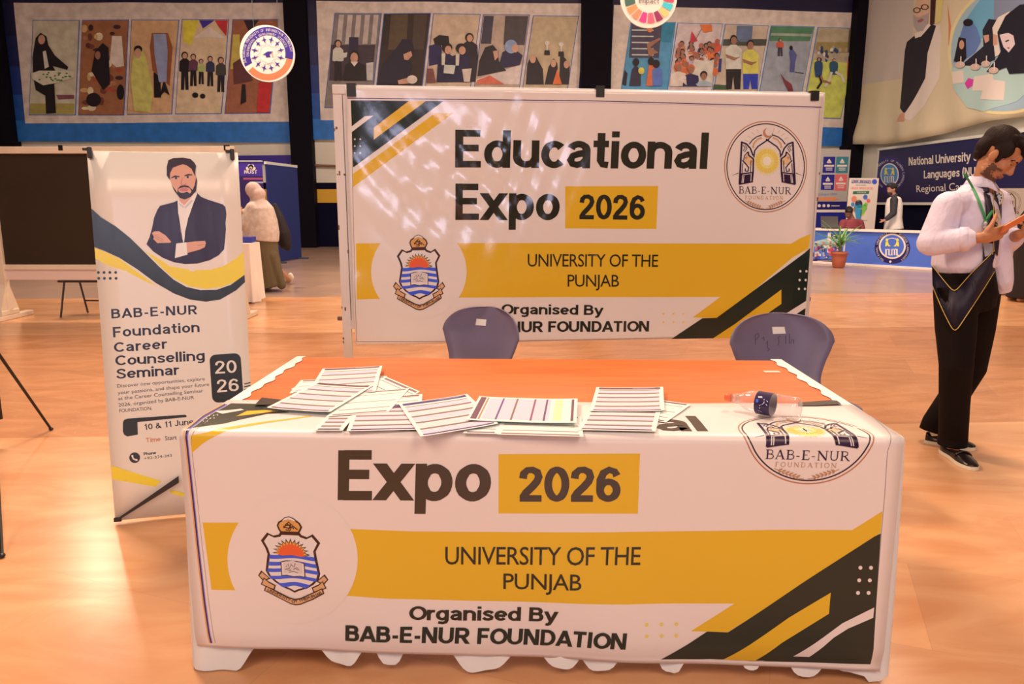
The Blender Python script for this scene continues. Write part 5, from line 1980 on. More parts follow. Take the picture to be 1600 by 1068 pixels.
def expo_banner():
    S = BS
    fin = dict(rough=.17, bump=.14, bscale=22, bdist=.004, stretch=(1, 1, .7))
    P = Print(lambda q: S.uv(*q), fin, dz=.0006)
    W = near(240, 204, 186)
    px = lambda x0, y0, k: crop(x0, y0, k)
    # thin frame lines
    ln = near(70, 40, 90)
    P.stroke(ln, [(543, 153.2), (915, 157.4), (1284, 167.3)], 1.3, 1)
    P.stroke(near(200, 160, 170), [(549, 156.4), (915, 160), (1282, 169.2)], .7, 1)
    P.stroke(near(150, 120, 110), [(557, 533.5), (810, 532.5), (1262, 523)], .8, 1)
    P.stroke(near(150, 120, 110), [(549, 157), (553, 380), (557.5, 533)], .7, 1)
    P.stroke(near(150, 120, 110), [(1281, 169), (1262, 523)], .7, 1)
    # yellow band
    c = px(520, 340, 4)
    P.pm = lambda q: S.uv(*q)
    P.poly(YB, [(556, 380), (700, 379.5), (900, 379.5), (1236, 380.5), (1250, 372), (1267, 365), (1263, 388), (1238, 402), (1128, 495), (1118, 496.5), (1082, 495.5), (1125, 463.5), (900, 464), (722, 464.5), (558, 467)], 1)
    P.disc(W, 654.5, 424, 74.5, 74, 48, 2)
    # upper left corner marks
    k = px(520, 120, 4)
    P.pm = lambda q: S.uv(*k(*q))
    P.poly(GRN, [(112, 148), (690, 152), (128, 566)], 2)
    P.poly(YB, [(476, 150), (582, 151), (256, 392), (256, 318)], 3)
    P.poly(W, [(255, 242), (118, 345), (114, 312), (200, 246)], 3)
    P.poly(YB, [(640, 226), (750, 228), (128, 688), (128, 606)], 1)
    for i in range(3):
        for j in range(2):
            P.disc(W, 138 + j * 34, 390 + i * 43, 5.5, 5.5, 10, 3)
    # lettering
    P.pm = lambda q: S.uv(*q)
    P.text(DK, 'Educational', (711, 261.5), (1104, 264), 59, .032, 2)
    P.text(DK, 'Expo', (711.5, 343.5), (874, 343.8), 57, .032, 2)
    k2 = px(900, 120, 4)
    P.poly(YB, [(883, 291), (1028, 290.5), (1025, 357.5), (883, 356.5)], 1)
    P.text(DK, '2026', (905, 342.5), (1007, 343.5), 39.5, .03, 2)
    P.text(DK, 'UNIVERSITY OF THE', (824.5, 416), (1027.5, 416.5), 19.3, .004, 3, .94, font='G')
    P.text(DK, 'PUNJAB', (887, 447.5), (967, 447.5), 18.5, .004, 3, .94, font='G')
    P.text(DK, 'Organised By', (783.5, 490.5), (943, 492), 15.8, .03, 3)
    P.text(DK, 'BAB-E-NUR FOUNDATION', (712, 519.5), (1013.5, 517.5), 17, .034, 3)
    # lower right corner marks
    k3 = px(900, 340, 3.5605)
    P.pm = lambda q: S.uv(*k3(*q))
    P.poly(GRN, [(1302, 168), (1270, 196), (780, 556), (702, 558), (526, 676), (1262, 676)], 2)
    P.poly(YB, [(1140, 398), (1140, 478), (850, 676), (750, 676), (880, 590)], 3)
    P.poly(W, [(1282, 460), (1278, 500), (1060, 640), (990, 640)], 3)
    for i in range(3):
        for j in range(2):
            P.disc(W, 1246 + j * 34 - i * 4, 297 + i * 49, 6.5, 7, 10, 3)
    for i in range(2):
        for j in range(3):
            P.disc(near(240, 190, 90), 486 + j * 55, 534 + i * 46, 6, 6, 10, 1)
    # crest and logo
    kc = px(580, 350, 7.12)
    P.T = lambda x, y: S.uv(*kc(x, y))
    P.L = 2
    P.items, keep = [], P.items
    crest(P)
    P.items = keep + [(L + 2, m, a, b) for L, m, a, b in P.items]
    kl = px(1100, 180, 6.6737)
    P.T = lambda x, y: S.uv(*kl(x, y))
    P.items, keep = [], P.items
    logo(P)
    P.items = keep + P.items
    u0, u1 = S.uv(548, 340)[0], S.uv(1276, 300)[0]
    v0, v1 = S.uv(600, 538)[1], BTOP - .012
    o = P.build('exhibition_banner', lambda u, v, w: S.map(u, v, w + .002 + vinyl_wave(u, v)), u0, u1, v0, v1, W,
                cu=seq(u0, u0 + 1.5, .018) + seq(u0 + 1.5, u1, .08), cv=seq(v0, v1, .022), thick=.0012, smooth=True)
    tag(o, 'wide glossy white and yellow Educational Expo 2026 banner hung on the board stand', 'banner')


expo_banner()


# ------------------------------------------------------------------ round signs hanging in the hall
def round_sign(cx, cy, r, Y, draw, label, rot=0):
    c = ony(cx, cy, Y)
    S = Sheet(c, E1)
    rad = S.uv(cx + r, cy)[0]
    t = thing('round_sign', label, 'sign', c)
    P = Print(lambda q: S.uv(*q), dict(rough=.5), dz=.004)
    draw(P)
    bm = bmesh.new()
    W = far(232, 200, 165)
    wi = P.mi(W)
    for L, m, vs, fs in P.items:
        bv = [bm.verts.new(S.map(x, y, .02 + L * .004)) for x, y in vs]
        for f in fs:
            if len(set(f)) < 3:
                continue
            try:
                g = bm.faces.new([bv[i] for i in f])
                g.material_index = m
            except ValueError:
                pass
    ring = []
    for w in (-.02, .02):
        ring.append([bm.verts.new(S.map(rad * math.cos(a * math.pi / 24), rad * math.sin(a * math.pi / 24), w)) for a in range(48)])
    for i in range(48):
        bm.faces.new((ring[0][i], ring[0][(i + 1) % 48], ring[1][(i + 1) % 48], ring[1][i])).material_index = wi
    for g in ring:
        bm.faces.new(g).material_index = wi
    bmesh.ops.recalc_face_normals(bm, faces=bm.faces[:])
    obj('disc', bm, P.mats, t)
    for s in (-.45, .45):
        b = bmesh.new()
        a = c + E1 * (rad * s) + ZUP * (rad * .86)
        add_tube(b, [a, Vector((a.x, a.y, 9.2))], .006, 6)
        obj('hanging_wire', b, mat(far(70, 60, 55), .5), t)


def draw_university(P):
    k = crop(370, 30, 9.71)
    P.pm = lambda q: P0(*k(*q))
    navy, org = far(50, 28, 92), far(228, 95, 55)
    x, y = 475, 530
    P.ring(navy, x, y, 385, 118, 410, 64, 152, 372, L=1)
    P.arctext(far(205, 175, 180), 'BALOCHISTAN UNIVERSITY OF INFORMATION TECHNOLOGY', x, y, 342, 42, 158, 355, .01, 2)
    P.arctext(far(205, 175, 180), 'ENGINEERING & MANAGEMENT SCIENCES', x, y, 285, 38, 172, 340, .01, 2)
    P.ring(org, x, y + 5, 385, 92, 392, 40, 12, 140, L=1)
    for i in range(12):
        a = i * math.pi / 6 + .26
        px_, py_ = x + 205 * math.cos(a), y + 220 * math.sin(a)
        t_ = (math.cos(a), math.sin(a))
        n_ = (-t_[1], t_[0])
        star = []
        for j in range(8):
            rr = (62 if j % 4 == 0 else 40) if j % 2 == 0 else 15
            b = a + j * math.pi / 4
            star.append((px_ + rr * math.cos(b), py_ + rr * math.sin(b)))
        P.poly(navy, star, 2)
        b = a + math.pi / 12
        P.ring(far(190, 160, 165), x + 175 * math.cos(b * 1.0 + .13), y + 188 * math.sin(b + .13), 48, 8, n=20, L=1)
    P.ring(far(190, 150, 160), x, y, 122, 6, 130, 32, L=1)
    P.poly(navy, [(395, 545), (475, 492), (560, 492), (500, 540), (520, 575), (450, 580), (440, 545)], 2)
    P.stroke(org, [(535, 500), (555, 580)], 12, 2)
    P.poly(far(225, 165, 140), [(460, 640), (520, 605), (545, 640), (520, 675), (455, 680)], 2)


def draw_goals(P):
    k = crop(930, 0, 3.6364)
    P.pm = lambda q: P0(*k(*q))
    x, y = 305, -5
    cols = [far(205, 60, 70), far(60, 150, 200), far(235, 150, 80), far(130, 40, 60), far(215, 75, 80), far(205, 50, 90), far(225, 110, 70), far(220, 115, 65), far(60, 80, 60), far(215, 170, 60), far(90, 150, 80), far(200, 60, 60), far(60, 110, 160), far(225, 130, 60), far(190, 50, 60), far(70, 140, 190), far(120, 160, 80)]
    for i, c in enumerate(cols):
        a0 = -8 + i * 360 / 17
        P.ring(c, x, y, 140, 58, 138, 6, a0, a0 + 17, L=2)
    P.text(far(110, 95, 80), 'Impact', (246, 20), (360, 24), 32, .02, 2)
    P.text(far(110, 95, 80), 'Global', (252, -22), (354, -18), 28, .02, 2)


def _rs(cx, cy, r, Y, draw, label):
    global P0
    c = ony(cx, cy, Y)
    S = Sheet(c, E1)
    P0 = S.uv
    round_sign(cx, cy, r, Y, draw, label)


_rs(418, 84, 42.8, 15.0, draw_university, 'round white university emblem sign hanging before the left wall banner')
_rs(1013.5, -3, 44, 14.0, draw_goals, 'round sign with ring of coloured segments, hanging at the top edge')


# ------------------------------------------------------------------ blue plastic chairs behind the table
M_SHELL = mat(near(122, 98, 112), .38, bump=.05, bscale=90, bdist=.001, var=.10, vscale=5)
M_STEEL = mat((.35, .32, .3), .35, metal=.9)
M_LABEL = mat(near(244, 212, 192), .5)


def shell_point(s, t):
    """moulded seat: s across -1..1, t along 0 front edge .. 1 top of the backrest"""
    # side profile (y forward negative, z up)
    prof = [(-.22, .425), (-.20, .445), (-.10, .445), (.02, .435), (.12, .435), (.18, .46), (.215, .52), (.24, .60), (.258, .69), (.272, .77), (.285, .845)]
    hw = [.19, .215, .225, .225, .222, .205, .20, .225, .262, .272, .10]
    x = t * (len(prof) - 1)
    i = min(int(x), len(prof) - 2)
    f = x - i
    f2 = f

    def cr(a, i, f):
        p = [a[max(0, min(len(a) - 1, i + d))] for d in (-1, 0, 1, 2)]
        return .5 * ((2 * p[1]) + (-p[0] + p[2]) * f + (2 * p[0] - 5 * p[1] + 4 * p[2] - p[3]) * f * f + (-p[0] + 3 * p[1] - 3 * p[2] + p[3]) * f ** 3)
    y, z = cr([p[0] for p in prof], i, f), cr([p[1] for p in prof], i, f)
    if t > .8:                                   # rounded top outline
        q = (t - .8) / .2
        w = .272 * (1 - q ** 2.6) ** .5 if q < 1 else 0.0
        w = max(w, .012)
    else:
        w = cr(hw, i, f)
    xx = s * w
    curl = abs(s) ** 2.2
    if t > .55:
        y -= .085 * curl * (w / .27)
    else:
        z += .02 * curl
    return Vector((xx, y, z))


def chair(loc, rz, label, tilt):
    t = thing('plastic_chair', label, 'chair', loc, rz, 'blue plastic chairs behind the table')
    I = Matrix.Identity(4)
    bm = bmesh.new()
    NS, NT = 16, 44
    ts = [i / 30 * .8 for i in range(31)] + [.8 + .2 * math.sin(i / 14 * math.pi / 2) for i in range(1, 15)]
    g = [[bm.verts.new(shell_point(-1 + 2 * i / NS, tt)) for i in range(NS + 1)] for tt in ts]
    for a, b in zip(g, g[1:]):
        for i in range(NS):
            bm.faces.new((a[i], a[i + 1], b[i + 1], b[i]))
    bmesh.ops.recalc_face_normals(bm, faces=bm.faces[:])
    r = bmesh.ops.solidify(bm, geom=bm.faces[:], thickness=.006)
    obj('seat_shell', bm, M_SHELL, t, True, local=I)
    for sx in (-1, 1):
        for fy in (-1, 1):
            bm = bmesh.new()
            add_tube(bm, [(sx * .15, .02 + fy * .08, .418), (sx * .19, fy * .16, .40), (sx * .225, fy * .225, .012)], .011, 10)
            l = obj('leg', bm, M_STEEL, t, True, local=I)
            bm = bmesh.new()
            add_tube(bm, [(sx * .2255, fy * .226, 0), (sx * .223, fy * .222, .035)], .015, 10)
            obj('rubber_foot', bm, M_TAPE, l, True, local=I)
    bm = bmesh.new()
    for sx in (-1, 1):
        add_tube(bm, [(sx * .15, -.08, .418), (sx * .15, .12, .418)], .011, 10)
    add_tube(bm, [(-.15, .02, .416), (.15, .02, .416)], .011, 10)
    obj('under_frame', bm, M_STEEL, t, True, local=I)
    # sticker on the inside of the backrest
    bm = bmesh.new()
    sx0 = tilt
    v = []
    for (a, b) in ((sx0 - .13, .905), (sx0 + .13, .905), (sx0 + .14, .862), (sx0 - .11, .860)):
        p = shell_point(a, b)
        v.append(p + Vector((0, -.0075, 0)))
    q = [bm.verts.new(p) for p in v] + [bm.verts.new(p + Vector((0, .002, 0))) for p in v]
    for f in ((0, 1, 2, 3), (7, 6, 5, 4), (0, 4, 5, 1), (1, 5, 6, 2), (2, 6, 7, 3), (3, 7, 4, 0)):
        bm.faces.new([q[i] for i in f])
    bmesh.ops.recalc_face_normals(bm, faces=bm.faces[:])
    st = obj('paper_sticker', bm, M_LABEL, t, local=I)
    st['label'] = 'torn white paper sticker'
    return t


def scrawl(t, strokes):
    """faded pen marks on the inside of the backrest"""
    for pts in strokes:
        bm = bmesh.new()
        pv = [shell_point(a, b) + Vector((0, -.0072, 0)) for a, b in pts]
        add_tube(bm, pv, .0016, 5)
        obj('pen_mark', bm, mat(near(84, 68, 88), .6), t, local=Matrix.Identity(4))


c1 = onz(741, 640)
ch1 = chair((-.285, 3.74, 0), math.radians(-40), 'smaller looking blue plastic chair behind the table, in front of the Organised By line', -.25)
ch2 = chair((1.355, 3.46, 0), math.radians(6), 'blue plastic chair with pen scrawl at the right end of the table', .06)
scrawl(ch2, [[(-.42, .80), (-.42, .86), (-.36, .87), (-.33, .85), (-.40, .83)], [(-.28, .83), (-.24, .845), (-.22, .82)], [(-.2, .80), (-.15, .82), (-.17, .78), (-.13, .77), (-.17, .76)],
             [(.10, .845), (.05, .84), (.07, .81), (.05, .79)], [(.2, .85), (.2, .80)], [(.27, .86), (.27, .80)], [(.3, .80), (.3, .825), (.34, .825), (.35, .80)]])

# ------------------------------------------------------------------ the table, its cloth, the draped banner
TZ = .75
TO = Vector((-.938, 2.062, 0))
TE = Vector((1, -.0299, 0)).normalized()
TN = Vector((.0299, 1, 0)).normalized()
TW, TD = 2.022, 1.02


def TF(u, d, z=0.0):
    return TO + TE * u + TN * d + ZUP * z


def wood_material():
    m = bpy.data.materials.new('orange_wood_veneer')
    m.use_nodes = True
    nt = m.node_tree
    b = nt.nodes['Principled BSDF']
    tc = nt.nodes.new('ShaderNodeTexCoord')
    mp = nt.nodes.new('ShaderNodeMapping')
    mp.inputs['Scale'].default_value = (1.2, 14, 14)
    n = nt.nodes.new('ShaderNodeTexNoise')
    n.inputs['Scale'].default_value = 2.6
    n.inputs['Detail'].default_value = 7
    n.inputs['Distortion'].default_value = .5
    r = nt.nodes.new('ShaderNodeValToRGB')
    r.color_ramp.elements[0].position = .35
    r.color_ramp.elements[0].color = (.60, .14, .027, 1)
    r.color_ramp.elements[1].position = .65
    r.color_ramp.elements[1].color = (.74, .205, .045, 1)
    nt.links.new(tc.outputs['Object'], mp.inputs[0])
    nt.links.new(mp.outputs[0], n.inputs['Vector'])
    nt.links.new(n.outputs['Fac'], r.inputs[0])
    nt.links.new(r.outputs[0], b.inputs['Base Color'])
    b.inputs['Roughness'].default_value = .42
    return m


def table():
    t = thing('exhibition_table', 'long orange wood topped table under the white cloth, papers on it', 'table', TO)

    def bx(name, lo, hi, m, bev=.003):
        b = bmesh.new()
        for v in add_box(b, lo, hi, 0, bev):
            v.co = TF(*v.co)
        return obj(name, b, m, t)
    bx('tabletop', (0, 0, TZ - .03), (TW, TD, TZ), wood_material())
    M = mat((.12, .06, .03), .5)
    for u in (.22, TW - .27):
        for d in (.30, TD - .2):
            bx('leg', (u, d, 0), (u + .05, d + .05, TZ - .03), M)
    bx('apron_rail', (.27, .31, TZ - .11), (TW - .27, .34, TZ - .03), M)
    bx('apron_rail', (.27, TD - .19, TZ - .11), (TW - .27, TD - .16, TZ - .03), M)


table()


def table_cloth():
    b = bmesh.new()
    random.seed(8)
    pts = [(0, TD + .012), (0, 0), (TW, 0), (TW, TD + .012)]
    path = []
    for i in range(3):
        a, c = Vector(pts[i]), Vector(pts[i + 1])
        n = int((c - a).length / .012)
        for j in range(n + (i == 2)):
            path.append((a.lerp(c, j / n), (c - a).normalized(), i))
    dips = [(.04, .085, .095), (.44, .05, .058), (.585, .035, .062), (.84, .075, .072), (1.09, .05, .060), (1.215, .05, .066), (1.41, .035, .072), (1.635, .03, .045), (1.80, .05, .068), (1.93, .06, .060), (2.02, .04, .10)]
    rows = [(-.042, .7528), (-.012, .7532), (.001, .7522), (.0065, .748), (.008, .738)]
    NH = 16
    cols = []
    dist = 0
    last = path[0][0]
    for q, tg, side in path:
        dist += (q - last).length
        last = q
        nr = Vector((tg.y, -tg.x))
        # corners turn gradually
        for cx in (0, TW):
            dd = (q - Vector((cx, 0))).length
            if dd < .05:
                s = -1 if cx == 0 else 1
                k = .5 + .5 * (dd / .05) if True else 1
                other = Vector((s, 0)) if side == 1 else Vector((0, -1))
                nr = (nr * k + other * (1 - k))
                nr = nr.normalized() * (1 + .35 * (1 - dd / .05))
        col = []
        jit = .006 * math.sin(dist * 55) + .004 * math.sin(dist * 23 + 1) if side != 1 else 0
        for o, z in rows:
            p = q + nr * (o + (jit if o < -.02 else 0))
            col.append(b.verts.new(TF(p.x, p.y, z)))
        if side == 1:
            hem = .088 - max(a * math.exp(-((q.x - u - .012 * math.sin(u * 40)) / (w * 1.1)) ** 4) for u, w, a in dips) + .006 * math.sin(q.x * 37)
            amp = .007
            f = .5 * math.sin(q.x * 58 + 1.2 * math.sin(q.x * 13)) + .5 + .3 * math.sin(q.x * 31)
        else:
            hem = .018 + .008 * math.sin(dist * 11)
            amp = .016
            f = math.sin(dist * 30 + 1.3 * math.sin(dist * 9)) + .5 * math.sin(dist * 71)
        for j in range(1, NH + 1):
            s_ = j / NH
            o = .008 + (.018 if side != 1 else .008) * s_ + amp * s_ ** 1.4 * f
            if side != 1:
                o += .012 * s_
            o = max(o, .0065)
            p = q + nr * o
            col.append(b.verts.new(TF(p.x, p.y, .738 + (max(hem, .004) - .738) * s_)))
        cols.append(col)
    for a, c in zip(cols, cols[1:]):
        for j in range(len(a) - 1):
            b.faces.new((a[j], a[j + 1], c[j + 1], c[j]))
    bmesh.ops.recalc_face_normals(b, faces=b.faces[:])
    o = obj('tablecloth', b, mat(near(243, 212, 196), .75, bump=.15, bscale=14, bdist=.01), None, True)
    tag(o, 'plain white cloth skirting the table under the printed banner, gathered at the hem', 'tablecloth')


table_cloth()

BZ = .757                       # the draped banner lies on the cloth
SHR = .022


def tuv(px, py):
    q = onz(px, py, BZ)
    d = (q - TO).dot(TN)
    if d > -.034:
        r = q - TO
        return (r.dot(TE), d + .034)
    q = onplane(px, py, TO - TN * .034, -TN)
    u, v = (q - TO).dot(TE), q.z - BZ
    return (u, v / (1 - SHR * (1 - u) / .69))


def drape(u, v, w):
    r = .026
    vt = v
    if v < 0:
        vt = v * (1 - SHR * (1 - u) / .69)
    if vt > r:
        d, z, nn = vt - .034, BZ, Vector((0, 0, 1))
        d += 0
        wav = .0015 * math.sin(u * 9 + v * 14) * (1 if vt > .08 else 0)
        p = TF(u, d, z + wav)
        return p + ZUP * w
    if vt < -r:
        s_ = min(1.0, (-vt - r) / .66)
        wav = s_ * (.004 * math.sin(u * 7.5 + 1.0) + .003 * math.sin(u * 17 + vt * 6)) - .004 * s_
        hem = .016 * max(0, (s_ - .88) / .12) ** 2
        p = TF(u, -.034 + hem + wav * .6 - .003 * math.sin(u * 11 + vt * 9) * s_, BZ + vt)
        return p - TN * (w + .006 * s_)
    a = (r - vt) / (2 * r) * math.pi / 2        # 0 on the top, pi/2 on the front
    c = TF(u, -.034 + r, BZ - r)
    n = -TN * math.sin(a) + ZUP * math.cos(a)
    return c + n * (r + w)


def table_banner():
    fin = dict(rough=.33, bump=.05, bscale=9, bdist=.006)
    P = Print(lambda q: tuv(*q), fin, dz=.0004)
    W = near(243, 204, 186)
    # borders left and right
    lp = [(352, 631), (318, 651), (296, 668), (292, 690), (301, 770), (310, 850), (321, 935), (331, 1003)]
    sh = lambda dx: [(x + dx * (1 if i > 2 else 2.2), y) for i, (x, y) in enumerate(lp)]
    P.stroke(near(240, 150, 80), sh(-2.6), 1.7, 1)
    P.stroke(PUR, sh(0), 2.4, 2)
    P.stroke(near(110, 80, 170), sh(1.2), 1.2, 3)
    P.stroke(near(160, 130, 120), sh(6.5), .7, 1)
    P.stroke(near(150, 118, 112), [(1326, 622), (1352, 641), (1386, 671), (1386.5, 705), (1382, 770), (1376, 834), (1360, 1038)], .9, 1)
    # corner marks, upper left (lying on the table)
    k = crop(260, 620, 4.45)
    P.pm = lambda q: tuv(*k(*q))
    P.poly(GRN, [(182, 214), (300, 130), (450, 40), (640, 45), (860, 105), (700, 115), (400, 185)], 1)
    P.poly(YB, [(485, 135), (560, 95), (690, 88), (780, 95)], 2)
    P.poly(W, [(330, 100), (420, 92), (520, 80), (540, 88), (440, 108), (390, 118)], 2)
    P.poly(YB, [(166, 258), (280, 236), (400, 214), (700, 168), (1000, 126), (1015, 132), (700, 180), (430, 228), (340, 264), (250, 325), (178, 388)], 1)
    for x, y in ((300, 133), (328, 130), (356, 128), (280, 153), (306, 152), (332, 150), (258, 172), (284, 172)):
        P.disc(W, x, y, 5, 3.5, 8, 2)
    # lettering
    P.pm = lambda q: tuv(*q)
    D2 = near(74, 54, 40)
    P.text(D2, 'Expo', (528, 780), (766, 782), 77, .035, 2)
    P.poly(YB, [(779, 709), (1000, 708), (996.5, 801.5), (779, 801)], 1)
    P.text(D2, '2026', (811, 782.5), (969, 783), 54, .035, 2)
    P.poly(YB, [(317, 815.5), (420, 816), (540, 824.5), (640, 829), (800, 830), (950, 830.5), (1080, 828), (1200, 827), (1331, 827), (1378, 797.5), (1375, 831), (1136, 985), (1079, 984), (1147, 940), (980, 941.5), (740, 937), (610, 932.5), (548, 927.5), (450, 923), (332, 919)], 1)
    P.disc(W, 458, 872, 102, 101, 48, 2)
    P.text(DK, 'UNIVERSITY OF THE', (696, 880), (1000, 881), 27, .004, 3, .94, font='G')
    P.text(DK, 'PUNJAB', (786.5, 918.5), (908, 919.5), 24, .004, 3, .94, font='G')
    P.text(DK, 'Organised By', (640, 965.5), (872, 969.5), 21.5, .033, 3)
    P.text(GRN, 'BAB-E-NUR FOUNDATION', (540.5, 998), (976.5, 1011), 25, .036, 3)
    k6 = crop(980, 770, 3.584)
    P.pm = lambda q: tuv(*k6(*q))
    P.poly(GRN, [(1416, 222), (1380, 240), (1000, 485), (560, 772), (445, 768), (330, 845), (190, 935), (700, 950), (1366, 963)], 2)
    P.poly(YB, [(1136, 552), (1125, 668), (860, 830), (720, 948), (540, 942), (690, 835), (900, 690)], 3)
    P.poly(W, [(1378, 633), (1372, 690), (1230, 750), (1150, 800), (1020, 918), (930, 915), (1090, 800), (1200, 720)], 3)
    for i in range(3):
        for j in range(2):
            P.disc(W, 1302 + j * 59 - i * 7, 413 + i * 70, 11, 11, 12, 3)
    for i in range(2):
        for j in range(3):
            P.disc(near(240, 190, 90), 107 + j * 83, 728 + i * 63, 11, 11, 10, 1)
    # the word on the table top, partly under the papers
    ex0, ex1 = tuv(528, 780), tuv(528, 703)
    cap = (ex1[1] - ex0[1]) * 1.03
    a, b = tuv(536, 673), tuv(1107, 673.5)
    P.pm = lambda q: (q[0], -q[1])
    P.text(D2, 'Educational', (a[0], -a[1]), (b[0], -b[1]), cap, .032, 2)
    # crest and logo
    L_, R_2 = tuv(403.7, 897.8), tuv(515, 902.8)
    t_, b_ = tuv(446.9, 804.5), tuv(464, 943)

    def Tc(x, y):
        f = (x - 243) / 582
        return (L_[0] + f * (R_2[0] - L_[0]), t_[1] + (y - 115) / 840 * (b_[1] - t_[1]) + (f - .38) * (R_2[1] - L_[1]))
    P.T = Tc
    P.items, keep = [], P.items
    crest(P)
    P.items = keep + [(L + 2, m, x, y) for L, m, x, y in P.items]
    tl, tr, bt = tuv(1196, 717), tuv(1326.5, 717.5), tuv(1262.7, 757.6)
    P.T = lambda x, y: (tl[0] + (x - 360) / 545 * (tr[0] - tl[0]), tl[1] - (y - 819) / 194 * (tl[1] - bt[1]) * .96)
    logo(P)
    P.T = None
    u0, u1 = .0, TW - .008
    o = P.build('table_banner', drape, u0, u1, -.69, .345, W, cu=seq(u0, u1, .05),
                cv=[-.026 + i * .0065 for i in range(9)] + seq(-.69, -.6, .012) + seq(-.6, -.03, .06) + seq(.03, .345, .05), thick=.0012, smooth=True)
    tag(o, 'yellow and white Expo 2026 printed banner draped over the table front', 'banner')
    for pts in ([(409, 620.5), (440, 624), (430, 632), (398, 632)], [(1247, 628.5), (1298, 624.5), (1308, 625.5), (1315, 630.8), (1275, 633), (1247, 633.5)]):  # two flat dark strips added along the banner's back edge
        b = bmesh.new()
        top = [b.verts.new(onz(x, y, BZ + .0038)) for x, y in pts]
        bot = [b.verts.new(onz(x, y, BZ + .0018)) for x, y in pts]
        b.faces.new(top)
        b.faces.new(list(reversed(bot)))
        n = len(pts)
        for i in range(n):
            b.faces.new((top[i], bot[i], bot[(i + 1) % n], top[(i + 1) % n]))
        bmesh.ops.recalc_face_normals(b, faces=b.faces[:])
        obj('dark_strip', b, mat(near(56, 36, 26), .4), o)['label'] = 'dark strip at the back edge'


table_banner()

# scrap of tape on the wood
b = bmesh.new()
for v in add_box(b, (-.03, -.014, TZ + .0008), (.03, .014, TZ + .0025)):
    c = onz(1206, 581, TZ)
    v.co = Vector((c.x, c.y, 0)) + v.co
tag(obj('tape_scrap', b, mat(near(240, 190, 150), .5)), 'small piece of pale tape on the wood near the right corner', 'tape')

# ------------------------------------------------------------------ printed leaflets
PAPER = near(244, 214, 192)
BAR = near(112, 62, 76)
BAR2 = near(140, 100, 94)
TINT = near(240, 194, 184)
LILAC = near(236, 184, 186)


def leaflet(kind, corner, along, near_left, z, label, bar=BAR, curl=0.0, group='leaflets spread on the table'):
    """corner, along: pixels of the far corners and the near left corner; the sheet lies on the table"""
    a, b = onz(corner[0], corner[1], z), onz(along[0], along[1], z)
    e = (b - a)
    e.z = 0
    e.normalize()
    n = Vector((e.y, -e.x, 0))                   # towards the viewer
    c = onz(near_left[0], near_left[1], z) - a
    w, h = (b - a).length, c.dot(n)
    skew = -c.dot(e) / h
    P = Print(lambda q: (q[0], q[1]), dict(rough=.45), dz=.0002)
    # sheet coordinates: x along the edge, y = -distance from it
    if kind == 'portrait':
        P.rect(bar, .010, -.030, w - .010, -.006, 1)
        P.rect(near(220, 190, 200), w * .55, -.016, w * .88, -.0135, 2)
        for i, y in enumerate(h * q for q in (.15, .31, .48, .66, .84)):
            P.rect(BAR2, .012, -y, w - .014, -y + (.006 if i == 0 else .013), 2)
            P.rect(TINT if i % 2 else LILAC, .012, -y - .12 * h, w - .014, -y - .004, 1)
        P.rect(bar, .010, -h + .006, w - .010, -h + .016, 1)
    elif kind == 'landscape':
        P.rect(bar, .008, -h + .012, .026, -.010, 1)
        P.rect(near(200, 110, 90), .030, -h + .014, .035, -.012, 1)
        for i, x in enumerate(w * q for q in (.25, .39, .57, .69)):
            P.rect((near(100, 70, 120), near(130, 96, 80), near(140, 70, 100), near(96, 68, 92))[i], x, -h + .016, x + .006, -.012, 1)
        P.rect(LILAC, .040, -h + .02, w * .74, -.016, 1)
        P.rect(near(246, 220, 150), w * .78, -h + .02, w * .86, -.016, 1)
        P.rect(bar, w - .018, -h + .014, w - .010, -.012, 1)
        P.items = P.items[:2] + [x if x[0] != 1 else x for x in P.items[2:]]
        P.items = [(2 if i not in (6, 7) else 1, m, v, f) for i, (L, m, v, f) in enumerate(P.items)]
    else:                                         # edge only
        P.rect(bar, .010, -.022, w - .010, -.008, 1)
        P.rect(BAR2, .012, -h * .2 - .004, w - .012, -h * .2, 1)
        P.rect(BAR2, .012, -h * .5 - .005, w - .012, -h * .5, 1)
        P.rect(BAR2, .012, -h * .78 - .006, w - .012, -h * .78, 1)
        P.rect(bar, .010, -h + .006, w - .010, -h + .016, 1)
    o0 = Vector((a.x, a.y, z))

    def place(u, v, w_):
        c = curl * (max(0, u / w - .6) / .4) ** 2 + curl * .6 * (max(0, .25 - u / w) / .25) ** 2
        return o0 + e * (u + skew * v) + n * (-v) + ZUP * (w_ + c)
    o = P.build('leaflet', place, 0, w, -h, 0, PAPER, cu=seq(0, w, .03), cv=seq(-h, 0, .04), thick=.0008)
    return tag(o, label, 'leaflet', group)


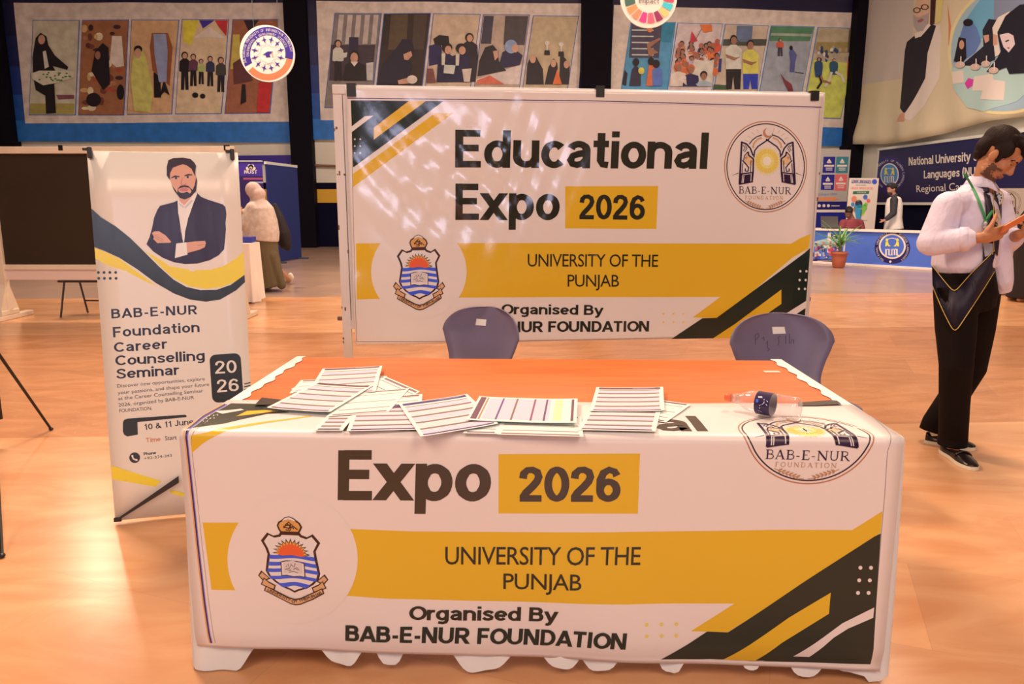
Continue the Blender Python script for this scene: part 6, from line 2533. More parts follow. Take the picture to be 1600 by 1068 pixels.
Z0 = BZ + .003
dz = .0016
PURP = near(70, 48, 100)
for kind, fl, fr, nl, k, label, bar, curl in (
        ('edge', (455, 607), (471, 600.5), (470, 622), 0, 'bottom leaflet of the left pile, its corner poking out to the left', BAR, 0),
        ('edge', (470, 593.5), (505, 592), (452, 614), 1, 'leaflet second from the bottom on the left, small header corner showing', BAR, 0),
        ('edge', (560, 588.5), (605, 587), (536, 614), 1, 'leaflet poking out just right of the left pile top sheet', BAR, 0),
        ('edge', (603, 588), (656, 611), (560, 612), 2, 'slanted leaflet with a pointed right corner behind the left pile', BAR2, 0),
        ('edge', (590, 620), (660, 615), (584, 640), 3, 'leaflet with a dark red header lying right of the left pile', near(110, 44, 54), 0),
        ('portrait', (520, 640), (562, 640), (489, 672), 2, 'narrow lilac leaflet at the front left, its foot near the table edge', BAR, 0),
        ('portrait', (556, 633), (657, 631), (541.5, 673), 3, 'leaflet with lilac rows between the left pile and the tilted one', near(100, 66, 110), 0),
        ('edge', (556, 612), (640, 606), (512, 650), 4, 'pale yellowish leaflet under the left pile front sheet', BAR2, 0),
        ('portrait', (504, 576), (597.5, 571.5), (478, 618), 5, 'topmost far leaflet of the left pile, brown rows', BAR, .002),
        ('portrait', (496, 597), (584, 602.5), (417, 637), 6, 'long leaflet sprawling leftwards on top of the left pile', near(100, 52, 50), .003),
        ('edge', (745, 645), (795, 646), (723, 676), 1, 'leaflet beneath the sideways one, only its lower left edge showing', BAR, 0),
        ('edge', (785, 647), (908, 650), (777, 678), 2, 'leaflet under the sideways one, long brown row at its foot', BAR2, 0),
        ('portrait', (623, 631), (730, 616), (657, 682), 5, 'lilac leaflet tilted to the right with a purple header bar', PURP, .002),
        ('landscape', (749, 619.5), (902.5, 624), (729, 656), 8, 'leaflet turned sideways with upright bars and a yellow column', BAR, .004),
        ('edge', (1028, 624), (1080, 631), (985, 651), 1, 'leaflet poking out to the right from under the right-hand pair', BAR, 0),
        ('portrait', (925, 632), (1034, 634), (902, 671), 3, 'lower sheet of the right-hand pair of leaflets', BAR2, 0),
        ('portrait', (932, 605), (1036, 605), (921, 642), 5, 'upper sheet of the right-hand pair, plum header at its back', BAR, .003)):
    leaflet(kind, fl, fr, nl, Z0 + dz * k, label, bar, curl)


# ------------------------------------------------------------------ empty water bottle lying on the banner
def clear_plastic():
    m = bpy.data.materials.new('clear_plastic')
    m.use_nodes = True
    nt = m.node_tree
    nt.nodes.remove(nt.nodes['Principled BSDF'])
    out = nt.nodes['Material Output']
    tr = nt.nodes.new('ShaderNodeBsdfTransparent')
    tr.inputs[0].default_value = (.965, .955, .96, 1)
    gl = nt.nodes.new('ShaderNodeBsdfGlossy')
    gl.inputs['Roughness'].default_value = .10
    df = nt.nodes.new('ShaderNodeBsdfDiffuse')
    df.inputs[0].default_value = (.85, .8, .8, 1)
    lw = nt.nodes.new('ShaderNodeLayerWeight')
    lw.inputs[0].default_value = .35
    mr = nt.nodes.new('ShaderNodeMapRange')
    mr.inputs[3].default_value = .13
    mr.inputs[4].default_value = .55
    nt.links.new(lw.outputs['Facing'], mr.inputs[0])
    m1 = nt.nodes.new('ShaderNodeMixShader')
    m1.inputs[0].default_value = .6
    nt.links.new(gl.outputs[0], m1.inputs[1])
    nt.links.new(df.outputs[0], m1.inputs[2])
    m2 = nt.nodes.new('ShaderNodeMixShader')
    nt.links.new(mr.outputs[0], m2.inputs[0])
    nt.links.new(tr.outputs[0], m2.inputs[1])
    nt.links.new(m1.outputs[0], m2.inputs[2])
    nt.links.new(m2.outputs[0], out.inputs[0])
    return m


def bottle():
    r = .0345
    zc = BZ + .004 + r + .001
    cap = onz(1134, 619.5, zc)
    base = onz(1249, 639, zc)
    ax = (base - cap)
    L = ax.length
    ax.normalize()
    t = thing('water_bottle', 'empty clear plastic water bottle with red cap lying on its side', 'bottle', (base.x, base.y, BZ))
    side = ax.cross(ZUP).normalized()
    up = side.cross(ax)
    M = Matrix((( side.x, up.x, ax.x, cap.x), (side.y, up.y, ax.y, cap.y), (side.z, up.z, ax.z, cap.z), (0, 0, 0, 1)))
    f = lambda *a: [(x * r, y * L) for x, y in a]
    bm = bmesh.new()
    prof = f((.36, .07), (.36, .15), (.40, .16), (.44, .19), (.66, .25), (.90, .33), (.985, .42), (1.0, .45), (.985, .46), (.985, .65), (1.0, .66), (.97, .69), (1, .715), (.95, .735), (1, .76), (.95, .785), (1, .81), (.95, .835), (1, .86), (.97, .90), (1, .95), (.93, .99), (.8, 1.0), (.3, .985))
    add_lathe(bm, prof, 32, M)
    obj('bottle_shell', bm, clear_plastic(), t, True)
    bm = bmesh.new()
    add_lathe(bm, f((.36, .0), (.41, .006), (.42, .075), (.40, .085)), 28, M)
    obj('cap', bm, mat(near(240, 96, 50), .4), t, True)
    bm = bmesh.new()
    add_lathe(bm, f((.46, .155), (.47, .16), (.47, .17), (.46, .175)), 28, M)
    obj('neck_ring', bm, clear_plastic(), t, True)
    bm = bmesh.new()
    n = 40
    rings = []
    for z in (.455, .655):
        rings.append([bm.verts.new(M @ Vector((1.012 * r * math.cos(k * 2 * math.pi / n), 1.012 * r * math.sin(k * 2 * math.pi / n), z * L))) for k in range(n)])
    for k in range(n):
        bm.faces.new((rings[0][k], rings[0][(k + 1) % n], rings[1][(k + 1) % n], rings[1][k]))
    nav, wh, bl = mat(near(46, 26, 62), .35), mat(near(232, 200, 210), .4), mat(near(80, 100, 200), .4)

    def lab(m_, pts, z0):
        vs = []
        for a, z in pts:
            a = math.radians(a)
            vs.append(bm.verts.new(M @ Vector((1.02 * r * math.cos(a), 1.02 * r * math.sin(a), z * L))))
        try:
            g = bm.faces.new(vs)
            g.material_index = m_
        except ValueError:
            pass
    # front of the bottle faces the viewer: angles around -side
    vd = (EYE - base).normalized()
    a0 = math.degrees(math.atan2(vd.dot(up), vd.dot(side)))
    lab(1, [(a0 + 30, .49), (a0 + 22, .50), (a0 + 26, .55), (a0 + 34, .54)], 0)
    lab(2, [(a0 + 14, .475), (a0 - 2, .475), (a0 - 2, .51), (a0 + 14, .51)], 0)
    for (p, q) in (((a0 + 26, .545), (a0 - 10, .545)), ((a0 + 20, .575), (a0 + 2, .585)), ((a0 + 2, .585), (a0 - 8, .56)), ((a0 - 12, .53), (a0 - 30, .53)), ((a0 + 16, .61), (a0 + 8, .63)), ((a0 - 2, .61), (a0 - 10, .63)), ((a0 - 42, .50), (a0 - 50, .56))):
        lab(1, [(p[0], p[1]), (q[0], q[1]), (q[0], q[1] + .010), (p[0], p[1] + .010)], 0)
    obj('paper_label', bm, [nav, wh, bl], t)['label'] = 'navy wrap label with white marks'


bottle()

# ------------------------------------------------------------------ people
from mathutils.bvhtree import BVHTree


def frame_of(f, u):
    f = Vector(f).normalized()
    u = Vector(u)
    u = (u - f * u.dot(f)).normalized()
    x = f.cross(u)                                # the person's right
    return Matrix(((x.x, f.x, u.x), (x.y, f.y, u.y), (x.z, f.z, u.z)))


def head_shapes(bm, c, R, k=1.0):
    """head in its own frame: x to the person's right, y forward, z up"""
    def E(p, r, sub=3):
        add_ell(bm, Vector(c) + R @ (Vector(p) * k), Vector(r) * k, R, sub)

    def C(p, r0, q, r1):
        add_cap(bm, Vector(c) + R @ (Vector(p) * k), r0 * k, Vector(c) + R @ (Vector(q) * k), r1 * k)
    E((0, -.012, .045), (.074, .096, .082), 4)
    E((0, .026, -.018), (.063, .066, .082), 4)
    E((0, .030, -.072), (.050, .048, .036))
    E((0, .058, -.092), (.026, .024, .022))
    for s in (-1, 1):
        E((s * .036, .058, -.022), (.026, .026, .030))
        E((s * .028, .078, .026), (.026, .012, .009))
        E((s * .080, -.008, -.004), (.009, .020, .031))
        E((s * .076, .002, -.020), (.010, .012, .014))
        E((s * .013, .096, -.030), (.010, .011, .008))
        E((s * .031, .076, .006), (.016, .010, .006))
        C((s * .045, .01, -.075), .022, (s * .015, .062, -.092), .018)
    C((0, .086, .022), .009, (0, .108, -.022), .012)
    E((0, .106, -.026), (.012, .012, .010))
    E((0, .087, -.053), (.023, .012, .0065))
    E((0, .084, -.066), (.020, .012, .0075))
    E((0, .086, .045), (.046, .012, .03))


def finger(bm, p, d, up, lens, rads, curl):
    """three joints from p along d, bending towards up"""
    d, up = Vector(d).normalized(), Vector(up).normalized()
    ax = d.cross(up).normalized()
    q = Vector(p)
    for i, (l, c) in enumerate(zip(lens, curl)):
        d = Matrix.Rotation(c, 3, ax) @ d
        n = q + d * l
        add_cap(bm, q, rads[i], n, rads[i + 1], 10)
        q = n


def hand(bm, wrist, h, side, up, k=1.0, curl=(.15, .35, .3), thumb_up=.8):
    """palm, four unequal fingers and a thumb; h along the hand, side towards the thumb, up out of the palm"""
    h, side, up = (Vector(v).normalized() for v in (h, side, up))
    R = Matrix((side, h, up)).transposed()
    w = Vector(wrist)
    add_ell(bm, w + h * .050 * k, (.040 * k, .056 * k, .015 * k), R, 3)
    add_cap(bm, w - h * .01 * k, .024 * k, w + h * .035 * k, .024 * k)
    for i, (s, L, r) in enumerate(((.030, .078, .0088), (.010, .086, .0092), (-.010, .080, .0088), (-.029, .062, .0078))):
        b = w + h * (.092 - .004 * abs(i - 1)) * k + side * s * k
        finger(bm, b - h * .012 * k, h + side * (s * 1.6), up, (L * .48 * k, L * .30 * k, L * .24 * k), [r * 1.1 * k, r * k, r * .95 * k, r * .8 * k], curl)
    t0 = w + h * .022 * k + side * .026 * k
    finger(bm, t0, h * .75 + side * .75 + up * thumb_up * .4, up, (.042 * k, .034 * k, .028 * k), [.0145 * k, .0115 * k, .0105 * k, .009 * k], (.2, .25, .15))


M_SKIN = mat(near(190, 112, 72), .5, bump=.05, bscale=120, bdist=.001)
M_HAIR = mat(near(30, 15, 12), .6, spec=.2, bump=.8, bscale=90, bdist=.004, stretch=(1, 1, .35))
M_STUB = mat(near(98, 56, 38), .7)


def tree_of(o):
    bm = bmesh.new()
    bm.from_mesh(o.data)
    bm.transform(world_of(o))
    t = BVHTree.FromBMesh(bm)
    bm.free()
    return t


def lay(trees, px, py, off=.005, Y=None):
    """where the line of sight through a picture point meets the clothes, a little in front"""
    d = ray(px, py).normalized()
    best = None
    for t in trees:
        h = t.ray_cast(EYE, d)
        if h[0] is not None and (best is None or h[3] < best):
            best = h[3]
    if best is None:
        return ony(px, py, Y)
    return EYE + d * (best - off)


def strip(bm, left, right, thick=.004, mi=0):
    """cloth band between two lines of points, with real thickness"""
    n = len(left)
    vs = []
    for a, b in zip(left, right):
        vs.append((bm.verts.new(a), bm.verts.new(b)))
    back = []
    for a, b in zip(left, right):
        d0, d1 = (a - EYE).normalized(), (b - EYE).normalized()
        back.append((bm.verts.new(a + d0 * thick), bm.verts.new(b + d1 * thick)))
    fs = []
    for i in range(n - 1):
        fs.append((vs[i][0], vs[i][1], vs[i + 1][1], vs[i + 1][0]))
        fs.append((back[i][1], back[i][0], back[i + 1][0], back[i + 1][1]))
        fs.append((vs[i][0], vs[i + 1][0], back[i + 1][0], back[i][0]))
        fs.append((vs[i][1], back[i][1], back[i + 1][1], vs[i + 1][1]))
    fs.append((vs[0][0], back[0][0], back[0][1], vs[0][1]))
    fs.append((vs[-1][0], vs[-1][1], back[-1][1], back[-1][0]))
    for f in fs:
        bm.faces.new(f).material_index = mi
    bmesh.ops.recalc_face_normals(bm, faces=bm.faces[:])


def along(pts, n):
    """n points evenly along a picture polyline"""
    P = [Vector(p) for p in pts]
    L = [0]
    for a, b in zip(P, P[1:]):
        L.append(L[-1] + (b - a).length)
    out = []
    for i in range(n):
        t = L[-1] * i / (n - 1)
        j = max(0, min(len(P) - 2, next((q for q in range(len(L) - 1) if L[q + 1] >= t - 1e-9), 0)))
        f = (t - L[j]) / max(1e-9, L[j + 1] - L[j])
        out.append(P[j].lerp(P[j + 1], f))
    return out


def loafer(t, heel, toe, width=.048):
    """black loafer with a pale sole and a white sock above"""
    heel, toe = Vector(heel), Vector(toe)
    d = (toe - heel)
    L = d.length
    d.normalize()
    s = Vector((d.y, -d.x, 0))
    prof = [(0, .62, .062), (.06, .80, .064), (.2, .86, .054), (.36, .80, .050), (.46, .84, .056), (.52, .88, .066), (.66, 1.0, .056), (.8, .96, .046), (.92, .70, .036), (.985, .35, .026)]
    b = bmesh.new()
    rings = []
    for f, w, h in prof:
        c = heel + d * (L * f)
        w *= width
        ring = []
        for a in range(14):
            an = math.pi * a / 13
            ring.append(b.verts.new(c + s * (w * math.cos(an)) + ZUP * (.016 + (h - .016) * max(0, math.sin(an)) ** .75)))
        rings.append(ring)
    for r0, r1 in zip(rings, rings[1:]):
        for i in range(13):
            b.faces.new((r0[i], r0[i + 1], r1[i + 1], r1[i]))
    b.faces.new(rings[0])
    b.faces.new(list(reversed(rings[-1])))
    bmesh.ops.recalc_face_normals(b, faces=b.faces[:])
    sh = obj('shoe', b, mat(near(32, 18, 16), .28), t, True)
    b = bmesh.new()
    lo, hi = [], []
    for f, w, h in prof + [(1.0, .05, 0)]:
        lo.append((f, w))
    outl = [heel + d * (L * f * 1.015 - .004) + s * (w * width * 1.07) for f, w in lo] + [heel + d * (L * f * 1.015 - .004) - s * (w * width * 1.07) for f, w in reversed(lo)]
    v0 = [b.verts.new(p + ZUP * .001) for p in outl]
    v1 = [b.verts.new(p + ZUP * .020) for p in outl]
    n = len(outl)
    for i in range(n):
        b.faces.new((v0[i], v0[(i + 1) % n], v1[(i + 1) % n], v1[i]))
    b.faces.new(list(reversed(v0)))
    b.faces.new(v1)
    bmesh.ops.recalc_face_normals(b, faces=b.faces[:])
    obj('sole', b, mat(near(238, 200, 165), .6), sh)
    # strap across the instep
    b = bmesh.new()
    pts = []
    for a in range(9):
        an = math.pi * (.12 + .76 * a / 8)
        c = heel + d * (L * .60)
        pts.append(c + s * (width * .97 * math.cos(an)) + ZUP * (.018 + .047 * math.sin(an) ** .75))
    add_tube(b, pts, .006, 8)
    obj('strap', b, mat(near(28, 16, 14), .25), sh, True)


def student():
    Y0 = 4.05
    J = lambda px, py, dy=0.0: ony(px, py, Y0 + dy)
    foot_a, foot_b = onz(1478, 704), onz(1449, 690)
    t = thing('person', 'young man in lilac shirt and black trousers looking down at a phone', 'person', (2.45, 4.05, 0))
    fwd = Vector((.80, -.60, 0))
    rgt = Vector((-.60, -.80, 0))
    # joints
    neck, chest, waist, hip = J(1533, 292, .02), J(1515, 345, .02), J(1507, 408, .0), J(1508, 445, .0)
    shR, elR, wrR = J(1482, 322, -.10), J(1455, 379, -.13), J(1531, 371, -.25)
    shL, elL, wrL = J(1556, 316, .13), J(1572, 378, .08), J(1592, 366, -.14)
    hpR, knR, anR = J(1493, 450, -.07), J(1494, 570, -.16), onz(1489, 712) + Vector((0, .02, .09))
    hpL, knL, anL = J(1530, 450, .08), J(1516, 575, .16), onz(1461, 693) + Vector((.0, .02, .09))
    # ---- body
    hc = J(1557, 244, -.02)
    HR = frame_of((.62, -.45, -.64), (.52, -.37, .77))
    k = 1.04
    bm = bmesh.new()
    head_shapes(bm, hc, HR, k)
    add_cap(bm, neck - ZUP * .04, .056, hc + HR @ Vector((0, -.012, -.04)), .047)
    add_tube(bm, [hip, waist, chest, neck - ZUP * .05], [(.11, .07), (.11, .075), (.14, .09), (.07, .06)], 20, up=rgt)
    for a, r0, b_, r1 in ((shR, .05, elR, .042), (elR, .040, wrR, .027), (shL, .05, elL, .042), (elL, .04, wrL, .027),
                          (neck - ZUP * .06, .05, shR, .05), (neck - ZUP * .06, .05, shL, .05),
                          (hpR, .062, knR, .052), (knR, .05, anR, .035), (hpL, .062, knL, .052), (knL, .05, anL, .035), (hip, .065, hpR, .06), (hip, .065, hpL, .06)):
        add_cap(bm, a, r0, b_, r1)
    for an, hl, to in ((anR, onz(1478, 706), onz(1521, 734)), (anL, onz(1450, 689), onz(1520, 702))):
        add_cap(bm, an, .036, hl + (to - hl) * .25 + ZUP * .04, .034)
        add_cap(bm, hl + (to - hl) * .2 + ZUP * .035, .028, hl + (to - hl) * .72 + ZUP * .026, .013)
    h = (J(1594, 357, -.26) - wrR)
    hand(bm, wrR, h, (.15, -.15, 1) , (0.1, .9, .5), 1.02, (.10, .30, .35), .2)
    hand(bm, wrL, Vector((.45, -.55, .35)), (-.3, -.5, .8), (-.5, .5, .6), .95, (.25, .5, .5), .5)
    hi = HR.inverted()

    def who(c, n):
        p = hi @ (c - hc) / k
        if p.length > .155 or p.z > .03 or p.y < .0:
            return 0
        jit = .006 * math.sin(p.x * 800 + p.z * 950) * math.sin(p.y * 870 + p.z * 300)
        x = abs(p.x) + jit
        if p.y > .012 + jit and p.z < -.030 + jit and x > .050 - max(0, -p.z - .06) * .5 and p.y < .075 and p.z > -.104:
            return 1
        if p.z < -.080 and p.y > .035 and p.z > -.112:
            return 1
        if -.050 < p.z < -.040 and p.y > .085 and x < .028:
            return 1
        if -.075 < p.z < -.052 and p.y > .07 and x < .022:
            return 2
        return 0
    body = fused('body', bm, [M_SKIN, M_STUB, mat(near(150, 76, 62), .5)], t, .0048, 5, .5, who)
    # ---- eyes and brows
    for s in (-1, 1):
        b = bmesh.new()
        add_ell(b, hc + HR @ (Vector((s * .031, .077, .008)) * k), Vector((.013, .009, .0045)) * k, HR, 2)
        obj('eye', b, mat(near(60, 34, 26), .3), body, True)
        b = bmesh.new()
        pts = [hc + HR @ (Vector((s * x, y, z)) * k) for x, y, z in ((.012, .094, .026), (.028, .093, .033), (.044, .080, .030), (.054, .066, .024))]
        add_tube(b, pts, [.003, .0048, .0045, .002], 8)
        obj('eyebrow', b, M_HAIR, body, True)
    # ---- hair
    b = bmesh.new()
    for p, r in (((0, -.030, .068), (.083, .095, .078)), ((0, .045, .112), (.064, .058, .034)), ((0, .080, .098), (.050, .034, .026)), ((.0, -.068, .02), (.072, .05, .072)), ((0, -.066, -.030), (.056, .030, .040)), ((0, .092, .080), (.046, .026, .020)),
                 ((.070, .010, .045), (.014, .045, .045)), ((-.070, .010, .045), (.014, .045, .045)), ((.074, .022, .0), (.006, .012, .03)), ((-.074, .022, .0), (.006, .012, .03))):
        add_ell(b, hc + HR @ (Vector(p) * k), Vector(r) * k, HR, 3)
    random.seed(31)
    for _ in range(34):
        x, y = random.uniform(-.055, .055), random.uniform(.0, .10)
        add_ell(b, hc + HR @ (Vector((x, y, .118 + random.uniform(-.01, .016) - max(0, y - .06) * .5)) * k), Vector((.009, .026, .012)) * k, HR @ Matrix.Rotation(random.uniform(-.5, .5), 3, 'Z'), 2)
    fused('hair', b, M_HAIR, t, .0055, 3, .5)
    # ---- shirt
    M_SHIRT = mat(near(232, 194, 206), .8, spec=.2, bump=.9, bscale=6, bdist=.05, stretch=(1, 1, .5))
    b = bmesh.new()
    add_tube(b, [J(1506, 421, 0), J(1506, 414, 0), J(1508, 400, .0), J(1512, 375, .01), chest, J(1520, 318, .02), J(1526, 300, .03), neck + ZUP * .0],
             [(.165, .138), (.184, .156), (.186, .158), (.182, .152), (.185, .146), (.165, .118), (.105, .085), (.060, .058)], 26, up=rgt)
    for a, r0, c_, r1 in ((shR, .078, elR, .068), (elR, .070, elR.lerp(wrR, .70), .058), (shL, .075, elL, .066), (elL, .066, elL.lerp(wrL, .55), .056),
                          (neck - ZUP * .055, .06, shR, .074), (neck - ZUP * .055, .06, shL, .072)):
        add_cap(b, a, r0, c_, r1)
    add_tube(b, [J(1561, 372, .0), J(1564, 410, -.01), J(1568, 440, -.01), J(1570, 456, 0)], [(.05, .05), (.05, .06), (.045, .05), (.03, .035)], 14)
    # creases pulled from the elbow and over the belt
    for p, q, r in (((1464, 366), (1500, 360), .016), ((1478, 338), (1500, 366), .012), ((1500, 330), (1490, 376), .012)):
        a, c_ = J(*p, -.15), J(*q, -.17)
        add_cap(b, a, r, c_, r * .7)
    for i in range(0):
        x = 1460 + i * 12
        dy = -.15 * math.sqrt(max(0, 1 - ((x - 1507) / 56) ** 2))
        add_ell(b, J(x, 408 + 2 * math.sin(i * 2.1), dy * .88), (.030, .026, .024 + .008 * math.sin(i * 1.7)), None, 2)
    shirt = fused('shirt', b, M_SHIRT, t, .0075, 4, .5)
    b = bmesh.new()
    c0, c1 = elR.lerp(wrR, .60), elR.lerp(wrR, .80)
    add_tube(b, [c0, c0.lerp(c1, .1), c0.lerp(c1, .5), c1, c1.lerp(c0, .06), c0.lerp(c1, .6)], [.057, .064, .063, .060, .050, .046], 20, caps=False)
    obj('rolled_cuff', b, M_SHIRT, shirt, True)
    # collar
    b = bmesh.new()
    nb = neck + ZUP * .01
    inn, out = [], []
    ax = (hc - neck).normalized()
    cr = frame_of(fwd, ax)
    for i in range(25):
        a = math.radians(-155 + 310 * i / 24) + math.pi
        rr = Vector((math.sin(a), -math.cos(a) * -1, 0))
        d_ = cr @ Vector((math.sin(a), math.cos(a), 0))
        fr = max(0, -math.cos(math.radians(-155 + 310 * i / 24)))
        inn.append(nb + d_ * .060 + ZUP * (.048 - .030 * fr))
        out.append(nb + d_ * (.088 + .02 * fr ** 3) + ZUP * (-.004 - .05 * fr ** 3))
    for a, c_, d_, e_ in zip(inn, inn[1:], out[1:], out):
        b.faces.new([b.verts.new(p) for p in (a, c_, d_, e_)])
    bmesh.ops.remove_doubles(b, verts=b.verts, dist=1e-5)
    bmesh.ops.recalc_face_normals(b, faces=b.faces[:])
    bmesh.ops.solidify(b, geom=b.faces[:], thickness=.004)
    obj('collar', b, M_SHIRT, shirt, True)
    # ---- trousers
    M_TR = mat(near(24, 13, 10), .85, spec=.15, bump=.4, bscale=6, bdist=.02, stretch=(1, 1, .3))
    b = bmesh.new()
    add_tube(b, [J(1506, 409, 0), J(1507, 430, 0), J(1510, 462, .0), J(1512, 482, 0)], [(.160, .132), (.170, .144), (.176, .150), (.15, .13)], 24, up=rgt)
    add_tube(b, [hpR, hpR.lerp(knR, .5), knR, knR.lerp(anR, .5), anR + ZUP * .03, anR + Vector((.0, .0, -.035))], [.108, .100, .082, .076, .074, .078], 18)
    add_tube(b, [hpL, hpL.lerp(knL, .5), knL, knL.lerp(anL, .5), anL + ZUP * .03, anL + Vector((-.01, .0, -.02))], [.108, .102, .084, .076, .072, .074], 18)
    trousers = fused('trousers', b, M_TR, t, .0085, 4, .5)
    # ---- shoes, socks
    for hl, to, an in ((onz(1476, 706), onz(1523, 735.5), anR), (onz(1446, 690), onz(1525, 703), anL)):
        loafer(t, hl, to)
        b = bmesh.new()
        add_tube(b, [hl + (to - hl) * .24 + ZUP * .055, an.lerp(hl + (to - hl) * .24, .3) + ZUP * .04, an + ZUP * .06], [(.044, .042), (.042, .040), .040], 16)
        obj('sock', b, mat(near(246, 214, 196), .9), t, True)
    # ---- tie, stole, lanyard, card
    T = [tree_of(shirt), tree_of(trousers)]
    TU = [tree_of(shirt)]
    navy, gold = mat(near(24, 14, 34), .55), mat(near(214, 160, 70), .45)
    b = bmesh.new()
    L = [lay(TU, x, y, .010, Y0 - .12) for x, y in along([(1537, 300), (1541, 330), (1537, 372), (1536, 409)], 14)]
    R2 = [lay(TU, x, y, .010, Y0 - .12) for x, y in along([(1546, 300), (1553, 330), (1552, 372), (1546, 409)], 14)]
    strip(b, L, R2, .005)
    add_ell(b, lay(TU, 1541, 298, .014, Y0 - .12), (.017, .014, .018), None, 2)
    obj('necktie', b, navy, t, True)
    def arcs(pts, n, off, tr=T, add=0.0):
        q = [lay(tr, x, y, off, Y0 - .15) for x, y in along(pts, n)]
        for _ in range(2):
            q = [q[0]] + [(a + c_ * 2 + d_) / 4 for a, c_, d_ in zip(q, q[1:], q[2:])] + [q[-1]]
        return q
    inner = arcs([(1456, 414), (1474, 437), (1491, 457), (1518, 426), (1540, 405), (1554, 391)], 27, .022)
    outer = arcs([(1457, 447), (1473, 485), (1491.5, 521), (1520, 478), (1540, 447), (1554, 424)], 27, .022)
    b = bmesh.new()
    strip(b, inner, outer, .006)
    sl = obj('stole', b, navy, t, True)
    b = bmesh.new()
    up_l = arcs([(1553, 296), (1552, 330), (1552, 365), (1553, 393)], 12, .022, TU)
    up_r = arcs([(1564, 300), (1566, 330), (1563, 365), (1559, 400)], 12, .022, TU)
    strip(b, up_l, up_r, .006)
    obj('stole_band', b, navy, sl, True)
    for pts in (inner, outer, up_l):
        b = bmesh.new()
        add_tube(b, [p + (EYE - p).normalized() * .002 for p in pts], .0021, 6)
        obj('gold_piping', b, gold, sl, True)
    p = lay(TU, 1560.5, 309, .032, Y0 - .1)
    b = bmesh.new()
    nrm = (EYE - p).normalized()
    sd = nrm.cross(ZUP).normalized()
    for r_, off, mi in ((.031, 0, 1), (.026, .002, 0)):
        vs = [b.verts.new(p + nrm * off - sd * (r_ * .72 * math.cos(a * math.pi / 12)) + ZUP * (r_ * 1.25 * math.sin(a * math.pi / 12))) for a in range(24)]
        f = b.faces.new(vs)
        f.material_index = mi
    for a in range(8):
        c_ = p + nrm * .0035 - sd * (.0125 * math.cos(a * math.pi / 4)) + ZUP * (.021 * math.sin(a * math.pi / 4))
        vs = [b.verts.new(c_ - sd * x + ZUP * z) for x, z in ((-.0035, 0), (0, -.006), (.0035, 0), (0, .006))]
        b.faces.new(vs).material_index = 2
    bmesh.ops.recalc_face_normals(b, faces=b.faces[:])
    obj('round_emblem', b, [mat(near(225, 195, 185), .5), gold, navy], sl)
    b = bmesh.new()
    for pts in ([(1555, 331), (1558, 327), (1561, 332), (1558, 337), (1561, 343), (1557, 347), (1554, 342)], [(1556, 350), (1559, 353), (1556, 357), (1559, 361)]):
        add_tube(b, [lay(TU, x, y, .030, Y0 - .12) for x, y in pts], .0026, 6)
    obj('gold_embroidery', b, gold, sl, True)
    green = mat(near(60, 140, 74), .6)
    lan = bmesh.new()
    a1 = arcs([(1504, 271), (1513, 284), (1523, 303), (1532, 325), (1538, 342)], 16, .012, TU)
    a2 = arcs([(1509, 271), (1518, 285), (1528, 304), (1536, 324), (1542, 341)], 16, .012, TU)
    strip(lan, a1, a2, .003)
    b1 = arcs([(1538, 344), (1544, 335), (1550, 327)], 6, .018, TU)
    b2 = arcs([(1542, 345), (1548, 338), (1552, 331)], 6, .018, TU)
    strip(lan, b1, b2, .003)
    c1 = arcs([(1538, 344), (1537.5, 358)], 4, .020, TU)
    c2 = arcs([(1543, 344), (1543, 358)], 4, .020, TU)
    strip(lan, c1, c2, .003)
    ly = obj('lanyard', lan, green, t, True)
    b = bmesh.new()
    q = lay(TU, 1540, 349, .026, Y0 - .15)
    add_ell(b, q, (.010, .006, .010), None, 2)
    add_ell(b, q - ZUP * .018, (.010, .006, .009), None, 2)
    obj('clip', b, mat(near(232, 205, 200), .3), ly, True)
    b = bmesh.new()
    strip(b, arcs([(1536, 379), (1539, 401)], 3, .018, TU), arcs([(1551, 380), (1552, 397)], 3, .018, TU), .003)
    obj('name_card', b, mat(near(176, 156, 160), .2), ly)
    # ---- phone
    c = J(1587, 347, -.30)
    PR = frame_of((.85, .02, .50), (-.36, .62, .70))
    b = bmesh.new()
    M4 = Matrix.Translation(c) @ PR.to_4x4()
    add_box(b, (-.036, -.074, -.0042), (.036, .074, .0042), 0, .004, M4)
    ph = obj('mobile_phone', b, mat(near(226, 104, 54), .35))
    tag(ph, 'orange backed mobile phone held by the young man in lilac', 'phone')
    b = bmesh.new()
    add_box(b, (-.032, -.069, .0043), (.032, .069, .0052), 0, .0, M4)
    obj('screen', b, mat(near(30, 20, 24), .15), ph)


student()


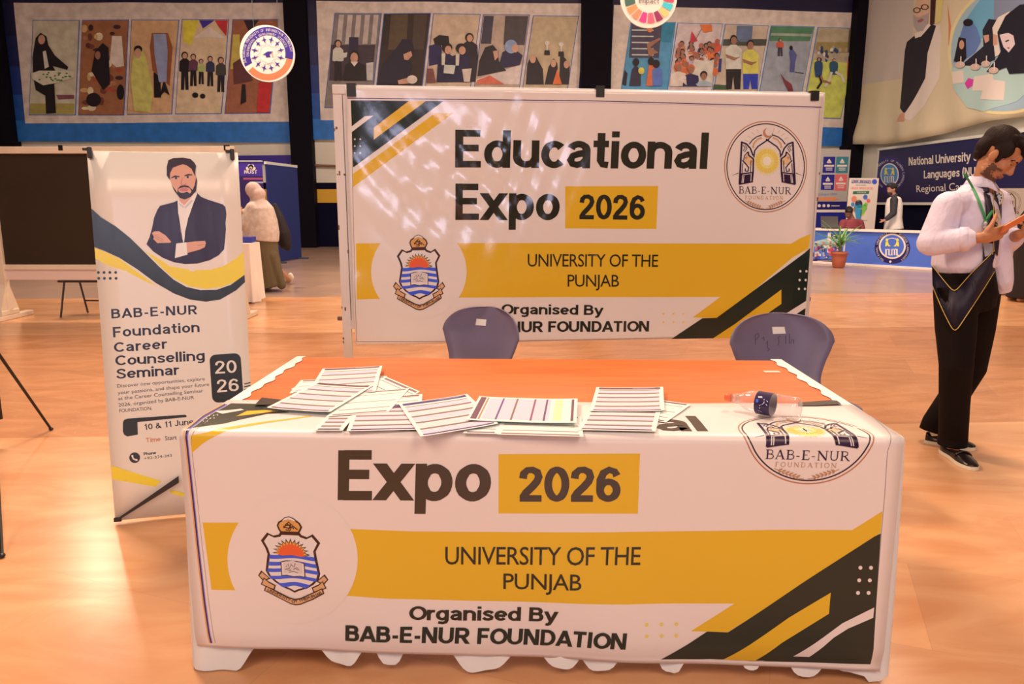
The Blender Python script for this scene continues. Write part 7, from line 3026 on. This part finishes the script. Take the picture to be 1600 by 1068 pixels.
# ------------------------------------------------------------------ people further back
def woman():
    Y0 = 11.9
    J = lambda px, py, dy=0.0: ony(px, py, Y0 + dy)
    t = thing('person', 'woman in pink shawl and olive skirt bending over a table', 'person', (J(405, 400).x, Y0, 0))
    hc = J(396, 301, 0)
    HR = frame_of((-.75, .2, -.62), (-.55, .1, .82))
    neck, chest, hip = J(405, 318), J(408, 340, .02), J(412, 385)
    fa, fb = onz(452, 443), onz(418, 452)
    bm = bmesh.new()
    head_shapes(bm, hc, HR, 1.0)
    add_tube(bm, [hip, chest, neck], [.15, .15, .08], 16)
    add_cap(bm, neck, .06, hc, .06)
    for s in (-1, 1):
        sh, el, wr = neck + Vector((-.02, s * .15, -.08)), J(394, 350, s * .10 - .08), J(382, 334, s * .05 - .08)
        add_cap(bm, neck - ZUP * .03, .06, sh, .055)
        add_cap(bm, sh, .055, el, .045)
        add_cap(bm, el, .045, wr, .03)
        hand(bm, wr, (-.6, 0, .6), (0, -s, .2), (.6, 0, .6), 1.0)
    for f, kn in ((fa, J(428, 415, .05)), (fb, J(412, 415, -.05))):
        add_cap(bm, hip, .11, kn, .07)
        add_cap(bm, kn, .065, f + ZUP * .08, .04)
        add_cap(bm, f + ZUP * .05, .04, f + Vector((-.08, 0, .035)), .03)
    fused('body', bm, mat(near(215, 140, 100), .5), t, .014, 3)
    b = bmesh.new()
    add_ell(b, hc + HR @ Vector((0, -.03, .03)), (.118, .125, .130), HR, 3)
    add_ell(b, hc + HR @ Vector((0, -.05, -.07)), (.125, .11, .10), HR, 3)
    add_cap(b, J(402, 308), .11, J(404, 322), .13)
    fused('head_scarf', b, mat(near(232, 178, 158), .8, bump=.4, bscale=9, bdist=.02, var=.15, vscale=14), t, .014, 4)
    b = bmesh.new()
    add_tube(b, [J(404, 312), J(405, 325), J(407, 345), J(408, 362), J(407, 374)], [(.12, .12), (.21, .22), (.25, .26), (.27, .28), (.28, .28)], 20)
    add_cap(b, J(394, 325, -.12), .10, J(386, 352, -.16), .09)
    add_cap(b, J(386, 352, -.16), .085, J(381, 332, -.08), .06)
    fused('shawl', b, mat(near(236, 188, 166), .85, bump=.5, bscale=6, bdist=.03, var=.2, vscale=18), t, .014, 3)
    b = bmesh.new()
    add_tube(b, [J(410, 368), J(412, 395), J(416, 420, .0), J(421, 446, .02)], [(.24, .22), (.25, .23), (.25, .24), (.27, .25)], 22)
    add_cap(b, J(424, 400, -.1), .10, J(440, 445, -.08), .07)
    fused('skirt', b, mat(near(112, 84, 56), .85, bump=.6, bscale=5, bdist=.04, stretch=(2.5, 2.5, .3)), t, .014, 3)
    for f, h0 in ((fa, .05), (fb, .0)):
        b = bmesh.new()
        add_cap(b, f + Vector((.04, 0, .045 + h0)), .042, f + Vector((-.17, .0, .042)), .040)
        add_cap(b, f + Vector((.05, 0, .06 + h0)), .04, f + Vector((.03, .0, .10 + h0)), .042)
        fused('shoe', b, mat(near(240, 200, 170), .6), t, .010, 3)
    # black bag hanging at her side
    b = bmesh.new()
    add_tube(b, [J(427, 318, .46), J(434, 340, .46), J(441, 365, .46), J(447, 384, .46), J(452, 391, .46)], [(.03, .05), (.09, .10), (.125, .13), (.09, .10), (.02, .03)], 16)
    g = fused('shoulder_bag', b, mat(near(34, 22, 24), .7), None, .014, 3)
    tag(g, 'soft black bag hanging behind the woman in pink shawl', 'bag')


woman()


def standing_man():
    base = CS.map(CS.uv(1395, 400)[0], 0, -1.5)
    Y0 = base.y
    J = lambda px, py, dy=0.0: ony(px, py, Y0 + dy)
    fx = J(1395, 357).x
    t = thing('person', 'man in beige waistcoat over dark shirt standing behind the blue counter', 'person', (fx, Y0, 0))
    hc = J(1393.5, 296)
    HR = frame_of((-.96, -.25, -.15), (0, 0, 1))
    neck, chest, waist, hip = J(1397, 307), J(1397, 320), J(1396, 342), J(1396, 353)
    bm = bmesh.new()
    head_shapes(bm, hc, HR, 1.05)
    add_cap(bm, neck - ZUP * .02, .07, hc, .06)
    add_tube(bm, [hip, waist, chest, neck], [(.14, .18), (.13, .17), (.15, .20), (.08, .08)], 16, up=(1, 0, 0))
    arms = []
    for s in (-1, 1):
        sh, el, wr = J(1397, 312, s * .2), J(1396, 333, s * .25), J(1384, 343, s * .10 - .1)
        arms.append((sh, el, wr))
        add_cap(bm, sh, .06, el, .05)
        add_cap(bm, el, .05, wr, .035)
        add_cap(bm, neck - ZUP * .05, .06, sh, .06)
        hand(bm, wr, (-.8, 0, -.4), (0, -s, .3), (0, s, .3), 1.05)
        f = Vector((fx, Y0 + s * .12, 0))
        add_cap(bm, hip + Vector((0, s * .09, 0)), .09, f + ZUP * .48, .06)
        add_cap(bm, f + ZUP * .48, .06, f + ZUP * .08, .04)
        add_cap(bm, f + ZUP * .045, .04, f + Vector((-.16, 0, .035)), .03)
    fused('body', bm, mat(far(150, 92, 66), .5), t, .014, 3)
    b = bmesh.new()
    add_ell(b, hc + HR @ Vector((0, -.02, .06)), (.095, .115, .085), HR, 3)
    add_ell(b, hc + HR @ Vector((0, .02, .10)), (.08, .10, .05), HR, 3)
    add_ell(b, hc + HR @ Vector((0, -.06, -.01)), (.085, .06, .07), HR, 3)
    fused('hair', b, mat(far(28, 20, 18), .6), t, .012, 3)
    b = bmesh.new()
    add_ell(b, hc + HR @ Vector((0, .055, -.08)), (.062, .055, .05), HR, 3)
    fused('beard', b, mat(far(40, 26, 22), .7), t, .012, 3)
    b = bmesh.new()
    for sh, el, wr in arms:
        add_cap(b, sh, .085, el, .07)
        add_cap(b, el, .07, el.lerp(wr, .85), .055)
    add_cap(b, neck, .09, chest, .12)
    fused('shirt', b, mat(far(40, 34, 34), .7), t, .014, 3)
    b = bmesh.new()
    add_tube(b, [J(1396, 358), waist, chest, J(1397, 310), neck], [(.20, .24), (.17, .21), (.17, .21), (.13, .19), (.09, .09)], 20, up=(1, 0, 0))
    fused('waistcoat', b, mat(far(205, 168, 140), .8, bump=.3, bscale=6, bdist=.02), t, .014, 3)
    b = bmesh.new()
    add_tube(b, [Vector((fx, Y0, .06)), Vector((fx, Y0, .5)), hip], [(.12, .2), (.13, .2), (.17, .21)], 16, up=(1, 0, 0))
    fused('trousers', b, mat(far(30, 24, 26), .8), t, .016, 3)


standing_man()


def seated_man():
    base = CS.map(CS.uv(1330, 400)[0] + .05, 0, -1.45)
    Y0 = base.y
    J = lambda px, py, dy=0.0: ony(px, py, Y0 + dy)
    t = thing('person', 'seated man in maroon shirt with head bowed behind the counter', 'person', (J(1330, 357).x, Y0, 0))
    hc = J(1326, 332)
    HR = frame_of((-.25, -.75, -.62), (-.1, -.4, .9))
    neck, chest = J(1331, 342, .03), J(1331, 354, .03)
    hip = Vector((chest.x, Y0 + .08, .52))
    bm = bmesh.new()
    head_shapes(bm, hc, HR, 1.05)
    add_cap(bm, neck, .07, hc, .06)
    add_tube(bm, [hip, chest, neck], [(.17, .12), (.18, .12), (.08, .08)], 16, up=(1, 0, 0))
    arms = []
    for s in (-1, 1):
        sh = neck + Vector((s * .20, 0, -.09))
        el = sh + Vector((s * .06, -.06, -.24))
        wr = el + Vector((-s * .14, -.16, .02))
        arms.append((sh, el, wr))
        add_cap(bm, neck - ZUP * .05, .06, sh, .06)
        add_cap(bm, sh, .06, el, .05)
        add_cap(bm, el, .05, wr, .035)
        hand(bm, wr, (-s * .5, -.8, 0), (-s, 0, .2), (0, 0, 1), 1.0)
        kn = hip + Vector((s * .12, -.36, .0))
        add_cap(bm, hip + Vector((s * .08, 0, 0)), .09, kn, .065)
        add_cap(bm, kn, .06, Vector((kn.x, kn.y + .05, .06)), .045)
        add_cap(bm, Vector((kn.x, kn.y + .06, .045)), .04, Vector((kn.x, kn.y - .12, .035)), .032)
    fused('body', bm, mat(far(130, 76, 55), .5), t, .014, 3)
    b = bmesh.new()
    add_ell(b, hc + HR @ Vector((0, -.02, .06)), (.09, .112, .08), HR, 3)
    add_ell(b, hc + HR @ Vector((0, .03, .10)), (.07, .08, .04), HR, 3)
    add_ell(b, hc + HR @ Vector((0, -.06, -.01)), (.08, .06, .07), HR, 3)
    fused('hair', b, mat(far(26, 18, 16), .6), t, .012, 3)
    b = bmesh.new()
    add_tube(b, [hip + ZUP * -.02, chest, neck - ZUP * .05, neck], [(.22, .15), (.23, .16), (.17, .12), (.09, .09)], 18, up=(1, 0, 0))
    for sh, el, wr in arms:
        add_cap(b, neck - ZUP * .06, .07, sh, .085)
        add_cap(b, sh, .085, el, .075)
        add_cap(b, el, .075, el.lerp(wr, .8), .06)
    fused('shirt', b, mat(far(120, 42, 40), .75), t, .014, 3)
    b = bmesh.new()
    for s in (-1, 1):
        kn = hip + Vector((s * .12, -.36, .0))
        add_cap(b, hip, .14, kn, .085)
        add_cap(b, kn, .08, Vector((kn.x, kn.y + .05, .08)), .06)
    fused('trousers', b, mat(far(30, 26, 34), .8), t, .016, 3)
    c = thing('office_chair', 'dark chair the seated maroon-shirted man sits on', 'chair', (hip.x, hip.y, 0))
    M = mat(far(30, 26, 28), .5)
    b = bmesh.new()
    add_box(b, (hip.x - .23, hip.y - .28, .32), (hip.x + .23, hip.y + .2, .365), 0, .015)
    obj('seat', b, M, c)
    b = bmesh.new()
    add_box(b, (hip.x - .21, hip.y + .27, .42), (hip.x + .21, hip.y + .31, .86), 0, .015)
    obj('backrest', b, M, c)
    b = bmesh.new()
    add_box(b, (hip.x - .03, hip.y + .19, .30), (hip.x + .03, hip.y + .275, .50), 0, .005)
    obj('back_support', b, M, c)
    for sx in (-.2, .2):
        for sy in (-.25, .17):
            b = bmesh.new()
            add_tube(b, [(hip.x + sx, hip.y + sy, 0), (hip.x + sx * .9, hip.y + sy * .9, .33)], .014, 8)
            obj('leg', b, M, c)


seated_man()


def right_edge_group():
    """black-clad visitor cut by the frame, a cloth-hung table and a white poster behind"""
    g = onz(1597, 470)
    Y0 = g.y
    J = lambda px, py, dy=0.0: ony(px, py, Y0 + dy)
    t = thing('person', 'figure in a long black gown cut off by the right edge', 'person', (J(1612, 400).x, Y0, 0))
    cx = J(1612, 400).x
    hc = Vector((cx, Y0, 1.52))
    HR = frame_of((-.8, .5, -.2), (0, 0, 1))
    bm = bmesh.new()
    head_shapes(bm, hc, HR, 1.0)
    neck = Vector((cx + .01, Y0, 1.40))
    add_cap(bm, neck, .06, hc, .06)
    hip = Vector((cx, Y0, .88))
    add_tube(bm, [hip, Vector((cx, Y0, 1.15)), neck], [.15, .14, .08], 16)
    for s in (-1, 1):
        sh, el, wr = neck + Vector((s * .10, s * .12, -.06)), Vector((cx - .02 + s * .12, Y0 + s * .14, 1.08)), Vector((cx - .22, Y0 + s * .06, 1.10))
        add_cap(bm, neck - ZUP * .03, .05, sh, .05)
        add_cap(bm, sh, .05, el, .045)
        add_cap(bm, el, .045, wr, .03)
        hand(bm, wr, (-.9, 0, .1), (0, -s, .5), (0, s, .3), .95)
        f = Vector((cx - .02, Y0 + s * .1, 0))
        add_cap(bm, hip, .1, f + ZUP * .45, .06)
        add_cap(bm, f + ZUP * .45, .06, f + ZUP * .08, .04)
        add_cap(bm, f + ZUP * .045, .04, f + Vector((-.13, 0, .035)), .03)
    fused('body', bm, mat(near(190, 115, 78), .5), t, .013, 3)
    b = bmesh.new()
    add_tube(b, [Vector((cx, Y0, .05)), Vector((cx, Y0, .5)), hip, Vector((cx, Y0, 1.2)), neck], [(.26, .26), (.23, .23), (.22, .21), (.20, .2), (.10, .1)], 22)
    for s in (-1, 1):
        add_cap(b, neck + Vector((s * .10, s * .12, -.06)), .085, Vector((cx - .02 + s * .12, Y0 + s * .14, 1.08)), .085)
        add_cap(b, Vector((cx - .02 + s * .12, Y0 + s * .14, 1.08)), .085, Vector((cx - .18, Y0 + s * .06, 1.10)), .07)
    M = mat(near(30, 18, 18), .75, bump=.4, bscale=5, bdist=.03, stretch=(2, 2, .3))
    fused('gown', b, M, t, .014, 3)
    b = bmesh.new()
    add_ell(b, hc + HR @ Vector((0, -.03, .03)), (.105, .115, .12), HR, 3)
    add_cap(b, hc + HR @ Vector((0, -.04, -.06)), .10, neck - ZUP * .03, .14)
    fused('head_scarf', b, M, t, .013, 3)
    for s in (-1, 1):
        f = Vector((cx - .02, Y0 + s * .1, 0))
        b = bmesh.new()
        add_cap(b, f + Vector((.03, 0, .04)), .038, f + Vector((-.15, 0, .034)), .033)
        fused('shoe', b, mat(near(190, 110, 60), .6), t, .009, 2)
    # table with a cream cloth behind
    Y1 = Y0 + .75
    a = ony(1556, 380, Y1)
    z = ony(1580, 377, Y1).z
    d = thing('display_table', 'table under a creased cream cloth behind the young man', 'table', (a.x + .5, Y1 + .3, 0))
    b = bmesh.new()
    add_box(b, (a.x + .02, Y1 + .02, z - .03), (a.x + 1.1, Y1 + .62, z))
    obj('tabletop', b, mat(near(150, 100, 70), .6), d)
    b = bmesh.new()
    cloth_folds(b, [(a.x, Y1 + .64), (a.x, Y1), (a.x + 1.12, Y1), (a.x + 1.12, Y1 + .64)], z + .006, .03, .03, 6, .07, 14)
    b.faces.new([b.verts.new(p) for p in ((a.x, Y1, z + .006), (a.x + 1.12, Y1, z + .006), (a.x + 1.12, Y1 + .64, z + .006), (a.x, Y1 + .64, z + .006))])
    obj('draped_cloth', b, mat(near(236, 190, 150), .8, bump=.4, bscale=8, bdist=.02), d, True)
    for x in (a.x + .06, a.x + 1.06):
        for y in (Y1 + .06, Y1 + .58):
            b = bmesh.new()
            add_box(b, (x - .02, y - .02, 0), (x + .02, y + .02, z - .03))
            obj('leg', b, mat(near(90, 60, 45), .5), d)
    # white poster
    Y2 = Y0 + 1.9
    p = ony(1546, 400, Y2)
    S = Sheet(Vector((p.x, Y2, 0)), Vector((1, 0, 0)))
    k = crop(1500, 170, 3.56)
    w = thing('poster_stand', 'white poster stand with arched building emblem, right of the young man', 'poster', (p.x, Y2, 0))
    P = Print(lambda q: S.uv(*k(*q)), dict(rough=.5), dz=.002)
    ln = near(120, 80, 80)
    P.ring(near(190, 150, 140), 278, 520, 62, 3, 66, 40, L=1)
    P.ring(near(190, 150, 140), 278, 520, 54, 3, 58, 40, L=1)
    for s in (-1, 1):
        X = lambda x: 285 + s * (x - 285)
        P.stroke(ln, [(X(262), 570), (X(262), 500), (X(275), 480), (X(285), 470)], 6, 1)
        P.poly(ln, [(X(264), 548), (X(276), 545), (X(276), 568), (X(264), 572)], 2)
        P.stroke(ln, [(X(276), 570), (X(276), 510)], 5, 1)
    P.text(ln, 'NUR', (245, 586), (330, 586), 16, .02, 1)
    vt = S.uv(1560, 294)[1]
    P.build('poster_sheet', S.map, 0, .95, .06, vt, near(238, 204, 186), w, thick=.006)
    b = bmesh.new()
    for v in add_box(b, (0, 0, -.12), (.95, .06, .1), 0, .01):
        v.co = S.map(*v.co)
    obj('base', b, mat((.4, .38, .36), .4, metal=.7), w)
    b = bmesh.new()
    add_tube(b, [S.map(.47, .06, -.03), S.map(.47, vt, -.03)], .012, 8)
    obj('pole', b, mat((.4, .38, .36), .4, metal=.7), w)


right_edge_group()
